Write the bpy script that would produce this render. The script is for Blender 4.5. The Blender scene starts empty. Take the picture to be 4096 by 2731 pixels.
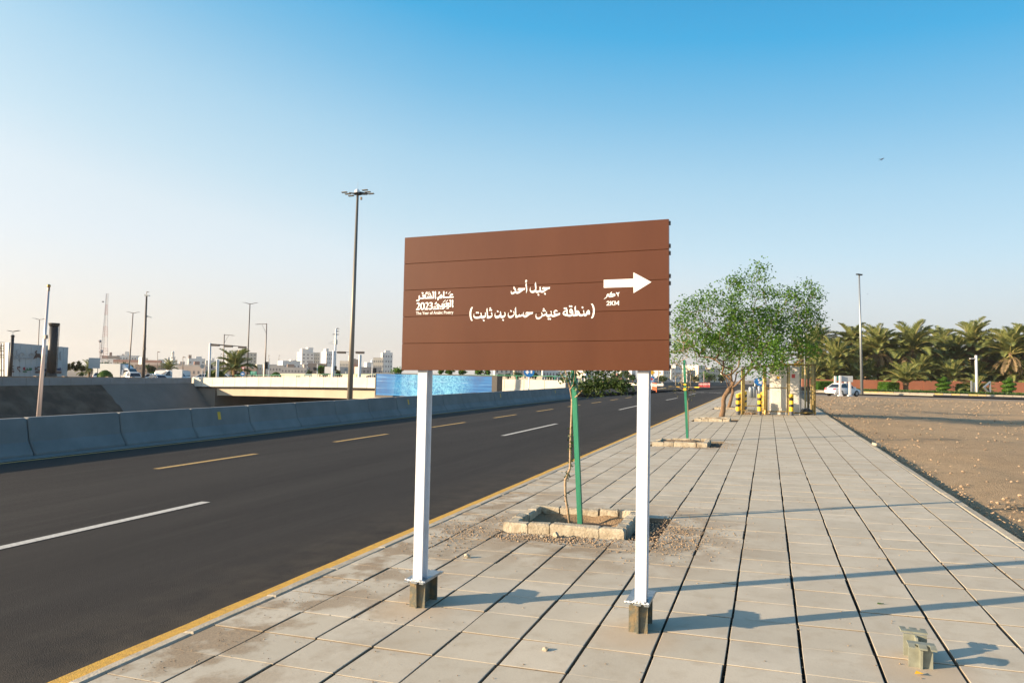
import bpy, bmesh, math, random
from mathutils import Vector, Matrix, noise as mnoise
from mathutils.geometry import tessellate_polygon
random.seed(7)
sc = bpy.context.scene
COL = sc.collection
# ------------------------------------------------------------------ camera, world, sun, exposure
F = 2809.93 / 4096 * 2352           # focal length in pixels of a 2352 px wide picture
W = ((0.939461, -0.00418, -0.342629), (0.342072, -0.046857, 0.938505), (0.019978, 0.998893, 0.042591))
EYE = Vector((0.0, 0.0, 1.591))
T = 0.0318                          # cross fall of street and pavement
cam_d = bpy.data.cameras.new('camera')
cam = bpy.data.objects.new('camera', cam_d); COL.objects.link(cam)
cam_d.sensor_width = 36.0; cam_d.lens = 24.697; cam_d.clip_start = 0.05; cam_d.clip_end = 12000
m = Matrix(((W[0][0], W[0][1], -W[0][2], EYE.x), (W[1][0], W[1][1], -W[1][2], EYE.y), (W[2][0], W[2][1], -W[2][2], EYE.z), (0, 0, 0, 1)))
cam.matrix_world = m
sc.camera = cam
SUN_DIR = Vector((-0.85 * math.cos(math.radians(13.6)), -0.526 * math.cos(math.radians(13.6)), math.sin(math.radians(13.6)))).normalized()
SUN_EL = math.asin(SUN_DIR.z); SUN_ROT = math.atan2(SUN_DIR.x, SUN_DIR.y)
wd = bpy.data.worlds.new('World'); sc.world = wd; wd.use_nodes = True
wn = wd.node_tree.nodes; wl = wd.node_tree.links
bg = wn['Background']
sky = wn.new('ShaderNodeTexSky'); sky.sky_type = 'NISHITA'; sky.sun_disc = False
sky.sun_elevation = SUN_EL; sky.sun_rotation = SUN_ROT
sky.altitude = 600; sky.air_density = 1.0; sky.dust_density = 2.0; sky.ozone_density = 2.5
SKY_STRENGTH, EXPOSURE = 0.12, 1.2
def W_node(t, **k):
    n = wn.new('ShaderNode' + t)
    for a_, v_ in k.items(): setattr(n, a_, v_)
    return n
# dusty desert air over the clear Nishita sky: whiter towards the horizon and towards the sun
tc = W_node('TexCoord'); nrm = W_node('VectorMath', operation='NORMALIZE'); wl.new(tc.outputs['Generated'], nrm.inputs[0])
sep = W_node('SeparateXYZ'); wl.new(nrm.outputs[0], sep.inputs[0])
dt = W_node('VectorMath', operation='DOT_PRODUCT'); wl.new(nrm.outputs[0], dt.inputs[0]); dt.inputs[1].default_value = SUN_DIR
def wmath(op, a_, b_, clamp=False):
    n = W_node('Math', operation=op); n.use_clamp = clamp
    for i_, v_ in enumerate((a_, b_)):
        if isinstance(v_, (int, float)): n.inputs[i_].default_value = v_
        else: wl.new(v_, n.inputs[i_])
    return n.outputs[0]
el_ = wmath('MAXIMUM', sep.outputs[2], 0.0); cs_ = dt.outputs['Value']
aer = wmath('ADD', wmath('MULTIPLY', wmath('MAXIMUM', cs_, 0.0), .20), wmath('MULTIPLY', wmath('MINIMUM', cs_, 0.0), .10))
tt_ = wmath('ADD', wmath('SUBTRACT', el_, aer), .2)             # 0.2 added so the ramp starts below zero
rp_ = W_node('ValToRGB'); cr_ = rp_.color_ramp
stops = [(0.0, (1.0, .96, .88)), (.2, (.90, .91, .905)), (.30, (.80, .875, .922)), (.345, (.755, .86, .92)), (.41, (.59, .785, .90)), (.49, (.43, .69, .87)), (.575, (.22, .55, .82)), (.655, (.065, .44, .785)), (.76, (.03, .31, .64)), (.88, (.018, .20, .46)), (1.0, (.012, .15, .36))]
cr_.elements[0].position = 0; cr_.elements[0].color = (*stops[0][1], 1); cr_.elements[1].position = 1; cr_.elements[1].color = (*stops[-1][1], 1)
for ps_, cc_ in stops[1:-1]: e_ = cr_.elements.new(ps_); e_.color = (*cc_, 1)
wl.new(tt_, rp_.inputs[0])
dm_ = W_node('MapRange'); wl.new(cs_, dm_.inputs[0]); dm_.inputs[1].default_value = -.65; dm_.inputs[2].default_value = .45
dc_ = W_node('Mix', data_type='RGBA'); wl.new(dm_.outputs[0], dc_.inputs[0]); dc_.inputs[6].default_value = (.60, .62, .63, 1); dc_.inputs[7].default_value = (.90, .83, .74, 1)
df_ = W_node('MapRange', interpolation_type='SMOOTHSTEP'); wl.new(el_, df_.inputs[0]); df_.inputs[1].default_value = .17; df_.inputs[2].default_value = 0.0; df_.inputs[3].default_value = 0; df_.inputs[4].default_value = .95
mx_ = W_node('Mix', data_type='RGBA'); wl.new(df_.outputs[0], mx_.inputs[0]); wl.new(rp_.outputs[0], mx_.inputs[6]); wl.new(dc_.outputs[2], mx_.inputs[7])
gw_ = wmath('MULTIPLY', wmath('POWER', wmath('MAXIMUM', cs_, 0.0), 5.0), 1.5)
ga_ = W_node('VectorMath', operation='SCALE'); ga_.inputs[0].default_value = (1.0, .92, .78); wl.new(gw_, ga_.inputs[3])      # glow round the out-of-view sun, added to warm the ambient light
gs_ = W_node('VectorMath', operation='ADD'); wl.new(mx_.outputs[2], gs_.inputs[0]); wl.new(ga_.outputs[0], gs_.inputs[1])
sc_ = W_node('VectorMath', operation='SCALE'); wl.new(gs_.outputs[0], sc_.inputs[0]); sc_.inputs[3].default_value = 1 / (SKY_STRENGTH * 2 ** EXPOSURE)
fm_ = W_node('Mix', data_type='RGBA'); fm_.inputs[0].default_value = .93; wl.new(sky.outputs[0], fm_.inputs[6]); wl.new(sc_.outputs[0], fm_.inputs[7])
wl.new(fm_.outputs[2], bg.inputs[0]); bg.inputs[1].default_value = SKY_STRENGTH
sun_d = bpy.data.lights.new('sun', 'SUN'); sun_d.energy = 5.0; sun_d.angle = math.radians(0.53); sun_d.color = (1.0, 0.755, 0.50)
sun = bpy.data.objects.new('sun', sun_d); COL.objects.link(sun)
sun.rotation_euler = SUN_DIR.to_track_quat('Z', 'Y').to_euler(); sun.location = (-40, -25, 40)
sc.view_settings.view_transform = 'Standard'; sc.view_settings.look = 'None'
sc.view_settings.exposure = EXPOSURE; sc.view_settings.gamma = 1.0; sc.view_settings.use_curve_mapping = False

# ------------------------------------------------------------------ where things stand
CR = math.radians(-20.05) * -1      # heading of the camera's right hand side (rotation about z)
def ray(px, py):
    c = ((px - 1176) / F, -(py - 784.1) / F, 1.0)
    return Vector([sum(W[i][k] * c[k] for k in range(3)) for i in range(3)])
def P(px, py, Z): return EYE + ray(px, py) * Z
def G(px, py, off=0.0):
    r = ray(px, py); return EYE + r * ((EYE.z - off) / (T * r.x - r.z))
def H(px, py, z):                   # hits the level plane z
    r = ray(px, py); return EYE + r * ((z - EYE.z) / r.z)
def c6(x, y): return (x * .14648, 717.8 + y * .14648)
def c7(x, y): return (229.7 + x * .14648, 775.2 + y * .14648)
def c8(x, y): return (516.8 + x * .14648, 775.2 + y * .14648)
def c9(x, y): return (1136.9 + x * .12696, 832.6 + y * .12696)
def c10(x, y): return (1378.1 + x * .12208, 832.6 + y * .12208)
def c5(x, y): return (1837.4 + x * .2747, 574.2 + y * .2747)
ZL = -1.5                           # level of the far side of the cutting

# ------------------------------------------------------------------ mesh helpers
class MB:
    def __init__(s): s.v = []; s.f = []; s.mi = []; s.cur = 0
    def face(s, pts):
        n = len(s.v); s.v += [tuple(p) for p in pts]; s.f.append(tuple(range(n, n + len(pts)))); s.mi.append(s.cur); return s
    def raw(s, v, f):
        n = len(s.v); s.v += [tuple(p) for p in v]
        for q in f: s.f.append(tuple(i + n for i in q)); s.mi.append(s.cur)
        return s
    def box(s, x0, y0, z0, x1, y1, z1, mat=None):
        v = [(x0, y0, z0), (x1, y0, z0), (x1, y1, z0), (x0, y1, z0), (x0, y0, z1), (x1, y0, z1), (x1, y1, z1), (x0, y1, z1)]
        if mat: v = [mat @ Vector(p) for p in v]
        return s.raw(v, [(3, 2, 1, 0), (4, 5, 6, 7), (0, 1, 5, 4), (1, 2, 6, 5), (2, 3, 7, 6), (3, 0, 4, 7)])
    def bevbox(s, x0, y0, z0, x1, y1, z1, b):     # box whose top edges are chamfered
        v = [(x0, y0, z0), (x1, y0, z0), (x1, y1, z0), (x0, y1, z0),
             (x0, y0, z1 - b), (x1, y0, z1 - b), (x1, y1, z1 - b), (x0, y1, z1 - b),
             (x0 + b, y0 + b, z1), (x1 - b, y0 + b, z1), (x1 - b, y1 - b, z1), (x0 + b, y1 - b, z1)]
        f = [(8, 9, 10, 11)]
        for a, c in ((0, 4), (4, 8)):
            for i in range(4): j = (i + 1) % 4; f.append((a + i, a + j, c + j, c + i))
        return s.raw(v, f)
    def prism(s, pts, axis, a0, a1):              # pts 2D polygon, extruded along axis 'x','y','z'
        def mk(p, a): return (a, p[0], p[1]) if axis == 'x' else (p[0], a, p[1]) if axis == 'y' else (p[0], p[1], a)
        n = len(pts); v = [mk(p, a0) for p in pts] + [mk(p, a1) for p in pts]
        f = [tuple(range(n))[::-1], tuple(range(n, 2 * n))] + [(i, (i + 1) % n, n + (i + 1) % n, n + i) for i in range(n)]
        return s.raw(v, f)
    def tube(s, pts, rad, n=8, cap=True):
        pts = [Vector(p) for p in pts]
        if not isinstance(rad, (list, tuple)): rad = [rad] * len(pts)
        ring = []; up = None
        base = len(s.v)
        for i, p in enumerate(pts):
            d = (pts[min(i + 1, len(pts) - 1)] - pts[max(i - 1, 0)])
            d = d.normalized() if d.length > 1e-9 else Vector((0, 0, 1))
            if up is None: up = Vector((1, 0, 0)) if abs(d.x) < .9 else Vector((0, 1, 0))
            a = (up - d * up.dot(d)).normalized(); b = d.cross(a); up = a
            for k in range(n):
                t = 2 * math.pi * k / n
                s.v.append(tuple(p + (a * math.cos(t) + b * math.sin(t)) * rad[i]))
        for i in range(len(pts) - 1):
            for k in range(n):
                k2 = (k + 1) % n
                s.f.append((base + i * n + k, base + i * n + k2, base + (i + 1) * n + k2, base + (i + 1) * n + k)); s.mi.append(s.cur)
        if cap:
            s.f.append(tuple(base + k for k in range(n))[::-1]); s.mi.append(s.cur)
            e = base + (len(pts) - 1) * n; s.f.append(tuple(e + k for k in range(n))); s.mi.append(s.cur)
        return s
    def lathe(s, prof, n=16, c=(0, 0, 0), wob=0):
        base = len(s.v)
        for (r, z) in prof:
            for k in range(n):
                t = 2 * math.pi * k / n; q = 1 + (random.uniform(-wob, wob) if wob else 0)
                s.v.append((c[0] + r * q * math.cos(t), c[1] + r * q * math.sin(t), c[2] + z))
        for i in range(len(prof) - 1):
            for k in range(n):
                k2 = (k + 1) % n; s.f.append((base + i * n + k, base + i * n + k2, base + (i + 1) * n + k2, base + (i + 1) * n + k)); s.mi.append(s.cur)
        s.f.append(tuple(base + k for k in range(n))[::-1]); s.mi.append(s.cur)
        e = base + (len(prof) - 1) * n; s.f.append(tuple(e + k for k in range(n))); s.mi.append(s.cur)
        return s
    def rock(s, c, r, sq=.7):
        v = []; t = (1 + 5 ** .5) / 2
        for p in ((-1, t, 0), (1, t, 0), (-1, -t, 0), (1, -t, 0), (0, -1, t), (0, 1, t), (0, -1, -t), (0, 1, -t), (t, 0, -1), (t, 0, 1), (-t, 0, -1), (-t, 0, 1)):
            q = Vector(p).normalized() * r * random.uniform(.65, 1.2); v.append((c[0] + q.x, c[1] + q.y, c[2] + q.z * sq))
        return s.raw(v, [(0, 11, 5), (0, 5, 1), (0, 1, 7), (0, 7, 10), (0, 10, 11), (1, 5, 9), (5, 11, 4), (11, 10, 2), (10, 7, 6), (7, 1, 8), (3, 9, 4), (3, 4, 2), (3, 2, 6), (3, 6, 8), (3, 8, 9), (4, 9, 5), (2, 4, 11), (6, 2, 10), (8, 6, 7), (9, 8, 1)])
    def leaf(s, p, d, nrm, L, w):                 # a small pointed leaf (two triangles)
        d = d.normalized(); b = d.cross(nrm)
        b = b.normalized() if b.length > 1e-6 else Vector((1, 0, 0))
        n = len(s.v); s.v += [tuple(p), tuple(p + d * L * .5 + b * w), tuple(p + d * L), tuple(p + d * L * .5 - b * w)]
        s.f.append((n, n + 1, n + 2, n + 3)); s.mi.append(s.cur)
    def poly(s, loops, fn):                       # filled polygon (first loop outline, others holes) mapped by fn
        loops3 = [[Vector((p[0], p[1], 0)) for p in l] for l in loops]
        flat = [p for l in loops for p in l]
        tris = tessellate_polygon(loops3); n = len(s.v)
        s.v += [tuple(fn(p[0], p[1])) for p in flat]
        for t in tris: s.f.append(tuple(n + i for i in t)); s.mi.append(s.cur)
    def mesh(s, name, mats, smooth=False):
        me = bpy.data.meshes.new(name); me.from_pydata(s.v, [], s.f); me.update()
        for q in (mats if isinstance(mats, (list, tuple)) else [mats]): me.materials.append(q)
        if any(s.mi): me.polygons.foreach_set('material_index', s.mi)
        if smooth: me.polygons.foreach_set('use_smooth', [True] * len(me.polygons))
        return me
    def build(s, name, mats, parent=None, smooth=False, world=False):
        if world and parent is not None:
            q = parent
            o = Vector((0, 0, 0))
            while q is not None: o += q.location; q = q.parent
            s.v = [(a - o.x, b - o.y, c - o.z) for a, b, c in s.v]
        ob = bpy.data.objects.new(name, s.mesh(name, mats, smooth)); COL.objects.link(ob)
        if parent is not None: ob.parent = parent
        return ob
def tag(o, label=None, cat=None, group=None, kind=None):
    if label: o['label'] = label
    if cat: o['category'] = cat
    if group: o['group'] = group
    if kind: o['kind'] = kind
    return o
def thing(name, label, cat, loc=(0, 0, 0), rz=0.0, group=None):
    o = bpy.data.objects.new(name, None); COL.objects.link(o); o.location = loc; o.rotation_euler = (0, 0, rz)
    o.empty_display_size = .2
    return tag(o, label, cat, group)
def inst(me, name, parent, loc=(0, 0, 0), rot=(0, 0, 0), scale=(1, 1, 1)):
    o = bpy.data.objects.new(name, me); COL.objects.link(o); o.parent = parent; o.location = loc; o.rotation_euler = rot; o.scale = scale
    return o
def dup(root, loc, rz, label, group=None):
    r = root.copy(); COL.objects.link(r); r.location = loc; r.rotation_euler = (0, 0, rz); tag(r, label, None, group)
    for ch in list(root.children):
        c = ch.copy(); COL.objects.link(c); c.parent = r
        for g in list(ch.children):
            d = g.copy(); COL.objects.link(d); d.parent = c
    return r
ORD = ['first', 'second', 'third', 'fourth', 'fifth', 'sixth', 'seventh', 'eighth', 'ninth', 'tenth', 'eleventh', 'twelfth', 'thirteenth', 'fourteenth', 'fifteenth', 'sixteenth', 'seventeenth', 'eighteenth', 'nineteenth', 'twentieth', 'twenty-first', 'twenty-second', 'twenty-third', 'twenty-fourth', 'twenty-fifth', 'twenty-sixth', 'twenty-seventh', 'twenty-eighth', 'twenty-ninth', 'thirtieth', 'thirty-first', 'thirty-second', 'thirty-third', 'thirty-fourth', 'thirty-fifth']
rnd = random.uniform

# ------------------------------------------------------------------ materials
def NT(name):
    mt = bpy.data.materials.new(name); mt.use_nodes = True
    nt = mt.node_tree; b = nt.nodes['Principled BSDF']; return mt, nt, b
def nd(nt, t, **k):
    n = nt.nodes.new('ShaderNode' + t)
    for a, v in k.items():
        if hasattr(n, a) and a not in ('inputs',): setattr(n, a, v)
    return n
def M(name, c, rough=.7, c2=None, scale=3.0, lo=.35, hi=.65, bump=0.0, bscale=60.0, metal=0.0, spec=.5, rand=0.0, stretch=(1, 1, 1), det=5):
    mt, nt, b = NT(name); L = nt.links
    b.inputs['Roughness'].default_value = rough; b.inputs['Metallic'].default_value = metal
    b.inputs['Specular IOR Level'].default_value = spec
    geo = nd(nt, 'NewGeometry')
    out = None
    if c2 is not None:
        mp = nd(nt, 'Mapping'); mp.inputs['Scale'].default_value = stretch; L.new(geo.outputs['Position'], mp.inputs['Vector'])
        n = nd(nt, 'TexNoise'); n.inputs['Scale'].default_value = scale; n.inputs['Detail'].default_value = det; n.inputs['Roughness'].default_value = .6
        L.new(mp.outputs[0], n.inputs['Vector'])
        r = nd(nt, 'ValToRGB'); r.color_ramp.elements[0].position = lo; r.color_ramp.elements[1].position = hi
        r.color_ramp.elements[0].color = (*c, 1); r.color_ramp.elements[1].color = (*c2, 1)
        L.new(n.outputs[0], r.inputs[0]); out = r.outputs[0]
    else:
        rg = nd(nt, 'RGB'); rg.outputs[0].default_value = (*c, 1); out = rg.outputs[0]
    if rand:
        oi = nd(nt, 'ObjectInfo'); ad = nd(nt, 'Math', operation='ADD'); L.new(oi.outputs['Random'], ad.inputs[0]); L.new(geo.outputs['Random Per Island'], ad.inputs[1])
        fr = nd(nt, 'Math', operation='FRACT'); L.new(ad.outputs[0], fr.inputs[0])
        mr = nd(nt, 'MapRange'); mr.inputs[3].default_value = 1 - rand; mr.inputs[4].default_value = 1 + rand; L.new(fr.outputs[0], mr.inputs[0])
        hs = nd(nt, 'HueSaturation'); L.new(out, hs.inputs['Color']); L.new(mr.outputs[0], hs.inputs['Value']); out = hs.outputs[0]
    L.new(out, b.inputs['Base Color'])
    if bump:
        n2 = nd(nt, 'TexNoise'); n2.inputs['Scale'].default_value = bscale; n2.inputs['Detail'].default_value = 4; L.new(geo.outputs['Position'], n2.inputs['Vector'])
        bp = nd(nt, 'Bump'); bp.inputs['Strength'].default_value = bump; bp.inputs['Distance'].default_value = .02; L.new(n2.outputs[0], bp.inputs['Height']); L.new(bp.outputs[0], b.inputs['Normal'])
    return mt
def LEAF(name, c, c2, trans=.35, rough=.5):
    mt, nt, b = NT(name); L = nt.links
    geo = nd(nt, 'NewGeometry'); oi = nd(nt, 'ObjectInfo')
    ad = nd(nt, 'Math', operation='ADD'); L.new(geo.outputs['Random Per Island'], ad.inputs[0]); L.new(oi.outputs['Random'], ad.inputs[1])
    fr = nd(nt, 'Math', operation='FRACT'); L.new(ad.outputs[0], fr.inputs[0])
    r = nd(nt, 'ValToRGB'); r.color_ramp.elements[0].color = (*c, 1); r.color_ramp.elements[1].color = (*c2, 1); L.new(fr.outputs[0], r.inputs[0])
    L.new(r.outputs[0], b.inputs['Base Color']); b.inputs['Roughness'].default_value = rough; b.inputs['Specular IOR Level'].default_value = .35
    tr = nd(nt, 'BsdfTranslucent'); L.new(r.outputs[0], tr.inputs[0])
    mx = nd(nt, 'MixShader'); mx.inputs[0].default_value = trans; L.new(b.outputs[0], mx.inputs[1]); L.new(tr.outputs[0], mx.inputs[2])
    L.new(mx.outputs[0], nt.nodes['Material Output'].inputs[0])
    return mt
MT = {}
MT['white_paint'] = M('white_paint', (.66, .69, .74), .45, (.55, .57, .60), 9, .45, .8)
MT['white_plain'] = M('white_plain', (.8, .8, .79), .4)
MT['galv'] = M('galvanised_steel', (.36, .40, .42), .42, (.26, .29, .31), 30, .35, .65, metal=.6)
MT['weld'] = M('white_weld', (.85, .86, .86), .6, bump=.6, bscale=90)
MT['stub'] = M('weathered_steel', (.12, .125, .10), .6, (.22, .17, .095), 22, .45, .62, bump=.2, metal=.15)
MT['stub2'] = M('grey_green_steel', (.25, .265, .21), .6, (.18, .19, .15), 18, .4, .7, metal=.1)
MT['brown'] = M('brown_sheet', (.084, .025, .0065), .27, (.104, .034, .0105), 2.5, .3, .75, stretch=(1, 1, .25), bump=.02, bscale=35)
MT['white_vinyl'] = M('white_vinyl', (.86, .86, .85), .5)
MT['tile_sand'] = M('joint_sand', (.36, .26, .15), .95, (.28, .20, .12), 60, .3, .7, bump=.5, bscale=200)
MT['slab_side'] = M('slab_side', (.20, .165, .12), .95)  # dirty slab sides, darkened further for the shade in the gaps
MT['joint_dark'] = M('joint_bed', (.05, .038, .026), .95, (.10, .075, .05), 40, .4, .7)  # bed colour darkened for the shade deep in the joints
MT['kerb'] = M('kerb_concrete', (.42, .38, .30), .85, (.30, .26, .19), 12, .4, .75, bump=.25, rand=.06)
MT['kerb_old'] = M('weathered_kerb', (.46, .41, .31), .9, (.27, .22, .15), 9, .42, .7, bump=.5, bscale=45, rand=.1)
MT['soil'] = M('dry_soil', (.29, .20, .115), .95, (.20, .135, .075), 14, .35, .7, bump=.8, bscale=50)
MT['pebble'] = M('pebbles', (.36, .26, .165), .9, (.24, .18, .12), 25, .35, .7, rand=.35)
MT['barrier'] = M('barrier_concrete', (.235, .235, .225), .8, (.175, .172, .165), 1.3, .35, .75, bump=.12, bscale=20, rand=.04)
MT['parapet'] = M('pale_concrete', (.60, .57, .50), .8, (.52, .49, .42), .9, .35, .75, rand=.03)
MT['parapet_grey'] = M('grey_concrete', (.27, .275, .28), .85, (.22, .215, .21), 1.0, .35, .75)
MT['girder'] = M('bridge_concrete', (.50, .43, .33), .85, (.42, .36, .27), .7, .35, .75, stretch=(1, 1, .4))
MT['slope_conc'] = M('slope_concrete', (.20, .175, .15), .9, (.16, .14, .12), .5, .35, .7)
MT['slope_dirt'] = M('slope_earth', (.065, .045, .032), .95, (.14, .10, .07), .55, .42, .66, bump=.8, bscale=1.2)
MT['asphalt_dark'] = M('underpass_asphalt', (.02, .02, .02), .9)
MT['yellow'] = M('yellow_line', (.62, .36, .055), .85, (.42, .25, .06), 26, .45, .75, bump=.35, bscale=120)
MT['white_line'] = M('white_line', (.55, .54, .50), .85, (.36, .35, .32), 24, .42, .7)
MT['dash_yellow'] = M('worn_yellow_line', (.52, .34, .11), .85, (.32, .22, .09), 24, .4, .75)
MT['y_paint'] = M('yellow_paint', (.80, .50, .02), .55)
MT['k_paint'] = M('black_paint', (.015, .015, .016), .6)
MT['dkgrey'] = M('dark_grey_paint', (.07, .075, .085), .6)
MT['black'] = M('black_metal', (.012, .012, .013), .5)
MT['pole'] = M('grey_pole', (.22, .19, .17), .5, metal=.3)
MT['pole_dark'] = M('dark_pole', (.10, .085, .075), .5, metal=.2)
MT['pole_white'] = M('white_pole', (.74, .74, .74), .4)
MT['mast'] = M('mast_steel', (.18, .165, .14), .45, metal=.4)
MT['flag'] = M('flagpole_metal', (.72, .60, .56), .3, metal=.35)
MT['gold'] = M('gold_ball', (.45, .25, .07), .3, metal=.8)
MT['bark'] = M('bark', (.20, .125, .07), .9, (.11, .07, .042), 14, .4, .65, bump=.7, bscale=40, stretch=(1, 1, .3))
MT['bark_pale'] = M('pale_bark', (.40, .29, .19), .85, (.27, .19, .12), 25, .4, .7, bump=.4, bscale=80)
MT['twig'] = M('twig', (.27, .20, .14), .9)
MT['leaf'] = LEAF('tree_leaf', (.045, .135, .014), (.13, .25, .022), .4)
MT['leaf_sap'] = LEAF('sapling_leaf', (.028, .06, .018), (.075, .115, .03))
MT['leaf_dry'] = LEAF('dry_leaf', (.11, .12, .04), (.22, .19, .08))
MT['leaf_top'] = LEAF('topiary_leaf', (.03, .09, .008), (.085, .19, .012), .25)
MT['leaf_far'] = LEAF('far_leaf', (.035, .07, .022), (.08, .12, .04), .25)
MT['leaf_yel'] = LEAF('yellowish_leaf', (.07, .10, .02), (.20, .16, .05), .3)
MT['frond'] = LEAF('palm_frond', (.10, .14, .035), (.27, .29, .10), .25, .5)
MT['frond_dead'] = LEAF('dead_frond', (.19, .14, .08), (.29, .22, .13), .2, .8)
MT['rachis'] = M('frond_stalk', (.30, .27, .09), .6)
MT['palm_trunk'] = M('palm_trunk', (.26, .18, .10), .95, (.14, .095, .055), 8, .4, .65, bump=.9, bscale=12)
MT['wood_green'] = M('green_stained_timber', (.008, .155, .088), .6, (.014, .22, .125), 14, .4, .7, stretch=(1, 1, .08), bump=.15)
MT['wall_red'] = M('terracotta_render', (.40, .155, .085), .9, (.34, .13, .07), .6, .35, .7, bump=.15, bscale=6)
MT['glass'] = M('window_glass', (.05, .06, .075), .15, spec=.6)
MT['carglass'] = M('car_glass', (.03, .035, .045), .08, spec=.8)
MT['carwhite'] = M('car_white', (.82, .82, .82), .25)
MT['cardark'] = M('car_dark', (.04, .09, .10), .25)
MT['tyre'] = M('tyre', (.02, .02, .02), .85)
MT['rim'] = M('wheel_rim', (.35, .36, .37), .35, metal=.7)
MT['redlight'] = M('tail_light', (.55, .02, .06), .25)
MT['blue'] = M('sign_blue', (.01, .17, .50), .4)
MT['green_sign'] = M('sign_green', (.02, .40, .25), .4)
MT['green_rail'] = M('rail_green', (.02, .25, .14), .5)
MT['red'] = M('sign_red', (.60, .04, .04), .5)
MT['orange'] = M('delineator_orange', (.75, .14, .02), .5)
MT['pink'] = M('delineator_red', (.70, .06, .06), .5)
MT['amber'] = M('sign_amber', (.80, .45, .02), .5)
MT['cabinet'] = M('cabinet_white', (.80, .78, .72), .45, (.70, .67, .60), 3, .5, .8)
MT['cagepipe'] = M('cage_yellow_pipe', (.55, .38, .09), .6, (.66, .53, .24), 14, .42, .62)
MT['cageframe'] = M('cage_frame', (.16, .12, .04), .7, (.30, .21, .06), 20, .42, .65)
MT['wire'] = M('chain_link_wire', (.30, .28, .24), .5, metal=.5)
MT['bag'] = M('black_plastic', (.01, .01, .011), .3, bump=.8, bscale=18)
MT['clad'] = M('white_cladding', (.50, .53, .54), .5, rand=.04)
MT['relief'] = M('relief_letter', (.40, .42, .43), .5)
MT['letter_bronze'] = M('bronze_letter', (.10, .06, .05), .5)  # dark brown of the animal relief
MT['lgreen'] = M('logo_green', (.02, .17, .09), .5)
MT['lred'] = M('logo_red', (.30, .03, .06), .5)
MT['lblue'] = M('logo_blue', (.02, .06, .16), .5)
MT['lbrown'] = M('logo_brown', (.16, .10, .09), .5)
MT['tower_r'] = M('lattice_red', (.48, .22, .18), .6)
MT['tower_w'] = M('lattice_white', (.66, .60, .56), .6)
MT['dish'] = M('dish_grey', (.30, .29, .30), .6)
MT['bird'] = M('bird_plumage', (.03, .03, .04), .7)
MT['screenframe'] = M('screen_frame', (.03, .028, .026), .5)
MT['trash_blue'] = M('blue_plastic', (.02, .20, .45), .5)
MT['paper'] = M('paper_scrap', (.75, .74, .70), .8)
MT['verge'] = LEAF('verge_leaf', (.03, .075, .012), (.07, .13, .025), .2)
# ------------------------------------------------------------------ street, pavement and ground materials
def mix_rgb(nt, fac, a, b):
    n = nt.nodes.new('ShaderNodeMix'); n.data_type = 'RGBA'; L = nt.links
    if hasattr(fac, 'links') or hasattr(fac, 'is_linked'): L.new(fac, n.inputs[0])
    else: n.inputs[0].default_value = fac
    for s, i in ((a, 6), (b, 7)):
        if isinstance(s, tuple): n.inputs[i].default_value = (*s, 1)
        else: L.new(s, n.inputs[i])
    return n.outputs[2]
def nz(nt, vec, scale, det=5, lo=.4, hi=.6, rough=.6):
    n = nd(nt, 'TexNoise'); n.inputs['Scale'].default_value = scale; n.inputs['Detail'].default_value = det; n.inputs['Roughness'].default_value = rough
    nt.links.new(vec, n.inputs['Vector'])
    m_ = nd(nt, 'MapRange'); m_.inputs[1].default_value = lo; m_.inputs[2].default_value = hi; nt.links.new(n.outputs[0], m_.inputs[0])
    return m_.outputs[0]
def mth(nt, op, a, b=0.0, clamp=False):
    n = nd(nt, 'Math', operation=op); n.use_clamp = clamp
    for i, s in enumerate((a, b)):
        if isinstance(s, (int, float)): n.inputs[i].default_value = s
        else: nt.links.new(s, n.inputs[i])
    return n.outputs[0]
def mapr(nt, v, a, b, c=0.0, d=1.0):
    n = nd(nt, 'MapRange'); nt.links.new(v, n.inputs[0])
    for i, s in enumerate((a, b, c, d)): n.inputs[i + 1].default_value = s
    return n.outputs[0]
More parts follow.
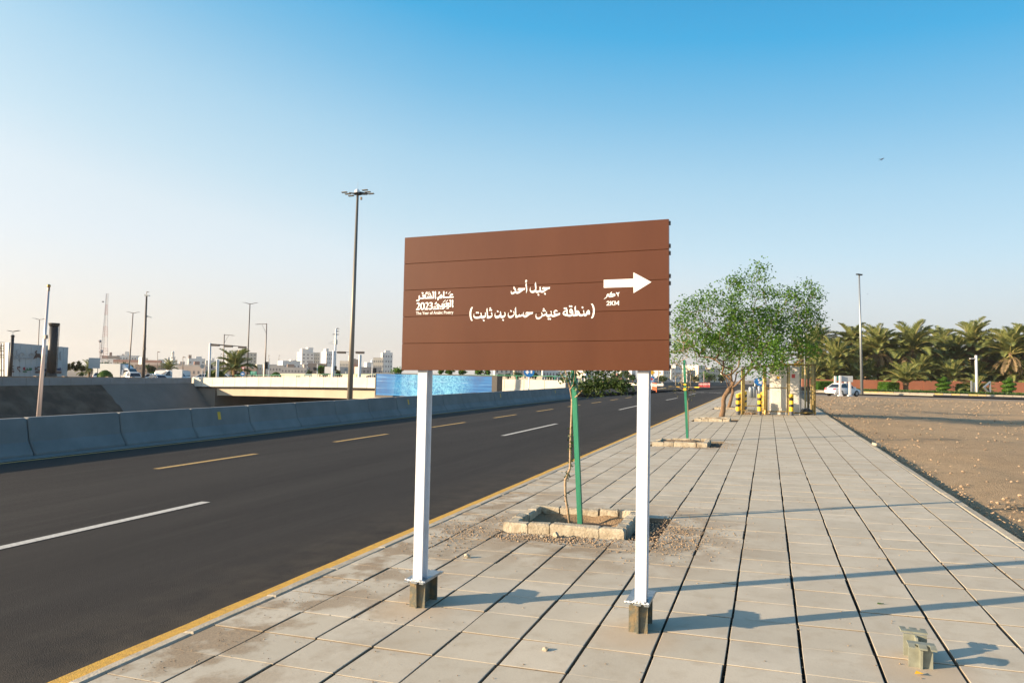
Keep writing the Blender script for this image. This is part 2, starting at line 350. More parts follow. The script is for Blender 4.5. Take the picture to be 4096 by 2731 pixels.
def mat_tile():
    mt, nt, b = NT('concrete_paving'); L = nt.links
    geo = nd(nt, 'NewGeometry'); pos = geo.outputs['Position']; oi = nd(nt, 'ObjectInfo')
    fr = mth(nt, 'FRACT', mth(nt, 'ADD', geo.outputs['Random Per Island'], oi.outputs['Random']))
    c = mix_rgb(nt, fr, (.47, .43, .345), (.53, .485, .395))
    c = mix_rgb(nt, mth(nt, 'MULTIPLY', nz(nt, pos, 1.4, 7, .42, .66), .7), c, (.41, .37, .295))
    c = mix_rgb(nt, mth(nt, 'MULTIPLY', nz(nt, pos, 7, 6, .50, .72), .55), c, (.38, .325, .24))
    c = mix_rgb(nt, mth(nt, 'MULTIPLY', nz(nt, pos, 160, 2, .56, .72), .35), c, (.26, .22, .17))
    sx = nd(nt, 'SeparateXYZ'); L.new(pos, sx.inputs[0])
    # dust and grit: worst along the kerb and round the first tree pit
    kerb = mapr(nt, sx.outputs[0], -1.9, -3.1)
    ylim = mapr(nt, sx.outputs[1], 14, 9)
    d1 = mth(nt, 'MULTIPLY', mth(nt, 'MULTIPLY', kerb, ylim), nz(nt, pos, 2.1, 6, .47, .56))
    vd = nd(nt, 'VectorMath', operation='DISTANCE'); L.new(pos, vd.inputs[0]); vd.inputs[1].default_value = (-1.75, 7.3, 0)
    d2 = mth(nt, 'MULTIPLY', mapr(nt, vd.outputs['Value'], 2.1, 1.0), nz(nt, pos, 2.3, 6, .40, .55))
    vd2 = nd(nt, 'VectorMath', operation='DISTANCE'); L.new(pos, vd2.inputs[0]); vd2.inputs[1].default_value = (-1.75, 17.2, 0)
    d3 = mth(nt, 'MULTIPLY', mapr(nt, vd2.outputs['Value'], 1.9, .9), nz(nt, pos, 2.3, 6, .45, .6))
    d = mth(nt, 'MAXIMUM', mth(nt, 'MAXIMUM', d1, d2), d3, True)
    sand = mix_rgb(nt, nz(nt, pos, 90, 3, .35, .65), (.34, .25, .155), (.19, .14, .09))
    c = mix_rgb(nt, mth(nt, 'MULTIPLY', d, .8), c, sand)
    # stains in front of the footings, where mortar is browner
    for (x, y) in ((-2.3, 4.45), (-.77, 4.42), (.8, 4.4)):
        v = nd(nt, 'VectorMath', operation='DISTANCE'); L.new(pos, v.inputs[0]); v.inputs[1].default_value = (x, y, T * x)
        f_ = mth(nt, 'MULTIPLY', mapr(nt, v.outputs['Value'], .34, .16), .55); c = mix_rgb(nt, f_, c, (.46, .36, .25))
    L.new(c, b.inputs['Base Color']); b.inputs['Roughness'].default_value = .86; b.inputs['Specular IOR Level'].default_value = .3
    n1 = nd(nt, 'TexNoise'); n1.inputs['Scale'].default_value = 55; n1.inputs['Detail'].default_value = 6; L.new(pos, n1.inputs['Vector'])
    hh = mth(nt, 'ADD', n1.outputs[0], mth(nt, 'MULTIPLY', d, nz(nt, pos, 120, 3, .3, .7)))
    bp = nd(nt, 'Bump'); bp.inputs['Strength'].default_value = .10; bp.inputs['Distance'].default_value = .006; L.new(hh, bp.inputs['Height']); L.new(bp.outputs[0], b.inputs['Normal'])
    return mt
def mat_asphalt():
    mt, nt, b = NT('asphalt'); L = nt.links
    geo = nd(nt, 'NewGeometry'); pos = geo.outputs['Position']
    mp = nd(nt, 'Mapping'); mp.inputs['Scale'].default_value = (1, .07, 1); L.new(pos, mp.inputs['Vector'])
    c = mix_rgb(nt, nz(nt, mp.outputs[0], .9, 5, .35, .7), (.018, .016, .0150), (.031, .028, .0255))
    c = mix_rgb(nt, mth(nt, 'MULTIPLY', nz(nt, mp.outputs[0], 5, 5, .5, .75), .5), c, (.044, .040, .036))
    c = mix_rgb(nt, mth(nt, 'MULTIPLY', nz(nt, pos, 210, 2, .55, .72), .55), c, (.11, .10, .088))
    c = mix_rgb(nt, mth(nt, 'MULTIPLY', nz(nt, pos, 130, 2, .5, .7), .6), c, (.02, .019, .018))
    sx = nd(nt, 'SeparateXYZ'); L.new(pos, sx.inputs[0])
    e = mth(nt, 'MULTIPLY', mapr(nt, sx.outputs[0], -4.9, -3.6), mth(nt, 'MULTIPLY', nz(nt, pos, 3, 6, .3, .7), .55)); c = mix_rgb(nt, e, c, (.10, .083, .062))
    L.new(c, b.inputs['Base Color']); b.inputs['Roughness'].default_value = .9; b.inputs['Specular IOR Level'].default_value = .22
    n1 = nd(nt, 'TexNoise'); n1.inputs['Scale'].default_value = 150; n1.inputs['Detail'].default_value = 3; L.new(pos, n1.inputs['Vector'])
    bp = nd(nt, 'Bump'); bp.inputs['Strength'].default_value = .55; bp.inputs['Distance'].default_value = .012; L.new(n1.outputs[0], bp.inputs['Height']); L.new(bp.outputs[0], b.inputs['Normal'])
    return mt
def mat_dirt():
    mt, nt, b = NT('gravelly_dirt'); L = nt.links
    geo = nd(nt, 'NewGeometry'); pos = geo.outputs['Position']
    c = mix_rgb(nt, nz(nt, pos, .25, 6, .35, .65), (.46, .335, .205), (.37, .265, .16))
    c = mix_rgb(nt, mth(nt, 'MULTIPLY', nz(nt, pos, 2.2, 6, .45, .7), .6), c, (.30, .215, .13))
    c = mix_rgb(nt, mth(nt, 'MULTIPLY', nz(nt, pos, 34, 3, .57, .68), .7), c, (.55, .43, .29))
    c = mix_rgb(nt, mth(nt, 'MULTIPLY', nz(nt, pos, 70, 3, .55, .7), .75), c, (.19, .135, .085))
    L.new(c, b.inputs['Base Color']); b.inputs['Roughness'].default_value = .95; b.inputs['Specular IOR Level'].default_value = .2
    n1 = nd(nt, 'TexNoise'); n1.inputs['Scale'].default_value = 26; n1.inputs['Detail'].default_value = 8; n1.inputs['Roughness'].default_value = .75; L.new(pos, n1.inputs['Vector'])
    bp = nd(nt, 'Bump'); bp.inputs['Strength'].default_value = .9; bp.inputs['Distance'].default_value = .05; L.new(n1.outputs[0], bp.inputs['Height']); L.new(bp.outputs[0], b.inputs['Normal'])
    return mt
MT['tile'] = mat_tile(); MT['asphalt'] = mat_asphalt(); MT['dirt'] = mat_dirt()
MT['farground'] = M('far_ground', (.24, .19, .14), .95, (.16, .14, .12), .08, .4, .6)

# ------------------------------------------------------------------ the ground, one sheet with the cutting left open
XL, XR = -68.6, -16.75               # edges of the cutting
def zlot(x, y):
    b_ = -.055 - .0046 * max(0.0, min(y, 85.0)); e_ = T * 2.4 - .085
    k_ = min(1.0, max(0.0, (x - 2.4) / 9.0)); k_ = max(k_ * k_ * (3 - 2 * k_), min(1.0, max(0.0, (y - 48) / 25)))
    return e_ + (b_ - e_) * k_
def zroad(x): return T * x - .06
def zground(x, y):
    d_ = max(0.0, (-.3426 * x + .9385 * y) - 130); fall = -.0112 * min(d_, 900)
    if x <= XL: return ZL + fall
    if y > 131 and x < 2.4: return min(T * x - .22, T * max(x, XL) - .22 + fall * min(1, max(0, (2.4 - x) / 40)))
    if x < 2.4: return T * x - .22
    return zlot(x, y) - .16
gx = [-1500, -1150, -900, -700, -500, -380, -280, -200, -150, -110, XL, XR, -3.5, 2.4, 12, 40, 120, 500, 1500]
gy = [-400, -60, 0, 20, 40, 62, 85, 100, 131, 160, 200, 270, 350, 450, 600, 800, 1000, 1300, 1900]
mb = MB()
for j, y in enumerate(gy):
    for i, x in enumerate(gx): mb.v.append((x, y, zground(x, y)))
nx = len(gx)
for j in range(len(gy) - 1):
    for i in range(nx - 1):
        if XL <= gx[i] < XR and gy[j] < 131: continue
        mb.f.append((j * nx + i, j * nx + i + 1, (j + 1) * nx + i + 1, (j + 1) * nx + i)); mb.mi.append(0)
tag(mb.build('ground', MT['farground']), kind='structure')

# dirt lot beside the pavement (uneven)
mb = MB(); NXL, NYL = 110, 150
xs = [2.36 + 62 * (i / NXL) ** 1.7 for i in range(NXL + 1)]; ys = [-6 + 92 * (j / NYL) ** 1.35 for j in range(NYL + 1)]
EDGE_Y = 82
for y in ys:
    for x in xs:
        n_ = mnoise.noise((x * .35, y * .35, 3)) * .06 + mnoise.noise((x * 1.3, y * 1.3, 9)) * .025 + mnoise.noise((x * 4, y * 4, 1)) * .012
        k = min(1, max(0, (x - 2.36) / 1.2)); far = max(0.0, min(1.0, (y - 55) / 18))
        mb.v.append((x, y, zlot(x, y) + n_ * (.25 + .75 * k) - .03 * (1 - k) + .02 * far))
for j in range(NYL):
    for i in range(NXL):
        a = j * (NXL + 1) + i; mb.f.append((a, a + 1, a + NXL + 2, a + NXL + 1)); mb.mi.append(0)
tag(mb.build('dirt_lot', MT['dirt'], smooth=True), kind='structure')

# carriageway
mb = MB()
def road_sheet(mb, pts, off):
    mb.face([(x, y, T * x + off) for x, y in pts])
road_pts = [(-3.53, -8), (-3.53, 60), (-3.2, 72), (-1.5, 84), (2.2, 95), (10, 140), (-10, 170), (-60, 150), (-40, 128), (-16.7, 118), (-24, 104), (-20, 78), (-16.7, 66), (-16.7, -8)]
mb.poly([road_pts], lambda x, y: (x, y, T * x - .06))
tag(mb.build('road', MT['asphalt']), kind='structure')
# gutter strip at the barrier foot
mb = MB(); mb.face([(-15.95, -8, T * -15.95 - .055), (-15.2, -8, T * -15.2 - .055), (-15.2, 66, T * -15.2 - .055), (-15.95, 66, T * -15.95 - .055)])
tag(mb.build('gutter', MT['barrier']), kind='structure')
def line_strip(mb, pts, w, off=-.054):
    for (x0, y0), (x1, y1) in zip(pts[:-1], pts[1:]):
        d = Vector((x1 - x0, y1 - y0)); n = Vector((-d.y, d.x)).normalized() * w / 2
        mb.face([(x0 - n.x, y0 - n.y, T * (x0 - n.x) + off), (x1 - n.x, y1 - n.y, T * (x1 - n.x) + off), (x1 + n.x, y1 + n.y, T * (x1 + n.x) + off), (x0 + n.x, y0 + n.y, T * (x0 + n.x) + off)])
mb = MB(); y = -6
pts = [(-3.62, -6)]
mb2 = MB()
yy = -6.0; k = 0
edge = [(-3.625, -6)]
while yy < 62: yy += .35; edge.append((-3.625 + rnd(-.006, .006), yy))
edge += [(-3.5, 66), (-3.1, 73), (-2.2, 80), (-1.0, 86)]
line_strip(mb2, edge, .20); tag(mb2.build('yellow_edge_line', MT['yellow']), kind='structure')
mb2 = MB(); nose = [(-14.93, -6), (-14.93, 60), (-15.0, 64), (-14.95, 68), (-15.2, 71), (-16.2, 73.2), (-17.5, 74), (-20, 74)]
line_strip(mb2, nose, .14, -.05); tag(mb2.build('yellow_edge_line', MT['dash_yellow']), kind='structure')
y = -1.4
while y < 62:
    mb2 = MB(); line_strip(mb2, [(-11.0, y), (-11.0, y + 2.8)], .16); tag(mb2.build('yellow_lane_dash', MT['dash_yellow']), kind='structure'); y += 5.9
for y in (2.2, 19.3, 36.4, 52.3, 68.0):
    mb2 = MB(); x0 = -7.27 if y < 45 else -7.0
    line_strip(mb2, [(x0, y), (x0 + (0 if y < 50 else .12), y + 5.55)], .15); tag(mb2.build('white_lane_dash', MT['white_line']), kind='structure')
mb2 = MB(); random.seed(31)
for i in range(26):                               # broken white stop marks across the junction
    q = c10(1140 + i * 44, 545 + i * .9 + rnd(-8, 14)); g = G(*q, off=-.05); line_strip(mb2, [(g.x, g.y), (g.x + rnd(.3, 1.0), g.y + rnd(-.3, .3))], rnd(.12, .4), -.052)
tag(mb2.build('worn_crossing_marks', MT['white_line']), kind='structure')

# ------------------------------------------------------------------ pavement of separate slabs
TS = .4; TX0 = -2.617 - 2 * TS; TY0 = 3.3455
random.seed(11)
pave = thing('pavement', None, None, (0, 0, 0)); pave['kind'] = 'structure'
pits = [(-2.62, 7.0, -1.33, 8.13), (-2.56, 16.72, -1.29, 17.88), (-2.52, 26.35, -1.28, 27.4), (-2.5, 36.2, -1.28, 37.3)]
cage_area = (-1.05, 31.28, 1.9, 33.6)
mb = MB(); mb.face([(TX0 - .02, -6, T * (TX0 - .02) - .05), (TX0 + 14 * TS + .12, -6, T * (TX0 + 14 * TS + .12) - .05), (TX0 + 14 * TS + .12, 95, T * (TX0 + 14 * TS + .12) - .05), (TX0 - .02, 95, T * (TX0 - .02) - .05)])
for (a, b, c, d) in pits: pass
mb.build('paving_bed', MT['joint_dark'], pave)
cells = []
for r in range(-9, 215):
    for c in range(14):
        x0 = TX0 + c * TS; y0 = TY0 + r * TS; cxm, cym = x0 + .2, y0 + .2
        if any(a - .12 < cxm < q + .12 and b - .16 < cym < d + .16 for a, b, q, d in pits): continue
        if cage_area[0] < cxm < cage_area[2] and cage_area[1] < cym < cage_area[3]: continue
        cells.append((c, r, x0, y0))
def inview(x, y):
    v = Vector((x, y, T * x)) - EYE; z = -W[0][2] * -v.x + W[1][2] * v.y + W[2][2] * v.z
    if z < .5: return False
    u = (W[0][0] * v.x + W[1][0] * v.y + W[2][0] * v.z) / z * F; w_ = (W[0][1] * v.x + W[1][1] * v.y + W[2][1] * v.z) / z * F
    return abs(u) < 1230 and abs(w_) < 850
near = [q for q in cells if inview(q[2] + .2, q[3] + .2)]
near.sort(key=lambda q: (q[2] + .2) ** 2 + (q[3] + .2) ** 2); nearset = set((q[0], q[1]) for q in near[:298])
slabs = []
for i in range(6):
    s = MB(); h = TS / 2; gx_, gy_ = .0078 + rnd(-.002, .003), .004
    s.bevbox(-h + gx_, -h + gy_, -.05, h - gx_, h - gy_, 0, .0022)
    n = len(s.v); 
    for k in range(8, 12): x_, y_, z_ = s.v[k]; s.v[k] = (x_ + rnd(-.002, .002), y_ + rnd(-.0015, .0015), z_ + rnd(-.0012, .0012))
    s.mi = [0] + [1] * 4 + [0] * 4; slabs.append(s.mesh('paving_slab', [MT['tile'], MT['slab_side']]))
rest = MB(); TA = math.atan(T)
for (c, r, x0, y0) in cells:
    xm, ym = x0 + .2, y0 + .2; zz = T * xm + rnd(-.003, .003)
    if c < 2 and r < 14: zz += rnd(-.004, .003)
    if (c, r) in nearset:
        inst(random.choice(slabs), 'paving_slab', pave, (xm + rnd(-.002, .002), ym, zz), (rnd(-.006, .006), -TA + rnd(-.006, .006), rnd(-.004, .004)))
    else:
        g1 = .0075; zs = [zz - .2 * T, zz + .2 * T]; q = rnd(-.002, .002)
        v = [(x0 + g1, y0 + .006, zs[0] + q), (x0 + TS - g1, y0 + .006, zs[1]), (x0 + TS - g1, y0 + TS - .006, zs[1] - q), (x0 + g1, y0 + TS - .006, zs[0])]
        v2 = [(a, b, cc - .045) for a, b, cc in v]
        rest.cur = 0; rest.raw(v + v2, [(0, 1, 2, 3)]); rest.cur = 1; rest.raw(v + v2, [(0, 4, 5, 1), (1, 5, 6, 2), (2, 6, 7, 3), (3, 7, 4, 0)])
tag(rest.build('paving_slab', [MT['tile'], MT['slab_side']], pave), kind='stuff')
sj = MB()                                        # sand standing in the cross joints
for r in range(-9, 214):
    y0 = TY0 + r * TS; hgt = -.006 + (.003 if r % 5 else .008)
    for c in range(14):
        x0 = TX0 + c * TS
        if any(a - .15 < x0 + .2 < q + .15 and b - .2 < y0 < d + .2 for a, b, q, d in pits): continue
        x = x0 + .010 + rnd(0, .02); xe = x0 + TS - .010 - rnd(0, .02); dz0 = -.0045 + rnd(-.002, .001)
        while x < xe - .01:
            xn = min(xe, x + rnd(.03, .10)); e = rnd(.0045, .0075); o = rnd(-.0012, .0012); dz1 = dz0 + rnd(-.0015, .0015); dz1 = min(-.002, max(-.008, dz1))
            sj.face([(x, y0 - e + o, T * x + dz0), (xn, y0 - e + o, T * xn + dz1), (xn, y0 + e + o, T * xn + dz1), (x, y0 + e + o, T * x + dz0)]); dz0 = dz1
            x = xn if r < 30 else xe
tag(sj.build('joint_sand', MT['tile_sand'], pave), kind='stuff')
lj = MB(); random.seed(5)                        # grit caught in the long joints
for c in range(1, 14):
    y = 2.0
    while y < 30:
        x0 = TX0 + c * TS; r_ = rnd(.002, .006) * (1 + y / 18)
        lj.rock((x0 + rnd(-.006, .006), y, T * x0 - .022 + rnd(0, .012)), min(r_, .010), .7); y += rnd(.03, .13) * (1 + y / 7)
tag(lj.build('joint_grit', MT['pebble'], pave), kind='stuff')
# kerb stones between pavement and carriageway, and the edging along the dirt
def row_of_stones(root, name, mat, x0, x1, ya, yb, L, off, depth, limit):
    made = 0; y = ya; far = MB(); ms = []
    for i in range(3):
        s = MB(); s.bevbox(x0 - (x0 + x1) / 2, 0, -depth, x1 - (x0 + x1) / 2, L - .008, 0, .012)
        for k in range(len(s.v)): a, b, c = s.v[k]; s.v[k] = (a + rnd(-.004, .004), b, c + rnd(-.003, .003))
        ms.append(s.mesh(name, mat))
    while y < yb:
        xm = (x0 + x1) / 2; z = T * xm + off + rnd(-.003, .002)
        if made < limit and y > 1: inst(random.choice(ms), name, root, (xm + rnd(-.006, .006), y, z), (0, -TA, rnd(-.004, .004))); made += 1
        else: far.box(x0, y, z - depth, x1, y + L - .008, z)
        y += L
    tag(far.build(name, mat, root), kind='stuff')
row_of_stones(pave, 'kerb_stone', MT['kerb'], TX0 - .115, TX0 - .02, -6, 62, .8, -.004, .16, 60)
row_of_stones(pave, 'edging_stone', MT['kerb'], TX0 + 14 * TS + .012, TX0 + 14 * TS + .112, -4, 90, 1.0, .0, .2, 60)
far = MB()
for a, b in zip([(-3.48, 62.8), (-3.1, 72), (-1.4, 83)], [(-3.1, 72), (-1.4, 83), (2.0, 94)]):
    far.face([(a[0], a[1], T * a[0]), (b[0], b[1], T * b[0]), (2.5, b[1], T * 2.5), (2.5, a[1], T * 2.5)])
far.build('far_paving', MT['tile'], pave)

# ------------------------------------------------------------------ the cutting: embankment, floor, near wall
ZF = -7.4
def emb(mb, y0, y1, n=1, rough=0.0, x_top=XL, x_bot=-60.6, ztop=-.75):
    nxs = 14 if rough else 1
    base = len(mb.v); ny = n
    for j in range(ny + 1):
        y = y0 + (y1 - y0) * j / ny
        for i in range(nxs + 1):
            t = i / nxs; x = x_top + (x_bot - x_top) * t; z = ztop + (ZF - ztop) * t
            if rough and 0 < i < nxs: z += rough * mnoise.noise((x * .5, y * .12, 2)) + rough * .6 * mnoise.noise((x * 1.5, y * .5, 7))
            mb.v.append((x, y, z))
    for j in range(ny):
        for i in range(nxs):
            a = base + j * (nxs + 1) + i; mb.f.append((a, a + 1, a + nxs + 2, a + nxs + 1)); mb.mi.append(0)
mb = MB(); yb = 57.0; emb(mb, -60, yb, 110, .35); tag(mb.build('earth_embankment', MT['slope_dirt'], smooth=True), kind='structure')
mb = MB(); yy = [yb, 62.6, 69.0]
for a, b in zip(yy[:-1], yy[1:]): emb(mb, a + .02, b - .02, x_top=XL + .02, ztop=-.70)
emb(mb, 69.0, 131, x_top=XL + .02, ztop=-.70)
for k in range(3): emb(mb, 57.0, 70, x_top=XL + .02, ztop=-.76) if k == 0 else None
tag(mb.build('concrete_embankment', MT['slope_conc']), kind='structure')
mb = MB(); mb.face([(-60.7, -60, ZF), (XR, -60, ZF), (XR, 131, ZF), (-60.7, 131, ZF)]); tag(mb.build('underpass_road', MT['asphalt_dark']), kind='structure')
mb = MB(); mb.box(XR, -60, ZF - .2, XR + .25, 62, -.86); tag(mb.build('retaining_wall', MT['parapet_grey']), 'long grey retaining wall dropping from the near barrier into the cutting', 'wall')

# ------------------------------------------------------------------ the dusty air
hz = MB(); hz.box(-1600, -500, -9.5, 1600, 2000, 52)
def mat_haze():
    mt = bpy.data.materials.new('haze'); mt.use_nodes = True; nt = mt.node_tree; nt.nodes.remove(nt.nodes['Principled BSDF'])
    v = nt.nodes.new('ShaderNodeVolumePrincipled'); v.inputs['Color'].default_value = (.93, .90, .87, 1); v.inputs['Density'].default_value = HAZE; v.inputs['Anisotropy'].default_value = .2
    nt.links.new(v.outputs[0], nt.nodes['Material Output'].inputs['Volume']); return mt
HAZE = .00015
tag(hz.build('haze', mat_haze()), kind='stuff')
# ------------------------------------------------------------------ concrete barrier along the far side of the carriageway
random.seed(21)
BP = [(-15.78, 0), (-15.78, .07), (-15.97, .33), (-16.09, .86), (-16.11, .875), (-16.27, .875), (-16.29, .86), (-16.41, .33), (-16.6, .07), (-16.6, 0)]
def barrier_mesh(L, extra=0):
    s = MB(); XO = -16.19
    p = [(x - XO, z) for x, z in BP]; n = len(p)
    ch = .035
    def ring(y, sh): return [(x * (1 - sh), y, z - (sh * .3 if z > .5 else 0)) for x, z in p]
    rings = [ring(.012, .10), ring(.012 + ch, 0), ring(L - .012 - ch, 0), ring(L - .012, .10)]
    base = 0
    for r in rings: s.v += r
    for i in range(3):
        for k in range(n - 1): s.f.append((i * n + k, (i + 1) * n + k, (i + 1) * n + k + 1, i * n + k + 1)); s.mi.append(0)
    s.f.append(tuple(range(n))); s.mi.append(0); s.f.append(tuple(range(3 * n, 4 * n))[::-1]); s.mi.append(0)
    return s
bm_ = barrier_mesh(2.45).mesh('barrier_block', MT['barrier'])
rf = MB(); rf.box(0, -.06, 0, .012, .06, .24); rfm = rf.mesh('reflector', MT['amber'])
refl = {2: 1, 7: 1, 12: 1, 17: 1}
seg_names = []
k0 = -3
for k in range(k0, 23):
    y = 11.5 + 2.45 * k
    vis = k + 1
    t = thing('concrete_barrier', None, 'barrier', (-16.19, y, T * -16.19 - .06 + rnd(-.006, .006)), rnd(-.004, .004), 'concrete barriers along the carriageway')
    if k < 0: lab = 'concrete barrier block at the left edge of the photo' if k == -1 else 'concrete barrier block before the left edge, number %s from the visible end of the row' % ORD[-k]
    else: lab = 'grey concrete barrier block, %s whole block from the left edge of the photo' % ORD[k]
    if k in refl: lab = 'grey concrete barrier block with amber reflector, %s whole block from the left' % ORD[k]
    tag(t, lab)
    inst(bm_, 'block', t)
    if k in refl: inst(rfm, 'reflector', t, (.175, 1.1, .50), (0, -.22, 0))
# rounded nose where the row ends
t = thing('concrete_barrier', 'rounded end block of the concrete barrier row where the road turns', 'barrier', (-16.19, 67.85, T * -16.19 - .06), 0, 'concrete barriers along the carriageway')
s = MB(); prof = [(.41, 0), (.41, .07), (.22, .33), (.10, .86), (.08, .875)]
for (r, z) in prof:
    for q in range(13):
        a = math.pi * q / 12; s.v.append((r * math.cos(a), r * math.sin(a) * 4.5, z))
for i in range(4):
    for q in range(12): s.f.append((i * 13 + q, i * 13 + q + 1, (i + 1) * 13 + q + 1, (i + 1) * 13 + q)); s.mi.append(0)
s.f.append(tuple(4 * 13 + q for q in range(13))); s.mi.append(0)
s.build('block', MT['barrier'], t)

# ------------------------------------------------------------------ brown direction sign
YP = 4.40
ax = Vector((1.862, 0, .031)).normalized(); az_ = Vector((-.016, 0, 1)).normalized()
O = Vector((-2.434, YP, 1.583))
def onsign(dx, dy, lift=0.0):        # a point of the sign's face
    r = ray(dx, dy); q = EYE + r * ((YP - EYE.y) / r.y); return Vector((q.x, YP - lift, q.z))
sign = thing('direction_sign', 'large brown direction sign with white arrow and Arabic lettering on two white posts', 'direction sign', (-1.53, 4.5, T * -1.53))
CT = [onsign(930, 546), onsign(1536, 503), onsign(1537, 851), onsign(922, 850)]
TL, TR, BR, BL = CT
for i in range(5):
    a, b = i / 5 + (.0011 if i else 0), (i + 1) / 5 - (.0011 if i < 4 else 0)
    l0, l1 = TL.lerp(BL, a), TL.lerp(BL, b); r0, r1 = TR.lerp(BR, a), TR.lerp(BR, b)
    s = MB(); bk = Vector((0, .03, 0)); lip = Vector((0, -.0, .0)); q = Vector((0, 0, 0))
    c = .0012
    f = [l0 + q, r0 + q, r1 + q, l1 + q]
    dz = Vector((0, 0, c)); fy = Vector((0, c, 0))
    fr = [f[0] - dz, f[1] - dz, f[2] + dz, f[3] + dz]; ed = [f[0] + fy, f[1] + fy, f[2] + fy, f[3] + fy]; bk4 = [p + bk for p in f]
    s.raw(fr + ed + bk4, [(3, 2, 1, 0), (0, 1, 5, 4), (2, 3, 7, 6), (1, 2, 6, 5), (3, 0, 4, 7), (4, 5, 9, 8), (5, 6, 10, 9), (6, 7, 11, 10), (7, 4, 8, 11), (8, 9, 10, 11)])
    s.build('sign_plank', MT['brown'], sign, world=True)
for i in range(1, 5):
    s = MB(); a_, b_ = TL.lerp(BL, i / 5), TR.lerp(BR, i / 5); s.raw([(a_.x + .004, YP + .010, a_.z - .012), (b_.x - .004, YP + .010, b_.z - .012), (b_.x - .004, YP + .010, b_.z + .012), (a_.x + .004, YP + .010, a_.z + .012)], [(0, 1, 2, 3)]); s.build('seam_strip', MT['brown'], sign, world=True)
# plank clips showing on the right edge
for i in range(5):
    for fz in (.12, .88):
        p = TR.lerp(BR, (i + fz) / 5); s = MB(); s.box(p.x + .001, YP + .008, p.z - .012, p.x + .009, YP + .03, p.z + .012); s.build('edge_clip', MT['pole_dark'], sign, world=True)
lift = [.0012]
def traced(name, crop, polys, mat=MT['white_vinyl']):
    ox, oy, sc_ = crop; s = MB()
    for pl in polys:
        loops = pl if isinstance(pl[0][0], (tuple, list)) else [pl]
        lift[0] += .00003; h = lift[0]
        s.poly(loops, lambda x, y: onsign((ox + x * sc_) * .57422, (oy + y * sc_) * .57422, h))
    return s.build(name, mat, sign, world=True)
KA = (1650, 1150, 180 / 2352); KB = (2020, 1110, 200 / 2352); KC = (1870, 1210, 260 / 2352); KD = (2130, 1210, 260 / 2352); KE = (2400, 1080, 220 / 2300)
traced('arrow', KE, [[(158, 415), (1398, 365), (1400, 100), (2148, 505), (1405, 965), (1398, 705), (158, 745)]])
traced('distance_lettering', KE, [
 [(685,925),(740,950),(790,935),(805,920),(818,925),(800,975),(765,1005),(778,1060),(768,1118),(755,1115),(735,1050),(700,990),(670,970)],
 [[(495,905),(500,945),(440,1000),(590,980),(640,1010),(645,1060),(630,1090),(520,1130),(400,1142),(370,1125),(355,1100),(310,1100),(300,1140),(260,1170),(165,1225),(160,1215),(285,1105),(275,1085),(275,1050),(325,985),(350,985),(375,1020),(385,1080),(430,1085),(540,1070),(620,1040),(600,1030),(420,1055),(400,1040),(400,1000),(440,950),(480,910)],[(310,1045),(330,1030),(355,1048)]],
 [(275,1350),(290,1310),(340,1293),(390,1305),(405,1340),(395,1385),(325,1455),(405,1448),(408,1480),(275,1485),(272,1460),(355,1385),(370,1350),(360,1327),(335,1322),(312,1335),(305,1362)],
 [(432,1295),(470,1293),(470,1370),(535,1292),(580,1290),(515,1380),(582,1472),(538,1475),(485,1405),(470,1420),(470,1478),(432,1480)],
 [(608,1290),(645,1288),(702,1395),(758,1285),(797,1284),(797,1470),(762,1472),(762,1355),(718,1440),(686,1440),(641,1362),(641,1474),(606,1475)]])
traced('place_lettering', KB, [
 [(2120,448),(2105,535),(2030,550),(1950,600),(1870,660),(1800,705),(1740,720),(1690,710),(1655,672),(1600,710),(1510,730),(1460,715),(1435,670),(1370,715),(1285,735),(1215,700),(1170,640),(1163,580),(1180,500),(1210,447),(1216,455),(1200,510),(1200,570),(1225,620),(1290,635),(1370,605),(1430,555),(1425,470),(1402,320),(1440,215),(1450,218),(1470,350),(1480,480),(1470,600),(1500,625),(1560,618),(1645,580),(1640,540),(1620,490),(1655,415),(1665,425),(1690,500),(1690,600),(1720,620),(1780,610),(1850,575),(1890,545),(1830,540),(1780,548),(1758,565),(1750,555),(1770,470),(1810,450),(1900,460),(2000,460)],
 [(1868,715),(1928,745),(1905,825),(1838,780)], [(1555,760),(1618,795),(1597,865),(1530,820)],
 [(1005,240),(1015,245),(1030,380),(1048,540),(1045,620),(1005,742),(995,735),(1000,600),(985,470),(965,345)],
 [(1030,103),(1035,135),(985,150),(1055,160),(1050,180),(955,250),(948,240),(970,205),(952,180),(960,135),(990,112)],
 [(952,492),(930,580),(870,595),(770,670),(690,725),(620,760),(560,765),(520,750),(500,718),(420,765),(345,795),(300,770),(275,700),(285,625),(300,625),(305,680),(330,705),(400,685),(490,630),(440,570),(398,510),(415,410),(430,425),(500,520),(525,580),(525,640),(550,662),(600,655),(680,620),(722,590),(660,582),(620,590),(600,610),(592,600),(620,510),(650,495),(740,500),(850,500)]])
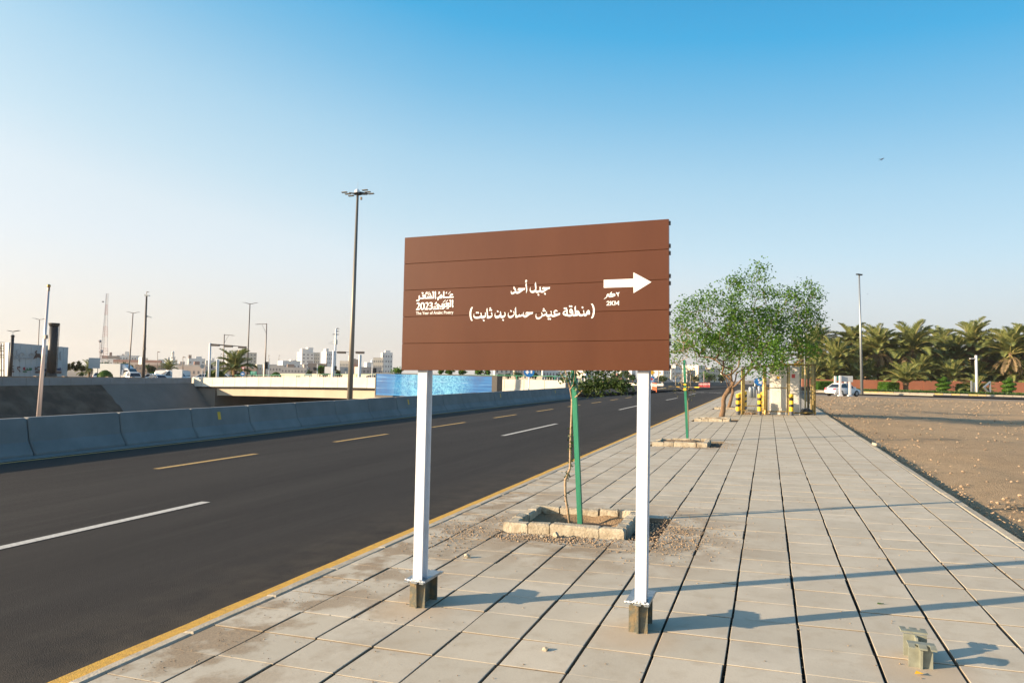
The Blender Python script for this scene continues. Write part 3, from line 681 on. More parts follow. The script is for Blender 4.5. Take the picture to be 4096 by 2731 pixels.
traced('district_lettering', KC, [
 [(148,163),(198,163),(160,260),(137,370),(140,480),(160,580),(190,660),(138,662),(95,560),(75,450),(80,330),(110,230)],
 [(875,345),(888,355),(905,430),(900,500),(850,550),(770,580),(730,573),(712,578),(705,570),(715,480),(700,370),(685,270),(712,197),(722,205),(740,400),(745,460),(770,492),(830,488),(885,465),(875,430),(850,395)],
 [(820,170),(855,195),(835,240),(790,215)], [(805,243),(838,264),(822,312),(778,280)], [(850,232),(898,265),(880,310),(840,285)],
 [(655,350),(665,360),(678,430),(672,500),(630,550),(550,580),(510,575),(490,550),(430,575),(340,588),(270,575),(225,530),(218,470),(230,410),(245,398),(238,450),(255,495),(310,515),(400,510),(490,470),(485,430),(470,400),(490,355),(500,365),(518,440),(520,480),(560,490),(655,450),(650,420),(628,400)],
 [(322,332),(360,350),(345,405),(302,375)], [(372,328),(420,360),(402,408),(358,380)], [(575,605),(625,640),(605,690),(555,650)],
 [(1355,335),(1362,345),(1382,420),(1375,490),(1330,540),(1250,565),(1210,555),(1190,525),(1130,560),(1060,578),(1010,555),(985,500),(985,430),(1000,372),(1012,375),(1005,430),(1020,475),(1065,490),(1130,470),(1190,415),(1180,370),(1175,350),(1195,312),(1205,325),(1225,400),(1225,460),(1260,480),(1320,465),(1360,435),(1350,410),(1332,385)],
 [(1085,280),(1130,312),(1112,360),(1062,325)], [(1278,590),(1325,622),(1305,672),(1256,635)],
 [(1680,298),(1705,370),(1705,440),(1670,500),(1610,545),(1550,565),(1495,545),(1465,490),(1463,430),(1482,360),(1492,370),(1485,440),(1505,485),(1550,495),(1620,470),(1690,410),(1675,370),(1660,345)],
 [(1565,265),(1612,300),(1595,348),(1545,312)],
 [(1745,165),(1755,170),(1765,300),(1770,440),(1800,472),(1850,460),(1870,430),(1885,405),(1890,445),(1920,460),(1970,430),(1985,390),(1995,440),(2020,440),(2030,400),(2015,375),(2030,340),(2040,360),(2045,440),(2070,465),(2130,450),(2200,410),(2150,400),(2110,425),(2100,415),(2125,350),(2150,342),(2260,350),(2380,343),(2360,408),(2250,440),(2170,510),(2080,548),(2040,530),(2020,495),(1960,500),(1900,522),(1860,505),(1820,545),(1770,548),(1740,552),(1740,450),(1730,350),(1715,245)]])
traced('district_lettering', KD, [
 [(2118,45),(2172,38),(2225,120),(2255,250),(2250,390),(2220,500),(2172,570),(2118,568),(2165,470),(2190,350),(2190,220),(2160,120)],
 [[(1395,213),(1440,245),(1475,320),(1480,400),(1465,425),(1440,425),(1450,380),(1462,345),(1430,390),(1380,398),(1345,370),(1337,310),(1350,250)],[(1358,310),(1385,290),(1420,300),(1415,320),(1375,328)]],
 [[(1258,472),(1278,428),(1310,437),(1390,430),(1440,400),(1478,420),(1500,432),(1540,415),(1535,330),(1520,180),(1558,118),(1570,130),(1575,290),(1640,285),(1700,330),(1715,400),(1745,422),(1800,425),(1860,405),(1850,360),(1830,320),(1858,262),(1870,300),(1880,400),(1900,420),(1930,400),(1945,350),(1985,290),(2040,262),(2075,310),(2085,380),(2075,437),(1985,432),(1955,480),(1910,500),(1870,485),(1855,462),(1800,495),(1745,503),(1700,490),(1682,462),(1600,485),(1510,500),(1465,490),(1445,468),(1390,505),(1330,512),(1275,500)],[(1550,418),(1600,362),(1668,383)],[(1985,345),(2015,325),(2050,358)]],
 [[(1265,243),(1278,250),(1272,340),(1280,430),(1255,475),(1220,490),(1160,475),(1110,440),(1092,390),(1120,325),(1185,285)],[(1140,360),(1215,320),(1225,350),(1238,420),(1190,405),(1150,385)]],
 [(1150,175),(1195,205),(1178,258),(1125,220)], [(1207,172),(1258,205),(1240,255),(1192,232)], [(1340,97),(1388,128),(1370,180),(1318,145)], [(1402,97),(1450,128),(1432,180),(1388,155)], [(1798,138),(1848,172),(1830,222),(1775,185)],
 [(848,262),(890,280),(920,325),(850,330),(800,345),(820,385),(880,405),(950,385),(1002,365),(998,440),(900,480),(800,520),(720,525),(672,485),(630,515),(560,530),(515,505),(500,472),(440,478),(400,500),(365,495),(330,545),(270,590),(200,610),(145,590),(115,530),(115,460),(135,402),(145,405),(135,470),(155,525),(210,542),(290,520),(345,460),(330,400),(318,375),(335,345),(350,370),(370,430),(420,430),(455,410),(465,370),(475,405),(505,405),(500,355),(512,320),(525,350),(528,420),(560,435),(630,430),(690,400),(670,355),(650,330),(680,292),(700,350),(700,430),(730,455),(780,450),(800,445),(770,390),(768,330),(795,285)],
 [(400,197),(443,225),(425,265),(375,240)], [(385,265),(430,290),(412,340),(362,305)], [(440,258),(488,292),(470,340),(428,312)], [(570,550),(615,580),(600,635),(548,598)], [(630,550),(678,585),(660,635),(614,605)]])
traced('emblem_lettering', KA, [
 [(215,860),(240,800),(300,778),(360,790),(395,850),(390,930),(350,1010),(285,1090),(405,1088),(365,1175),(190,1178),(185,1160),(270,1050),(315,950),(325,900),(310,865),(270,855)],
 [[(530,772),(590,785),(640,840),(660,940),(650,1060),(610,1140),(530,1175),(460,1160),(415,1090),(408,970),(430,850),(475,790)],[(500,838),(550,850),(580,930),(585,1020),(560,1105),(520,1100),(485,1030),(478,940)]],
 [(668,845),(695,790),(760,762),(820,780),(852,835),(848,910),(800,1000),(740,1080),(862,1075),(820,1160),(645,1165),(640,1150),(720,1040),(775,930),(780,880),(760,848),(720,838)],
 [(880,835),(905,780),(970,760),(1030,775),(1065,825),(1060,890),(1030,940),(1070,990),(1078,1060),(1030,1130),(940,1165),(870,1155),(865,1130),(900,1075),(960,1082),(1010,1070),(1015,1030),(990,990),(950,980),(895,985),(920,930),(985,920),(1005,870),(985,842),(940,835)],
 [(2060,318),(2110,330),(2135,370),(2100,430),(2050,400),(2000,400),(2020,440),(2080,470),(2178,470),(2145,535),(1610,555),(1610,260),(1600,225),(1660,185),(1675,220),(1672,485),(1950,475),(1950,420),(1980,350)],
 [(1995,200),(2000,230),(1885,355),(1858,350),(1985,210)], [(1830,205),(1795,275),(1810,300),(1780,328),(1742,315),(1760,255)],
 [(1520,345),(1570,420),(1588,490),(1560,555),(1500,580),(1378,572),(1375,650),(1320,678),(1310,670),(1312,510),(1365,495)],
 [(1405,205),(1445,235),(1445,290),(1400,345),(1355,355),(1345,345),(1395,295),(1355,265)],
 [(1215,182),(1240,260),(1240,340),(1228,460),(1255,540),(1212,625),(1185,570),(1175,480),(1178,300),(1158,240)],
 [(1075,192),(1120,210),(1138,260),(1130,575),(700,590),(620,580),(560,598),(395,605),(385,650),(350,700),(300,715),(200,715),(195,705),(230,640),(310,635),(330,600),(330,440),(395,400),(400,530),(580,520),(550,480),(500,435),(560,385),(640,372),(710,395),(730,440),(680,515),(795,520),(785,475),(815,430),(850,490),(880,515),(865,475),(905,430),(950,505),(950,440),(995,395),(1020,510),(1072,508),(1070,290),(1030,235)],
 [(925,270),(952,300),(915,365),(885,330)], [(855,325),(883,345),(845,420),(822,385)], [(955,322),(988,352),(945,420),(918,382)],
 [(525,245),(585,265),(590,300),(555,345),(495,375),(488,365),(545,305),(475,295),(485,270)], [(890,205),(898,235),(780,362),(755,355)], [(765,200),(790,235),(785,290),(720,350),(682,345),(690,290),(725,240),(750,250)],
 [(2115,615),(2145,690),(2140,780),(2128,930),(2158,985),(2112,1062),(2080,1010),(2075,900),(2078,740),(2058,672)],
 [(1975,622),(2025,645),(2038,700),(2030,1010),(1880,1015),(1835,1005),(1780,1020),(1695,1020),(1685,1080),(1640,1125),(1580,1138),(1515,1135),(1550,1065),(1610,1060),(1630,1010),(1625,850),(1690,815),(1698,955),(1805,945),(1780,910),(1715,860),(1770,805),(1860,788),(1930,805),(1952,850),(1890,940),(1968,942),(1968,720),(1932,660)],
 [(1340,832),(1470,955),(1535,955),(1535,850),(1595,815),(1592,1025),(1445,1030),(1345,930),(1335,960),(1410,1060),(1420,1100),(1412,1140),(1075,1150),(1110,1080),(1330,1070),(1275,1000),(1265,920),(1290,870)],
 [(1155,960),(1180,985),(1130,1058),(1105,1020)], [(1220,960),(1245,985),(1195,1055),(1172,1020)], [(1495,1048),(1512,1078),(1475,1150),(1448,1110)],
 [(1735,630),(1742,665),(1620,790),(1592,780)], [(1865,630),(1870,660),(1755,785),(1725,780)], [(1255,740),(1282,790),(1270,840),(1200,900),(1165,885),(1185,825),(1220,790)],
 [(1890,1030),(1905,1060),(1915,1090),(1900,1110),(1750,1110),(1745,1095),(1830,1080),(1850,1050)]])
def text_mesh(txt, bold=0.0):
    cu = bpy.data.curves.new('t', 'FONT'); cu.body = txt; cu.size = 1; cu.offset = bold; cu.resolution_u = 3
    ob = bpy.data.objects.new('t', cu); COL.objects.link(ob); bpy.context.view_layer.update()
    me = bpy.data.meshes.new_from_object(ob.evaluated_get(bpy.context.evaluated_depsgraph_get()))
    v = [tuple(p.co) for p in me.vertices]; f = [tuple(p.vertices) for p in me.polygons]
    bpy.data.objects.remove(ob); bpy.data.curves.remove(cu); bpy.data.meshes.remove(me); return v, f
v, f = text_mesh('The Year of Arabic Poetry', .012)
x0, x1 = min(p[0] for p in v), max(p[0] for p in v)
y1 = max(p[1] for p in v)
A0 = onsign((1650 + 190 * .07653) * .57422, (1150 + 1418 * .07653) * .57422, .002); A1 = onsign((1650 + 2140 * .07653) * .57422, (1150 + 1362 * .07653) * .57422, .002)
U0 = onsign((1650 + 190 * .07653) * .57422, (1150 + 1262 * .07653) * .57422, .002)
hh = (U0 - A0) / .72
s = MB(); s.raw([tuple(A0 + (A1 - A0) * ((p[0] - x0) / (x1 - x0)) + hh * p[1]) for p in v], f)
s.build('caption_lettering', MT['white_vinyl'], sign, world=True)

def i_post(xc, z0, z1, w=.07, d=.09):
    s = MB(); y0 = YP + .035
    s.box(xc - w / 2, y0, z0, xc + w / 2, y0 + .009, z1)
    s.box(xc - w / 2, y0 + d - .009, z0, xc + w / 2, y0 + d, z1)
    s.box(xc - .006, y0 + .009, z0, xc + .006, y0 + d - .009, z1)
    return s
def notched_plate(s, xc, y0, y1, z0, z1, w):
    s.box(xc - w / 2, y0 + .028, z0, xc + w / 2, y1 - .028, z1)
    for (a, b) in ((-.5, -.26), (-.13, .17), (.30, .5)):
        s.box(xc + a * w, y0, z0, xc + b * w, y0 + .028, z1); s.box(xc + a * w, y1 - .028, z0, xc + b * w, y1, z1)
def footing(s, xc, y0, zb, zt, w=.118, d=.235, cut=False):
    # front plate, rear plate, web between them, and the gusset in front
    s.box(xc - w / 2, y0 + .045, zb, xc + w / 2, y0 + .055, zt)
    s.box(xc - w / 2, y0 + d, zb, xc + w / 2, y0 + d + .01, zt)
    if cut: s.prism([(y0 + .055, zb), (y0 + d, zb), (y0 + d, zt - .002), (y0 + d - .05, zt - .002), (y0 + .075, zb + (zt - zb) * .35), (y0 + .055, zt - .012)], 'x', xc - .005, xc + .005)
    else: s.box(xc - .005, y0 + .055, zb, xc + .005, y0 + d, zt)
    s.prism([(y0 + .045, zb), (y0 + .045, zt), (y0 + .012, zt), (y0 + .03, zb)], 'x', xc - .006, xc + .006)
    s.prism([(y0 + d + .01, zb), (y0 + d + .01, zt), (y0 + d + .05, zt), (y0 + d + .025, zb)], 'x', xc - .006, xc + .006)
for xc, zb in ((-2.285, -.074), (-.738, -.024)):
    zt = zb + .185
    i_post(xc, zt + .018, 2.45).build('post', MT['white_paint'], sign, world=True)
    s = MB(); notched_plate(s, xc - .02, 4.415, 4.745, zt, zt + .008, .15); s.build('head_plate', MT['galv'], sign, world=True)
    s = MB(); s.box(xc - .092, 4.443, zt + .009, xc + .055, 4.70, zt + .018); s.build('base_plate', MT['galv'], sign, world=True)
    s = MB(); x = xc - .092
    while x < xc + .052: w_ = rnd(.006, .014); s.rock((x, 4.441, zt + .010 + rnd(-.003, .004)), rnd(.007, .012), .8); x += w_
    x = xc - .036
    while x < xc + .036: s.rock((x, YP + .033, zt + .021), rnd(.004, .010), 1.0); x += rnd(.004, .009)
    s.build('weld_bead', MT['weld'], sign, world=True)
    s = MB(); footing(s, xc - .02, 4.435, zb - .05, zt); s.build('footing_stub', MT['stub'], sign, world=True)
# bare stub waiting for another sign
st = thing('footing_stub', 'bare grey steel sign footing with notched plates, no post on it', 'steel footing', (.79, 4.45, T * .79))
s = MB(); footing(s, .79, 4.40, -.02, .147, .118, .20, True); s.build('stub', MT['stub2'], st, world=True)
for y0, up in ((4.40, 1), (4.60, 0)):
    s = MB(); s.box(.723, y0 + .02, .147, .857, y0 + .062, .156)
    for (a, b) in ((-.067, -.035), (-.018, .022), (.038, .067)):
        ya, yb2 = (y0 - .018, y0 + .02) if up else (y0 + .062, y0 + .098)
        b0 = -.010 if up else .004
        z = .147
        if up: s.raw([(.79 + a, ya, z + b0), (.79 + b, ya, z + b0), (.79 + b, yb2, z), (.79 + a, yb2, z), (.79 + a, ya, z + b0 + .009), (.79 + b, ya, z + b0 + .009), (.79 + b, yb2, z + .009), (.79 + a, yb2, z + .009)], [(3, 2, 1, 0), (4, 5, 6, 7), (0, 1, 5, 4), (1, 2, 6, 5), (2, 3, 7, 6), (3, 0, 4, 7)])
        else: s.box(.79 + a, ya, z, .79 + b, yb2, z + .009)
    s.build('notched_plate', MT['stub2'], st, world=True)

# ------------------------------------------------------------------ tree pits framed by kerb blocks
random.seed(3)
pit_txt = [('square tree pit of worn kerb blocks behind the brown sign', 'first'), ('chipped tree pit round the second green stake', 'second'), ('tree pit of kerb blocks at the foot of the leafy tree', 'third'), ('far tree pit of kerb blocks beyond the leafy tree', 'fourth')]
for pi, (x0, y0, x1, y1) in enumerate(pits):
    t = thing('tree_pit', pit_txt[pi][0], 'tree pit', ((x0 + x1) / 2, (y0 + y1) / 2, T * (x0 + x1) / 2), 0, 'tree pits along the kerb')
    def stone(xa, ya, xb, yb_):
        s = MB(); z0 = T * xa; s.bevbox(min(xa, xb), min(ya, yb_), T * xa - .16, max(xa, xb), max(ya, yb_), T * (xa + xb) / 2 + .095 + rnd(-.012, .006), .016)
        for k in range(len(s.v)):
            a, b, c = s.v[k]; s.v[k] = (a + rnd(-.006, .006), b + rnd(-.006, .006), c + (rnd(-.01, .004) if c > z0 else 0))
        s.build('kerb_stone', MT['kerb_old'], t, world=True)
    w_ = .125; cuts = [0, .215, .40, .80, 1.0]
    for a, b in zip(cuts[:-1], cuts[1:]):
        xa, xb = x0 + (x1 - x0) * a + .006, x0 + (x1 - x0) * b - .006
        stone(xa, y0, xb, y0 + w_); 
    cuts2 = [0, .26, .62, .80, 1.0]
    for a, b in zip(cuts2[:-1], cuts2[1:]):
        xa, xb = x0 + (x1 - x0) * a + .008, x0 + (x1 - x0) * b - .008; stone(xa, y1 - w_, xb, y1)
    for xx in (x0, x1 - w_):
        cu = [0, .2, .45, .75, 1.0]
        for a, b in zip(cu[:-1], cu[1:]): stone(xx + (.004 if xx == x0 else 0), y0 + w_ + .008 + (y1 - y0 - 2 * w_ - .016) * a + .004, xx + w_ - .004, y0 + w_ + .008 + (y1 - y0 - 2 * w_ - .016) * b - .004)
    s = MB(); n = 22; xa, xb, ya, yb_ = x0 + w_ - .02, x1 - w_ + .02, y0 + w_ - .02, y1 - w_ + .02; dep = .10 if pi == 0 else -.03
    for j in range(n + 1):
        for i in range(n + 1):
            x, y = xa + (xb - xa) * i / n, ya + (yb_ - ya) * j / n
            e = min(i, j, n - i, n - j) / n; bowl = min(1, e * 4)
            s.v.append((x, y, T * x - dep * bowl - .0 + .03 * mnoise.noise((x * 5, y * 5, pi)) + .015 * mnoise.noise((x * 17, y * 17, pi)) + (.04 if pi else .02)))
    for j in range(n):
        for i in range(n): a = j * (n + 1) + i; s.f.append((a, a + 1, a + n + 2, a + n + 1)); s.mi.append(0)
    s.build('soil', MT['soil'], t, smooth=True, world=True)

# rubble and grit lying on the slabs
random.seed(77)
s = MB()
def scatter(cx_, cy_, sx_, sy_, n, r0, r1):
    for i in range(n):
        x, y = random.gauss(cx_, sx_), random.gauss(cy_, sy_)
        if any(a - .02 < x < q + .02 and b - .02 < y < d + .02 for a, b, q, d in pits): continue
        if x < TX0 or x > 2.3: continue
        r = rnd(r0, r1) * random.choice((.5, .6, .7, .8, 1)); s.rock((x, y, T * x + r * .3), r)
scatter(-2.95, 6.85, .22, .45, 700, .004, .013); scatter(-1.95, 6.78, .45, .10, 900, .004, .015); scatter(-1.0, 7.25, .22, .42, 1300, .004, .013)
scatter(-.75, 7.35, .35, .45, 420, .003, .009); scatter(-3.0, 5.6, .2, .9, 400, .002, .007); scatter(-1.9, 16.6, .6, .12, 200, .006, .016); scatter(-1.05, 17.3, .2, .5, 160, .006, .014)
scatter(-3.2, 4.1, .12, 1.0, 260, .002, .006); scatter(-3.25, 9, .1, 2, 240, .003, .008); scatter(-2.6, 4.15, .35, .5, 220, .002, .0055)
for i in range(900): x, y = rnd(-3.3, 2.2), 2.2 + 14 * random.random() ** 1.6; r = rnd(.0018, .0045) * (1 + y / 14); s.rock((x, y, T * x + r * .3), r)
tag(s.build('rubble', MT['pebble']), kind='stuff')
def stone_thing(x, y, r, lab, mat='kerb_old', n='stone'):
    q = MB(); q.rock((0, 0, r * .55), r, .75); o = q.build(n, MT[mat]); o.location = (x, y, T * x - .003); tag(o, lab, 'stone')
stone_thing(-2.52, 5.85, .034, 'fist sized pale stone on the slabs behind the left post')
stone_thing(-2.0, 6.88, .045, 'largest broken stone lying against the front of the near tree pit')
stone_thing(-2.12, 6.80, .026, 'small rounded stone just left of the largest broken stone')
stone_thing(.755, 4.485, .022, 'pale wedge of stone under the bare steel footing')
stone_thing(-1.22, 4.02, .022, 'brown lump of mortar on the slabs in front of the right post')
def scrap(x, y, pts, mat, name, lab, cat, z=.004):
    q = MB(); q.face([(a, b, c) for a, b, c in pts]); o = q.build(name, MT[mat]); o.location = (x, y, T * x + z); tag(o, lab, cat)
scrap(.76, 4.33, [(-.022, -.01, .002), (.018, -.014, .01), (.024, .008, .004), (-.01, .014, .012)], 'amber', 'fallen_leaf', 'small yellow leaf lying in front of the bare steel footing', 'leaf')
scrap(.74, 5.55, [(-.02, -.008, 0), (.02, -.006, .012), (.024, .01, .004), (-.015, .012, .006)], 'leaf_top', 'fallen_leaf', 'small green leaf on the slabs behind the bare steel footing', 'leaf')

# stones and litter on the dirt
random.seed(91); s = MB()
for i in range(2600):
    x = 2.5 + 42 * random.random() ** 1.9; y = 5 + 68 * random.random() ** 1.25; r = rnd(.006, .02) * (1 + y / 22); s.rock((x, y, zlot(x, y) + r * .25 + .01), r, .6)
for i in range(1200):
    x, y = random.gauss(3.75, .45), random.gauss(9.9, .55); r = rnd(.008, .032); s.rock((x, y, zlot(x, y) + r * .5 + rnd(0, .03)), r, .75)
for i in range(420):
    x, y = 14 + rnd(-11, 26), 74 + rnd(-3, 6); r = rnd(.03, .10); s.rock((x, y, zlot(x, y) + r * .4), r, .6)
for i in range(900):
    y = 6 + 30 * random.random(); x = 2.42 + abs(random.gauss(0, .12)); r = rnd(.006, .02); s.rock((x, y, zlot(x, y) + r * .3), r, .7)
tag(s.build('gravel', MT['pebble']), kind='stuff')
q = MB(); q.rock((0, 0, .03), .07, .5); o = q.build('plastic_scrap', MT['trash_blue']); o.location = (4.1, 9.85, zlot(4.1, 9.85) + .05); tag(o, 'scrap of blue plastic in the rubble heap on the dirt', 'litter')
q = MB(); q.box(-.06, -.06, -.02, .06, .10, .035); o = q.build('broken_kerb_stone', MT['kerb']); o.location = (2.33, 17.9, T * 2.33 + .02); o.rotation_euler = (.1, .1, .5); tag(o, 'broken pale piece of edging lying at the gap in the pavement edge', 'stone')
# ------------------------------------------------------------------ stakes, saplings and the leafy tree
def stake(x, y, px_top, py_top, w, lab, cut=0):
    zb = T * x - .15; Z = -W[0][2] * -x + W[1][2] * y
    tp = P(px_top, py_top, Z); t = thing('tree_stake', lab, 'stake', (x, y, T * x), 0, 'green stakes holding the young trees')
    s = MB(); h = tp.z - zb; dx, dy = tp.x - x, 0
    v = []
    for z, f in ((zb, 0), (tp.z, 1)):
        for a, b in ((-1, -1), (1, -1), (1, 1), (-1, 1)): v.append((x + dx * f + a * w / 2, y + b * w / 2 + .02 * f, z))
    s.raw(v, [(3, 2, 1, 0), (4, 5, 6, 7), (0, 1, 5, 4), (1, 2, 6, 5), (2, 3, 7, 6), (3, 0, 4, 7)])
    s.build('post', MT['wood_green'], t, world=True); return t
stake(-1.93, 7.62, 1311, 800, .052, 'thick green timber stake beside the sapling behind the sign')
st2 = stake(-1.88, 18.1, 1570.5, 826, .058, 'slim green timber stake in the second tree pit')
g = P(1573.3, 882, 17.65)
for z0, z1 in ((-.03, .01), (-.16, -.10)): s = MB(); s.box(g.x - .034, g.y - .04, g.z + z0, g.x + .034, g.y + .02, g.z + z1); s.build('tie', MT['amber'], st2, world=True)

def spray(s, p, d, n, L, w, spread, up=.2):
    for i in range(n):
        q = p + Vector((random.gauss(0, spread), random.gauss(0, spread), random.gauss(0, spread * .8)))
        dd = Vector((rnd(-1, 1), rnd(-1, 1), rnd(-.9, .7))).normalized() + d * .4
        nr = Vector((rnd(-1, 1), rnd(-1, 1), rnd(-.2, 1.4))).normalized()
        k = rnd(.7, 1.25); s.leaf(q, dd, nr, L * k, w * k)
def sap_pt(x, y, dz=0):             # pixel of the enlarged sapling view -> point in its plane
    g = P((1950 + x * .47847) * .57422, (1450 + y * .47847) * .57422, 7.86 + dz); return g
random.seed(13)
sap = thing('sapling', 'young sapling with pale crooked trunk in the near tree pit behind the sign', 'young tree', (-2.0, 7.5, T * -2))
tr = [sap_pt(x, y) for x, y in ((690, 1375), (672, 1240), (655, 1140), (650, 1060), (650, 980), (668, 940), (690, 880), (692, 770), (694, 680), (697, 600), (703, 450), (707, 330), (706, 305))]
s = MB(); s.tube(tr, [.0155, .015, .0145, .014, .0145, .014, .0135, .0125, .012, .0125, .012, .012, .013], 9)
bl = [sap_pt(706, 305), sap_pt(692, 225, .02), sap_pt(682, 180), sap_pt(650, 60, -.04), sap_pt(640, -80)]
s.tube(bl, [.011, .010, .008, .006, .004], 7); s.tube([bl[2], sap_pt(650, 150, .03), sap_pt(608, 85, .05)], [.006, .004, .003], 6)
s.tube([sap_pt(690, 225), sap_pt(715, 190, -.03), sap_pt(732, 90, -.05), sap_pt(738, -90, -.05)], [.008, .007, .006, .004], 6)
br = [sap_pt(707, 308), sap_pt(745, 280, -.05), sap_pt(790, 235, -.12), sap_pt(860, 190, -.2), sap_pt(960, 160, -.3), sap_pt(1080, 175, -.35), sap_pt(1165, 195, -.4)]
s.tube(br, [.009, .008, .007, .006, .005, .004, .002], 6)
br2 = [br[3], sap_pt(930, 110, -.1), sap_pt(1000, 70, -.1), sap_pt(1090, 20, 0), sap_pt(1150, -60, .1)]; s.tube(br2, [.006, .005, .004, .003, .002], 6)
s.build('trunk', MT['bark_pale'], sap, smooth=True, world=True)
s = MB()
def along(path, n, L, w, sp, s):
    for i in range(n):
        k = random.random() * (len(path) - 1.001); a = int(k); p = path[a].lerp(path[a + 1], k - a); spray(s, p, (path[a + 1] - path[a]).normalized(), 1, L, w, sp)
along(tr[4:11], 120, .030, .009, .016, s); along(tr[:5], 12, .03, .009, .016, s)
along(br[2:], 520, .046, .014, .05, s); along(br[4:], 260, .044, .013, .04, s); along(br2, 420, .046, .014, .07, s); along(bl[2:], 70, .036, .011, .035, s); along([sap_pt(650, 150), sap_pt(608, 95)], 45, .034, .010, .03, s)
along([sap_pt(760, 190, -.1), sap_pt(880, 210, -.2), sap_pt(960, 235, -.3)], 190, .044, .013, .045, s); along([sap_pt(700, 90), sap_pt(770, 75), sap_pt(840, 60), sap_pt(1000, -20)], 180, .042, .013, .05, s)
along([sap_pt(1000, 190, -.3), sap_pt(1170, 190, -.4)], 130, .042, .013, .03, s)
s.build('foliage', MT['leaf_sap'], sap, world=True)

def grow(nodes, parents, pts, start_idx):
    pts = sorted(pts, key=lambda p: (p - nodes[start_idx]).length)
    for p in pts:
        best = None
        for i in range(start_idx, len(nodes)):
            q = nodes[i]; d = p - q
            if d.length < .05: continue
            c = d.length * (1.0 + .5 * max(0, -d.z / d.length)) + .10 * (q - nodes[start_idx]).length
            if best is None or c < best[0]: best = (c, i)
        i = best[1]; q = nodes[i]; d = p - q; n = max(1, int(d.length / .28)); pr = i
        nrm = Vector((rnd(-1, 1), rnd(-1, 1), rnd(-.3, .8))) * d.length * .13
        for k in range(1, n + 1):
            t = k / n; nodes.append(q + d * t + nrm * math.sin(math.pi * t) + Vector((0, 0, .05 * math.sin(math.pi * t) * d.length))); parents.append(pr); pr = len(nodes) - 1
def branches(s, nodes, parents, r_tip=.006, expo=.5, start=0, rmax=9):
    cnt = [0] * len(nodes); kids = [0] * len(nodes)
    for i, p in enumerate(parents):
        if p >= 0: kids[p] += 1
    for i in range(len(nodes) - 1, -1, -1):
        if kids[i] == 0: cnt[i] += 1
        if parents[i] >= 0: cnt[parents[i]] += cnt[i]
    rad = [min(rmax, r_tip * cnt[i] ** expo) for i in range(len(nodes))]
    for i, p in enumerate(parents):
        if p >= 0 and i >= start: s.tube([nodes[p], nodes[i]], [min(rad[p], rad[i] * 1.25), rad[i]], 6 if rad[i] > .015 else 4, cap=False)
    return rad, kids
# big leafy tree over the third pit
random.seed(17)
def t3(x, y, dz=0): return P((2860 + x * .18707) * .57422, (1430 + y * .18707) * .57422, 28.3 + dz)
tree = thing('leafy_tree', 'leafy broad crowned street tree with crooked trunk by the caged cabinet', 'tree', (-1.67, 29.4, T * -1.67))
trk = [t3(x, y) for x, y in ((140, 1310), (150, 1230), (175, 1120), (185, 1010), (180, 920), (205, 830), (250, 760), (295, 690), (320, 650))]
s = MB(); s.tube(trk, [.135, .112, .098, .090, .086, .090, .092, .094, .085], 12)
limbs = [[(320, 650), (270, 600), (245, 500), (170, 380), (90, 270), (20, 200)], [(330, 640), (310, 560), (270, 460), (215, 350), (190, 250), (180, 120)], [(350, 630), (395, 560), (440, 470), (455, 350), (440, 200), (470, 40)],
         [(350, 640), (420, 610), (500, 540), (600, 430), (700, 310), (800, 220)], [(395, 560), (330, 480), (240, 390), (150, 330)]]
nodes = [trk[-1]]; par = [-1]
for li, lm in enumerate(limbs):
    pr = 0; dz = rnd(-.5, .5)
    for k, (x, y) in enumerate(lm): nodes.append(t3(x, y, dz * k * .5)); par.append(pr); pr = len(nodes) - 1
for pth, r0 in zip(limbs, (.07, .055, .06, .055, .03)):
    pass
lumps = [(1598, 765, 52), (1645, 722, 55), (1715, 692, 62), (1795, 718, 66), (1842, 715, 42), (1718, 790, 85), (1800, 795, 58), (1632, 815, 52), (1733, 640, 30), (1858, 675, 30), (1590, 712, 34), (1765, 828, 45), (1690, 800, 70), (1838, 790, 42), (1690, 655, 26), (1575, 800, 40), (1770, 760, 60), (1868, 752, 22), (1560, 740, 22)]
pts = []
tot = sum(r * r for _, _, r in lumps)
for (px, py, r) in lumps:
    for i in range(max(5, int(620 * r * r / tot))):
        while True:
            v = Vector((rnd(-1, 1), rnd(-1, 1), rnd(-1, 1)))
            if v.length < 1: break
        R = r / F * 28.3; c = P(px, py, 28.3); sgn = rnd(-1, 1) - (1.6 if py > 805 and px > 1650 else 0)
        pts.append(c + Vector((v.x * R, v.y * R * 1.15 + sgn * .7, v.z * R)))
grow(nodes, par, pts, 1)
rad, kids = branches(s, nodes, par, .0055, .47, 1, .085)
s.build('trunk', MT['bark'], tree, smooth=True, world=True)
s = MB()
for i in range(len(nodes)):
    if i > 32 and kids[i] == 0:
        d = (nodes[i] - nodes[par[i]]).normalized(); spray(s, nodes[i], d, 74, .095, .031, .18)
    elif i > 40 and rad[i] < .02: spray(s, nodes[i], Vector((0, 0, 1)), 20, .092, .03, .15)
s.build('crown', MT['leaf'], tree, world=True)
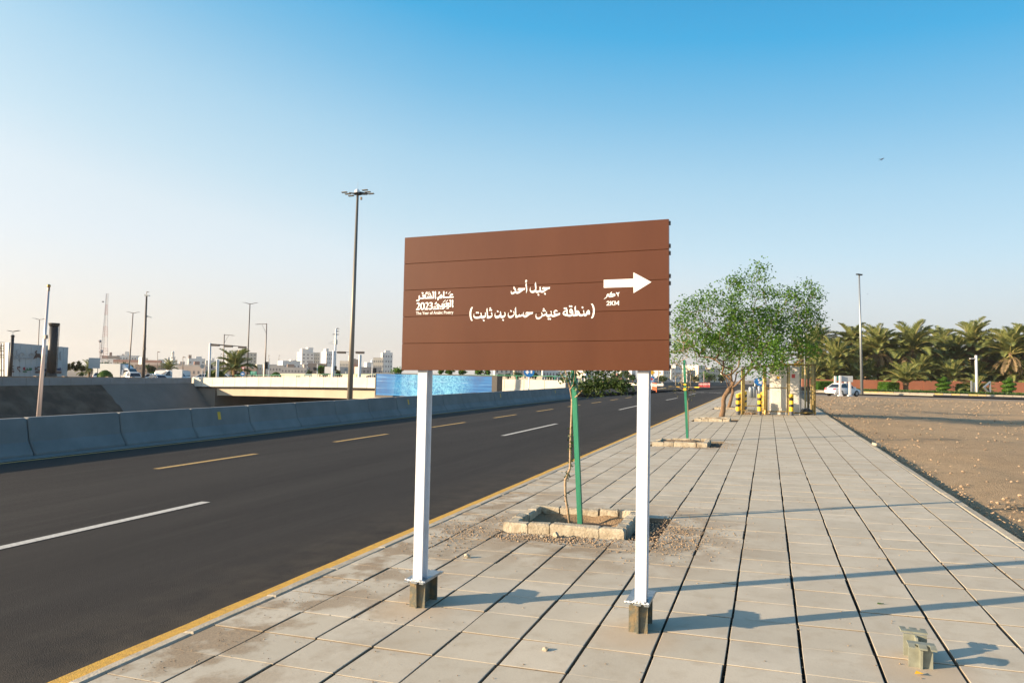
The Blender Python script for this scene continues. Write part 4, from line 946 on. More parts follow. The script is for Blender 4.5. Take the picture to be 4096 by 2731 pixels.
# dry sapling tied to the slim stake
random.seed(19)
ds = thing('sapling', 'thin half dry sapling drooping round the slim green stake in the second pit', 'young tree', (-1.84, 18.15, T * -1.84))
def t2(px, py, dz=0): return P(px, py, 17.7 + dz)
nodes = [t2(1580, 1012), t2(1581, 960), t2(1578, 900), t2(1582, 860), t2(1575, 830)]; par = [-1, 0, 1, 2, 3]
pts = [t2(random.gauss(1572, 17), rnd(745, 905), rnd(-.3, .3)) for i in range(34)] + [t2(random.gauss(1556, 9), rnd(800, 885), rnd(-.2, .2)) for i in range(16)] + [t2(random.gauss(1590, 5), rnd(850, 930), rnd(-.1, .1)) for i in range(14)]
pts = [p for p in pts]
grow(nodes, par, pts, 2)
s = MB(); rad, kids = branches(s, nodes, par, .004, .45, 1, .016); s.build('trunk', MT['twig'], ds, world=True)
s = MB()
for i in range(5, len(nodes)): spray(s, nodes[i], Vector((0, 0, -1)), 6 if kids[i] else 12, .042, .013, .07)
s.build('foliage', MT['leaf_dry'], ds, world=True)
# one more street tree behind the bollards
random.seed(23)
def simple_tree(name, lab, base, h, trunk_r, blobs, leaves, L, mat, bark='bark', group=None, cat='tree', trunk_h=None, seg=.6):
    t = thing(name, lab, cat, tuple(base), 0, group); b = Vector(base)
    th = trunk_h or h * .4; s = MB(); top = b + Vector((rnd(-.1, .1) * h * .3, 0, th))
    nodes = [b, b.lerp(top, .5) + Vector((rnd(-.04, .04) * h, rnd(-.04, .04) * h, 0)), top]; par = [-1, 0, 1]
    s.tube(nodes, [trunk_r, trunk_r * .8, trunk_r * .65], 8)
    pts = []
    for (dx, dy, dz, r) in blobs:
        for i in range(max(3, int(leaves / 40 / len(blobs)))):
            v = Vector((random.gauss(0, .45), random.gauss(0, .45), random.gauss(0, .45))); pts.append(b + Vector((dx, dy, dz)) + v * r)
    for p in pts:
        i = min(range(2, len(nodes)), key=lambda k: (nodes[k] - p).length + .2 * (nodes[k] - top).length); nodes.append(nodes[i].lerp(p, .55) + Vector((0, 0, .04 * h))); par.append(i); nodes.append(p); par.append(len(nodes) - 2)
    rad, kids = branches(s, nodes, par, trunk_r * .07, .5, 3, trunk_r * .6); s.build('trunk', MT[bark], t, world=True)
    s = MB()
    for p in pts: spray(s, p, Vector((0, 0, .3)), 40, L, L * .33, L * 2.3)
    s.build('crown', MT[mat], t, world=True); return t
g = t3(450, 740, 8.5); g2 = Vector((g.x, g.y, T * g.x))
simple_tree('street_tree', 'slim street tree behind the row of striped bollards', (-1.86, 37.0, T * -1.86), 4.2, .09, [(.3, 0, 2.6, .9), (-.6, .3, 3.1, .8), (.9, .2, 3.3, .8), (.2, -.4, 3.7, .6)], 2600, .075, 'leaf')

# ------------------------------------------------------------------ fenced cabinet
random.seed(29)
KX = .001837
def kx(x): return -1.0 + (x - 635) * KX
FY = 31.35
cg = thing('wire_cage', 'yellow and olive pipe cage of chain link round the white cabinet', 'fence', (.4, FY, T * .4))
def zk(y, Z=29.7): return (1250 - y) * .18707 / 2809.9 * Z    # height over the slabs from the enlarged view
def pipe(x, y, z0, z1, r, mat, n='pipe'): q = MB(); q.tube([(x, y, z0 + T * x), (x, y, z1 + T * x)], r, 10); q.build(n, MT[mat], cg, smooth=True, world=True)
HT = zk(205)
pipe(kx(608), FY, 0, HT - .1, .022, 'cagepipe'); pipe(kx(640), FY + .05, 0, HT - .1, .034, 'cagepipe'); pipe(kx(668), FY + .1, .1, HT - .1, .02, 'cagepipe')
pipe(kx(1092), FY + .05, .05, HT - .05, .055, 'cagepipe'); pipe(kx(1135), FY, 0, HT, .022, 'cageframe'); pipe(kx(1120), FY - .02, 0, .2, .04, 'cagepipe'); pipe(kx(1160), FY + .02, .08, zk(660), .022, 'cageframe')
pipe(kx(1590), FY, .08, HT, .024, 'cageframe'); pipe(kx(1628), FY + .03, 0, HT, .032, 'cagepipe')
pipe(kx(2165), FY, 0, HT, .03, 'cageframe'); pipe(kx(2135), FY + .25, .05, HT + .12, .036, 'cagepipe')
pipe(kx(1960) + .1, FY + 2.0, .05, HT + .05, .03, 'cagepipe'); pipe(kx(2020) + .08, FY + 1.4, .05, HT + .02, .045, 'cageframe'); pipe(kx(2085) + .05, FY + .8, .05, HT + .1, .034, 'cagepipe')
pipe(kx(608) , FY + 2.1, 0, HT - .1, .03, 'cagepipe')
def rail(x0, x1, y0, y1, z, h, mat='cageframe', n='rail'):
    q = MB(); q.tube([(x0, y0, z + T * x0), (x1, y1, z + T * x1)], h, 8); q.build(n, MT[mat], cg, world=True)
rail(kx(600), kx(1140), FY, FY, zk(1165), .022); rail(kx(680), kx(1060), FY + .6, FY + .6, zk(1080), .016); rail(kx(1165), kx(1590), FY, FY, zk(1180), .025); rail(kx(1720), kx(2190), FY, FY, zk(1205), .028)
rail(kx(1140), kx(1590), FY, FY, zk(688), .016); rail(kx(1190), kx(2175), FY, FY, zk(212), .026); rail(kx(1190), kx(1900), FY + .5, FY + .5, zk(186), .024, 'amber'); rail(kx(2165), kx(1960) + .1, FY, FY + 2.0, zk(212), .022); rail(kx(2165), kx(1960) + .1, FY, FY + 2.0, zk(1195), .022)
rail(kx(608), kx(608), FY, FY + 2.1, HT - .1, .02); rail(kx(608), kx(608), FY, FY + 2.1, zk(1165), .02); rail(kx(608), kx(1190), FY, FY, HT - .06, .02)
def mesh_panel(xa, xb, za, zb, y=FY, vertical_axis='x', L=None):
    q = MB(); st = .075; Wd = (xb - xa); Hh = zb - za; r = .0024
    def P3(u, v): return (xa + u, y + .004, za + v + T * (xa + u)) if vertical_axis == 'x' else (xa, y + u, za + v + T * xa)
    Wd = L or Wd
    k = -Hh
    while k < Wd:
        for sg in (1, -1):
            pts = []
            u0, u1 = k, k + Hh
            v0, v1 = (0, Hh) if sg > 0 else (Hh, 0)
            a, b = max(0, u0), min(Wd, u1)
            if b - a > .02:
                va = v0 + (v1 - v0) * (a - u0) / (u1 - u0); vb = v0 + (v1 - v0) * (b - u0) / (u1 - u0); q.tube([P3(a, va), P3(b, vb)], r, 3, cap=False)
        k += st
    tag(q.build('chain_link', MT['wire'], cg, world=True), kind='stuff')
mesh_panel(kx(668), kx(1060), zk(1165), zk(860)); mesh_panel(kx(1170), kx(1590), zk(1180), zk(215)); mesh_panel(kx(1650), kx(2160), zk(1200), zk(215)); mesh_panel(kx(2165), 0, zk(1195), zk(215), FY, 'y', 2.0); mesh_panel(kx(608), 0, zk(1165), zk(300), FY, 'y', 2.1)
# slab and rubble inside, cabinet
cb = thing('utility_cabinet', 'tall white double door utility cabinet standing inside the wire cage', 'cabinet', (.7, FY + 1.0, T * .7))
cx0, cx1, cy = kx(1215), kx(1868), FY + .55
q = MB(); q.bevbox(cx0 - .02, cy - .03, T * .4 - .02, cx1, cy + .8, T * .4 + zk(1190) , .01); q.build('plinth', MT['cabinet'], cb, world=True)
q = MB(); q.bevbox(cx0, cy, T * .4 + zk(1190), cx1 - .02, cy + .75, T * .4 + zk(232), .02); q.build('body', MT['cabinet'], cb, world=True)
for a, b in ((1258, 1600), (1608, 1840)):
    q = MB(); q.bevbox(kx(a), cy - .02, T * .4 + zk(1115), kx(b), cy - .002, T * .4 + zk(260), .004); q.build('door', MT['cabinet'], cb, world=True)
q = MB(); q.box(kx(1370), cy - .024, T * .4 + zk(500), kx(1425), cy - .021, T * .4 + zk(440)); q.build('sticker', MT['amber'], cb, world=True)
q = MB(); q.box(kx(1690), cy - .024, T * .4 + zk(470), kx(1760), cy - .021, T * .4 + zk(390)); q.build('sticker', MT['pink'], cb, world=True)
cd = thing('conduit', 'white conduit pipe with junction box beside the cabinet', 'pipe', (kx(1892), FY + .9, T * 1.3))
q = MB(); q.tube([(kx(1892), FY + .9, T * 1.3), (kx(1890), FY + .9, T * 1.3 + zk(170))], .022, 8); q.build('pipe', MT['galv'], cd, world=True)
q = MB(); q.box(kx(1848), FY + .85, T * 1.3 + zk(192), kx(1885), FY + .97, T * 1.3 + zk(150)); q.build('box', MT['white_plain'], cd, world=True)
q = MB()
bagv = []
for i in range(9):
    for j in range(14):
        a = math.pi * i / 8; b = 2 * math.pi * j / 14; r = 1 + .22 * mnoise.noise((math.cos(b) * 2, math.sin(b) * 2, a * 2))
        bagv.append((.24 * math.sin(a) * math.cos(b) * r, .2 * math.sin(a) * math.sin(b) * r, .11 + .125 * math.cos(a) * r - (.02 if a > 1.6 else 0)))
q.raw(bagv, [(i * 14 + j, i * 14 + (j + 1) % 14, (i + 1) * 14 + (j + 1) % 14, (i + 1) * 14 + j) for i in range(8) for j in range(14)])
o = q.build('rubbish_bag', MT['bag'], smooth=True); o.location = (kx(2005), FY + .28, T * 1.5 + .03); tag(o, 'crumpled black rubbish bag in the corner of the wire cage', 'rubbish bag')
q = MB(); random.seed(41)
q.face([(-1.05, FY - .05, T * -1.05 - .02), (1.9, FY - .05, T * 1.9 - .02), (1.9, FY + 2.3, T * 1.9 - .02), (-1.05, FY + 2.3, T * -1.05 - .02)]); q.build('bed', MT['soil'], cg, world=True)
q = MB()
for i in range(260): r = rnd(.012, .05); x, y = rnd(-.95, 0.1), FY + rnd(.05, 2.1); q.rock((x, y, T * x - .01 + r * .3), r)
tag(q.build('cage_rubble', MT['pebble']), kind='stuff')
stone_thing(-1.16, 31.2, .075, 'pale lump of rubble at the left foot of the wire cage')
# striped bollards
def bollard_proto(lab, loc):
    t = thing('bollard', lab, 'bollard', loc, 0, 'yellow and black striped bollards')
    r = .083; bands = [(0, .17, 'dkgrey'), (.17, .345, 'y_paint'), (.345, .455, 'k_paint'), (.455, .605, 'y_paint'), (.605, .72, 'k_paint'), (.72, .87, 'y_paint')]
    for a, b, mname in bands:
        q = MB(); q.tube([(0, 0, a), (0, 0, b)], r, 18, cap=(b > .8)); q.build('band', MT[mname], t, smooth=False)
    return t
row = [(-1.18 + .02 * i, 31.0 + .95 * i) for i in range(7)]
b0 = bollard_proto('nearest striped bollard of the row beside the leafy tree trunk', (row[0][0], row[0][1], T * row[0][0]))
for i in range(1, 7): dup(b0, (row[i][0], row[i][1], T * row[i][0]), rnd(0, 3), '%s striped bollard from the front in the row beside the leafy tree' % ORD[i])
for x, y, lab in ((kx(1003), 31.0, 'striped bollard in front of the left bay of the wire cage'), (kx(1668), 30.85, 'striped bollard in front of the white cabinet doors'), (kx(985) + .12, 34.6, 'striped bollard behind the left bay of the wire cage')):
    dup(b0, (x, y, T * x), rnd(0, 3), lab)
# grey bollards and keep-right signs far down the pavement
gbz = 52.0
for i, (x, yt, yb_) in enumerate(((760, 620, 800), (828, 612, 798), (948, 612, 800), (1018, 612, 800))):
    b = P((2860 + x * .18707) * .57422, (1430 + yb_ * .18707) * .57422, 52); top = P((2860 + x * .18707) * .57422, (1430 + yt * .18707) * .57422, 52)
    t = thing('bollard', '%s plain pale grey bollard from the left, seen through the wire cage' % ORD[i], 'bollard', tuple(b), 0, 'grey bollards beyond the cage')
    q = MB(); h = top.z - b.z; q.lathe([(.15, -.2), (.15, h - .08), (.12, h - .02), (.04, h)], 14); q.build('post', MT['galv'], t, smooth=True)
def arrow2d(s, c, ux, uz, L, w, ang, off):       # flat white arrow
    ca, sa = math.cos(ang), math.sin(ang)
    pts = [(-.5, -.14), (.02, -.14), (.02, -.38), (.5, 0), (.02, .38), (.02, .14), (-.5, .14)]
    def fn(x, y): u, v = (x * ca - y * sa) * L, (x * sa + y * ca) * L; return c + ux * u + uz * v + off
    s.poly([pts], fn)
def disc_sign(name, lab, ctr, r, zb, rz, disc_mat, pole_mat='pole_white', arrows=(), cat='traffic sign', group=None, pole_r=.035):
    t = thing(name, lab, cat, (ctr.x, ctr.y, zb), rz, group)
    q = MB(); q.tube([(0, .03, -.3), (0, .03, ctr.z - zb + r * .9)], pole_r, 8); q.build('pole', MT[pole_mat], t)
    q = MB(); n = 24; q.prism([(r * math.cos(2 * math.pi * k / n), ctr.z - zb + r * math.sin(2 * math.pi * k / n)) for k in range(n)], 'y', -.045, -.02); q.build('disc', MT[disc_mat], t)
    for (dx, dz, L, ang) in arrows:
        q = MB(); arrow2d(q, Vector((dx * r, -.05, ctr.z - zb + dz * r)), Vector((1, 0, 0)), Vector((0, 0, 1)), L * r, .3, ang, Vector((0, 0, 0))); q.build('arrow', MT['white_vinyl'], t)
    return t
c = P((2860 + 950 * .18707) * .57422, (1430 + 515 * .18707) * .57422, 53.5); disc_sign('keep_right_sign', 'blue keep right disc with white arrow seen left of the cage pipe', c, 88 * .18707 / 2809.9 * 53.5, -.25, CR, 'blue', arrows=((.05, 0, 1.5, -1.0),))
c = P((2860 + 862 * .18707) * .57422, (1430 + 500 * .18707) * .57422, 54.5); disc_sign('keep_right_sign', 'second blue keep right disc partly hidden by the leaves', c, 60 * .18707 / 2809.9 * 54.5, -.25, CR + .7, 'blue', arrows=((.05, 0, 1.5, -1.0),))
# ------------------------------------------------------------------ bridge over the cutting
random.seed(33)
BC, BE = Vector((-69.0, 70.2)), Vector((-16.9, 60.4))
bd = (BE - BC).normalized(); bn = Vector((bd.y, -bd.x))       # bn points to the camera side
BL_ = (BE - BC).length; BANG = math.atan2(bd.y, bd.x)
zA = P(430, 867, 89.5).z; zB = P(1300, 873.5, 62.6).z            # parapet top at its two ends
def btop(u): return zA + (zB - zA) * (u / BL_) + .18 * math.sin(math.pi * min(1, u / BL_))
br_ = thing('road_bridge', 'pale concrete road bridge crossing the cutting behind the near barrier', 'bridge', (BC.x, BC.y, -1.2), BANG)
def bl(u, v, z): return (u, v, z + 1.2)
PH = 1.12
npan = 25; us = [0.0]
w0 = BL_ / npan
for i in range(npan):
    u0, u1 = i * w0, (i + 1) * w0; za, zb = btop(u0), btop(u1); q = MB(); e = .022
    for (a, b, c, d, z0, z1, z0b, z1b) in ((u0 + e, u1 - e, -.02, .16, za - PH * .72, za, zb - PH * .72, zb), (u0 + e, u1 - e, -.09, .22, za - PH, za - PH * .72, zb - PH, zb - PH * .72)):
        top_in = -.02 if z1 < za - .1 else c
        v = [bl(a, c, z0), bl(b, c, z0b), bl(b, d, z0b), bl(a, d, z0), bl(a, top_in, z1), bl(b, top_in, z1b), bl(b, d - .02, z1b), bl(a, d - .02, z1)]
        q.raw(v, [(3, 2, 1, 0), (4, 5, 6, 7), (0, 1, 5, 4), (1, 2, 6, 5), (2, 3, 7, 6), (3, 0, 4, 7)])
    q.build('parapet_panel', MT['parapet'], br_)
q = MB()                                          # deck slab, deepened like a tunnel to keep the underpass dark
for i in range(24):
    u0, u1 = BL_ * i / 24 - (1 if i == 0 else 0), BL_ * (i + 1) / 24 + (2 if i == 23 else 0); za, zb = btop(u0) - PH, btop(u1) - PH
    v = [bl(u0, -.02, za - .16), bl(u1, -.02, zb - .16), bl(u1, 62, zb - .16), bl(u0, 62, za - .16), bl(u0, -.02, za), bl(u1, -.02, zb), bl(u1, 62, zb), bl(u0, 62, za)]
    q.raw(v, [(3, 2, 1, 0), (4, 5, 6, 7), (0, 1, 5, 4), (1, 2, 6, 5), (2, 3, 7, 6), (3, 0, 4, 7)])
q.build('deck', MT['asphalt'], br_)
q = MB(); uA, uB = 4.6, 37.6
for i in range(14):
    u0, u1 = uA + (uB - uA) * i / 14, uA + (uB - uA) * (i + 1) / 14; za, zb = btop(u0) - PH - .16, btop(u1) - PH - .16
    da = .95 + .12 * (u0 - uA) / (uB - uA); db = .95 + .12 * (u1 - uA) / (uB - uA)
    v = [bl(u0, .45, za - da), bl(u1, .45, zb - db), bl(u1, 1.3, zb - db), bl(u0, 1.3, za - da), bl(u0, .33, za), bl(u1, .33, zb), bl(u1, 1.3, zb), bl(u0, 1.3, za)]
    q.raw(v, [(3, 2, 1, 0), (4, 5, 6, 7), (0, 1, 5, 4), (1, 2, 6, 5), (2, 3, 7, 6), (3, 0, 4, 7)])
q.build('girder', MT['girder'], br_)
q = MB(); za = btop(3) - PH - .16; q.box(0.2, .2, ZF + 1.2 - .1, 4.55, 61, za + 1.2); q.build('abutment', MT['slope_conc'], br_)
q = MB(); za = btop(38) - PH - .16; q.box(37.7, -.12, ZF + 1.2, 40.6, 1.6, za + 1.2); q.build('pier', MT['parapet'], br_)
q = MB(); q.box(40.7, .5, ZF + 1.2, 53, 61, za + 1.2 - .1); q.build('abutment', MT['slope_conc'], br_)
q = MB(); q.box(4.6, 60, ZF + 1.2, 40.6, 61, za + 1.1); q.build('light_block_wall', MT['slope_conc'], br_)  # added wall that shuts out light from the far end of the underpass
# green railing on the parapet
def railing(name, lab, pts, h, step, group=None):
    t = thing(name, lab, 'railing', tuple(pts[0]), 0, group)
    q = MB(); q.tube([p + Vector((0, 0, h)) for p in pts], .035, 5); q.build('top_rail', MT['green_rail'], t, world=True)
    q = MB(); q.tube([p + Vector((0, 0, h * .25)) for p in pts], .02, 4); q.build('lower_rail', MT['green_rail'], t, world=True)
    for a, b in zip(pts[:-1], pts[1:]):
        n = max(1, int((b - a).length / step))
        for i in range(n): p = a.lerp(b, i / n); q = MB(); q.box(p.x - .035, p.y - .035, p.z, p.x + .035, p.y + .035, p.z + h + .03); q.build('post', MT['green_rail'], t, world=True)
    q = MB()
    for a, b in zip(pts[:-1], pts[1:]):
        n = max(1, int((b - a).length / .28))
        for i in range(n): p = a.lerp(b, i / n); q.box(p.x - .022, p.y - .022, p.z, p.x + .022, p.y + .022, p.z + h * .8)
    tag(q.build('balusters', MT['parapet'], t, world=True), kind='stuff')
    return t
rp = []
for i in range(13):
    u = BL_ * (i / 12); p2 = BC + bd * u - bn * 6.5; rp.append(Vector((p2.x, p2.y, btop(u) - .28)))
railing('green_railing', 'long green footway railing on the far side of the bridge', rp[::-1], .62, 4.2)

# far wall of the cutting and the brown kerb wall above it
t = thing('cutting_wall', 'grey panelled retaining wall along the top of the far embankment', 'wall', (XL, 40, -1))
zt0, zt1 = P(0, 868, 65).z, P(430, 867, 89.5).z; y0w, y1w = 44.5, 69.9
def wz(y): return zt0 + (zt1 - zt0) * (y - y0w) / (y1w - y0w)
y = y1w
while y > -20:
    ya, yb2 = y - 2.35, y; q = MB()
    v = [(XL - .25, ya + .02, -1.7), (XL + .02, ya + .02, -1.7), (XL + .02, yb2 - .02, -1.7), (XL - .25, yb2 - .02, -1.7), (XL - .2, ya + .02, wz(ya)), (XL, ya + .02, wz(ya)), (XL, yb2 - .02, wz(yb2)), (XL - .2, yb2 - .02, wz(yb2))]
    q.raw(v, [(3, 2, 1, 0), (4, 5, 6, 7), (0, 1, 5, 4), (1, 2, 6, 5), (2, 3, 7, 6), (3, 0, 4, 7)]); q.build('panel', MT['parapet_grey'], t, world=True); y -= 2.35
t = thing('kerb_wall', 'low brown wall with small posts behind the far retaining wall', 'wall', (-72, 40, -1.5))
q = MB(); za, zb = P(0, 863.5, 70).z, P(300, 866.5, 86).z
A = P(-60, 863, 66); B = P(330, 866.5, 88)
def lerp(a, b, k): return a + (b - a) * k
d = (B - A); nn = Vector((-d.y, d.x, 0)).normalized() * .25
q.raw([(A.x, A.y, ZL - .1), (B.x, B.y, ZL - .1), (B.x + nn.x, B.y + nn.y, ZL - .1), (A.x + nn.x, A.y + nn.y, ZL - .1), tuple(A), tuple(B), tuple(B + nn), tuple(A + nn)], [(3, 2, 1, 0), (4, 5, 6, 7), (0, 1, 5, 4), (1, 2, 6, 5), (2, 3, 7, 6), (3, 0, 4, 7)])
MT['brownwall'] = M('brown_wall', (.26, .20, .15), .9, (.21, .16, .12), 1.5); q.build('wall', MT['brownwall'], t, world=True)
for x in (405, 828, 1215, 1565, 1832, 2020):
    px = x * .14648; k = (px + 60) / 390; p = A.lerp(B, k); q = MB(); q.box(p.x - .22, p.y - .22, p.z - .7, p.x + .2, p.y + .2, p.z + .06); q.build('post', MT['brownwall'], t, world=True)

# ------------------------------------------------------------------ digital screen
def mat_screen():
    mt, nt, b = NT('lit_screen'); L = nt.links
    tc = nd(nt, 'TexCoord'); v = tc.outputs['Generated']
    mp = nd(nt, 'Mapping'); mp.inputs['Scale'].default_value = (5.2, 1, 1); L.new(v, mp.inputs['Vector']); p = mp.outputs[0]
    st = nd(nt, 'Mapping'); st.inputs['Scale'].default_value = (1.2, 1, 7); L.new(v, st.inputs['Vector'])
    c = mix_rgb(nt, nz(nt, st.outputs[0], 1.6, 4, .3, .7), (.03, .16, .38), (.10, .38, .68))
    c = mix_rgb(nt, mth(nt, 'MULTIPLY', nz(nt, p, 1.1, 3, .5, .7), .6), c, (.10, .16, .30))
    sx = nd(nt, 'SeparateXYZ'); L.new(v, sx.inputs[0])
    mid = mth(nt, 'MULTIPLY', mapr(nt, sx.outputs[0], .12, .36), mapr(nt, sx.outputs[0], .86, .66))
    def fil(scale, dist, ph, w):
        n = nd(nt, 'TexNoise'); n.inputs['Scale'].default_value = scale; n.inputs['Detail'].default_value = 3; n.inputs['Distortion'].default_value = dist
        m2 = nd(nt, 'Mapping'); m2.inputs['Location'].default_value = (ph, ph, ph); L.new(p, m2.inputs['Vector']); L.new(m2.outputs[0], n.inputs['Vector'])
        return mapr(nt, mth(nt, 'ABSOLUTE', mth(nt, 'SUBTRACT', n.outputs[0], .5)), w, 0)
    f1 = mth(nt, 'MAXIMUM', mth(nt, 'MAXIMUM', fil(1.5, 2.2, 0, .03), fil(2.4, 2.8, 3, .04)), fil(4.0, 2.0, 7, .05))
    c = mix_rgb(nt, mth(nt, 'MULTIPLY', f1, mid), c, (.45, .95, 1.0))
    c = mix_rgb(nt, mth(nt, 'MULTIPLY', mid, .28), c, (.12, .62, .80))
    st2 = nd(nt, 'Mapping'); st2.inputs['Scale'].default_value = (2.2, 1, 9); st2.inputs['Location'].default_value = (4, 0, 2); L.new(v, st2.inputs['Vector'])
    c = mix_rgb(nt, nz(nt, st2.outputs[0], 1.5, 3, .60, .74), c, (.55, .78, .95))
    em = nd(nt, 'Emission'); L.new(c, em.inputs[0]); em.inputs[1].default_value = 0.5
    gl = nd(nt, 'BsdfGlossy'); gl.inputs['Roughness'].default_value = .3; gl.inputs[0].default_value = (.03, .03, .03, 1)
    ad = nd(nt, 'AddShader'); L.new(em.outputs[0], ad.inputs[0]); L.new(gl.outputs[0], ad.inputs[1]); L.new(ad.outputs[0], nt.nodes['Material Output'].inputs[0])
    return mt
SM = mat_screen()
a0, a1 = P(863, 856, 64), P(863, 912, 64); b0_, b1_ = P(1131, 862.5, 58.5), P(1131, 907.5, 58.5)
dirx = Vector((b0_.x - a0.x, b0_.y - a0.y, 0)); LW = dirx.length; sang = math.atan2(dirx.y, dirx.x)
sh = a0.z - a1.z
t = thing('digital_screen', 'wide digital screen showing a blue abstract picture beyond the barrier', 'screen', (a0.x, a0.y, a1.z), sang)
q = MB(); q.face([(.10, -.012, .22), (LW - .02, -.012, .22), (LW - .02, -.012, sh - .08), (.10, -.012, sh - .08)]); q.build('display', SM, t)
q = MB(); q.box(-.0, 0, 0, LW + .48, .9, sh); q.build('casing', MT['screenframe'], t)
q = MB(); q.box(0, -.06, 0, LW + .48, -.001, .21); q.box(0, -.06, sh - .075, LW + .48, -.001, sh); q.box(0, -.06, .21, .09, -.001, sh - .075); q.box(LW - .015, -.06, .21, LW + .48, -.001, sh - .075); q.build('frame', MT['screenframe'], t)
for u in (1.2, LW / 2, LW - 1.2): q = MB(); q.box(u - .2, .3, ZF - a1.z, u + .2, .7, 0); q.build('leg', MT['screenframe'], t)

# ------------------------------------------------------------------ poles, lamps and masts
def pole_thing(name, lab, cat, px_b, py_b, px_t, py_t, Z, r0, r1, mat, zb=None, group=None, nseg=8):
    tp = P(px_t, py_t, Z); bp = P(px_b, py_b, Z)
    if zb is None: zb = bp.z
    k = (tp.z - zb) / max(.1, tp.z - bp.z); base = tp + (bp - tp) * k
    t = thing(name, lab, cat, tuple(base), 0, group)
    q = MB(); q.tube([base, base.lerp(tp, .5), tp], [r0, (r0 + r1) / 2, r1], nseg); q.build('pole', MT[mat], t, smooth=True, world=True)
    return t, base, tp
CX = Vector((math.cos(CR), math.sin(CR), 0)); CYV = Vector((-math.sin(CR), math.cos(CR), 0))
def part_tube(t, name, pts, r, mat, n=6): q = MB(); q.tube(pts, r, n); return q.build(name, MT[mat], t, world=True)
def lamp_head(t, c, dirv, L, w, h, mat='pole_dark', name='luminaire'):
    q = MB(); d = dirv.normalized(); sd = Vector((-d.y, d.x, 0)); up = Vector((0, 0, 1))
    v = []
    for u in (0, 1):
        for s_ in (-1, 1):
            for z in (0, 1): v.append(tuple(c + d * L * u + sd * w * s_ * (.5 if u else .35) + up * (h * z * (1 if not u else .5) + .0)))
    q.raw(v, [(0, 2, 6, 4), (1, 5, 7, 3), (0, 1, 3, 2), (4, 6, 7, 5), (0, 4, 5, 1), (2, 3, 7, 6)]); return q.build(name, MT[mat], t, world=True)
# high mast
t, b, tp = pole_thing('high_mast_light', 'tall dark high mast light with six floodlights round its head', 'light mast', 803, 925, 821.5, 446, 62, .30, .10, 'mast', ZF, nseg=14)
cc = tp
part_tube(t, 'head_ring', [cc + Vector((math.cos(2 * math.pi * i / 12) * .35, math.sin(2 * math.pi * i / 12) * .35, .02)) for i in range(13)], .06, 'black')
part_tube(t, 'arm', [cc - CX * .85 + CYV * .5 + Vector((0, 0, .22)), cc, cc + CX * .9 - CYV * .4 + Vector((0, 0, -.10))], .07, 'black'); part_tube(t, 'arm', [cc + Vector((-.1, 0, .25)), cc + CX * .9 + CYV * .1 + Vector((0, 0, .05))], .06, 'black')
for i, (dx, dz) in enumerate(((-1.15, .14), (-.85, .0), (-.55, -.16), (.40, .34), (.65, .17), (.95, .03))):
    c = cc + CX * (dx if dx > 0 else dx) + Vector((0, 0, dz)); q = MB(); d = CX + Vector((0, 0, .08)) - CYV * .15
    mt_ = Matrix.Translation(c) @ d.to_track_quat('X', 'Z').to_matrix().to_4x4(); q.box(-.26 if dx < 0 else 0, -.13, -.035, .22 if dx < 0 else .5, .13, .035, mt_); q.build('floodlight', MT['mast'], t, world=True)
q = MB(); q.lathe([(.0, -.02), (.20, 0), (.24, .12), (.20, .28), (.10, .38), (.02, .42)], 14, tuple(cc + Vector((-.05, 0, .05)))); q.build('dome', MT['white_plain'], t, smooth=True, world=True)
part_tube(t, 'rod', [cc + Vector((0, 0, .4)), cc + Vector((0, 0, 1.1))], .008, 'pole')
q = MB(); c = cc + CX * .32 + Vector((0, 0, -.38)); q.box(c.x - .07, c.y - .07, c.z - .12, c.x + .07, c.y + .07, c.z + .12); q.build('winch_box', MT['pole_dark'], t, world=True)
# flagpole
t, b, tp = pole_thing('flagpole', 'shiny flagpole with a golden ball behind the barrier at left', 'flagpole', 86.5, 985, 111.5, 668, 22.5, .070, .032, 'flag', None, nseg=14)
q = MB(); R = .055; q.lathe([(.004, -R)] + [(R * math.sin(math.pi * i / 8), -R * math.cos(math.pi * i / 8)) for i in range(1, 8)] + [(.004, R)], 14, tuple(tp + Vector((.005, 0, .16)))); q.build('ball', MT['gold'], t, smooth=True, world=True)
part_tube(t, 'truck', [tp, tp + Vector((0, 0, .11))], .04, 'pole'); p = b.lerp(tp, .665); q = MB(); q.box(p.x - .01, p.y - .05, p.z - .05, p.x + .085, p.y + .04, p.z + .07); q.build('cleat', MT['pole'], t, world=True)
# black advertising column and the black lamp at the far left
t, b, tp = pole_thing('black_column', 'thick black column with flared foot and side ladder by the white wall', 'column', 116.5, 867, 124.5, 742, 98.5, .62, .52, 'black', ZL, nseg=20)
q = MB(); q.lathe([(.82, 0), (.74, .3), (.63, 1.0)], 18, (b.x, b.y, b.z + .9)); q.build('foot', MT['black'], t, smooth=True, world=True)
q = MB(); q.lathe([(.53, -.5), (.62, -.3), (.70, -.05), (.70, 0)], 18, tuple(tp)); q.build('cap', MT['black'], t, smooth=True, world=True)
part_tube(t, 'ladder_rail', [b + CX * .80 + Vector((0, 0, 1.5)), tp + CX * .80 + Vector((0, 0, -.1)), tp + CX * .6], .035, 'pole_dark'); part_tube(t, 'ladder_rail', [b + CX * .68 + Vector((0, 0, 1.5)), tp + CX * .68 + Vector((0, 0, -.1))], .025, 'pole_dark')
for i in range(9): p = b.lerp(tp, .25 + .08 * i); part_tube(t, 'rung', [p + CX * .62, p + CX * .82], .02, 'black', 4)
t, b, tp = pole_thing('black_lamp', 'black street lamp with a wing shaped double head in front of the white wall', 'street lamp', 22.5, 866, 29.5, 769, 92.5, .24, .18, 'black', ZL, nseg=12)
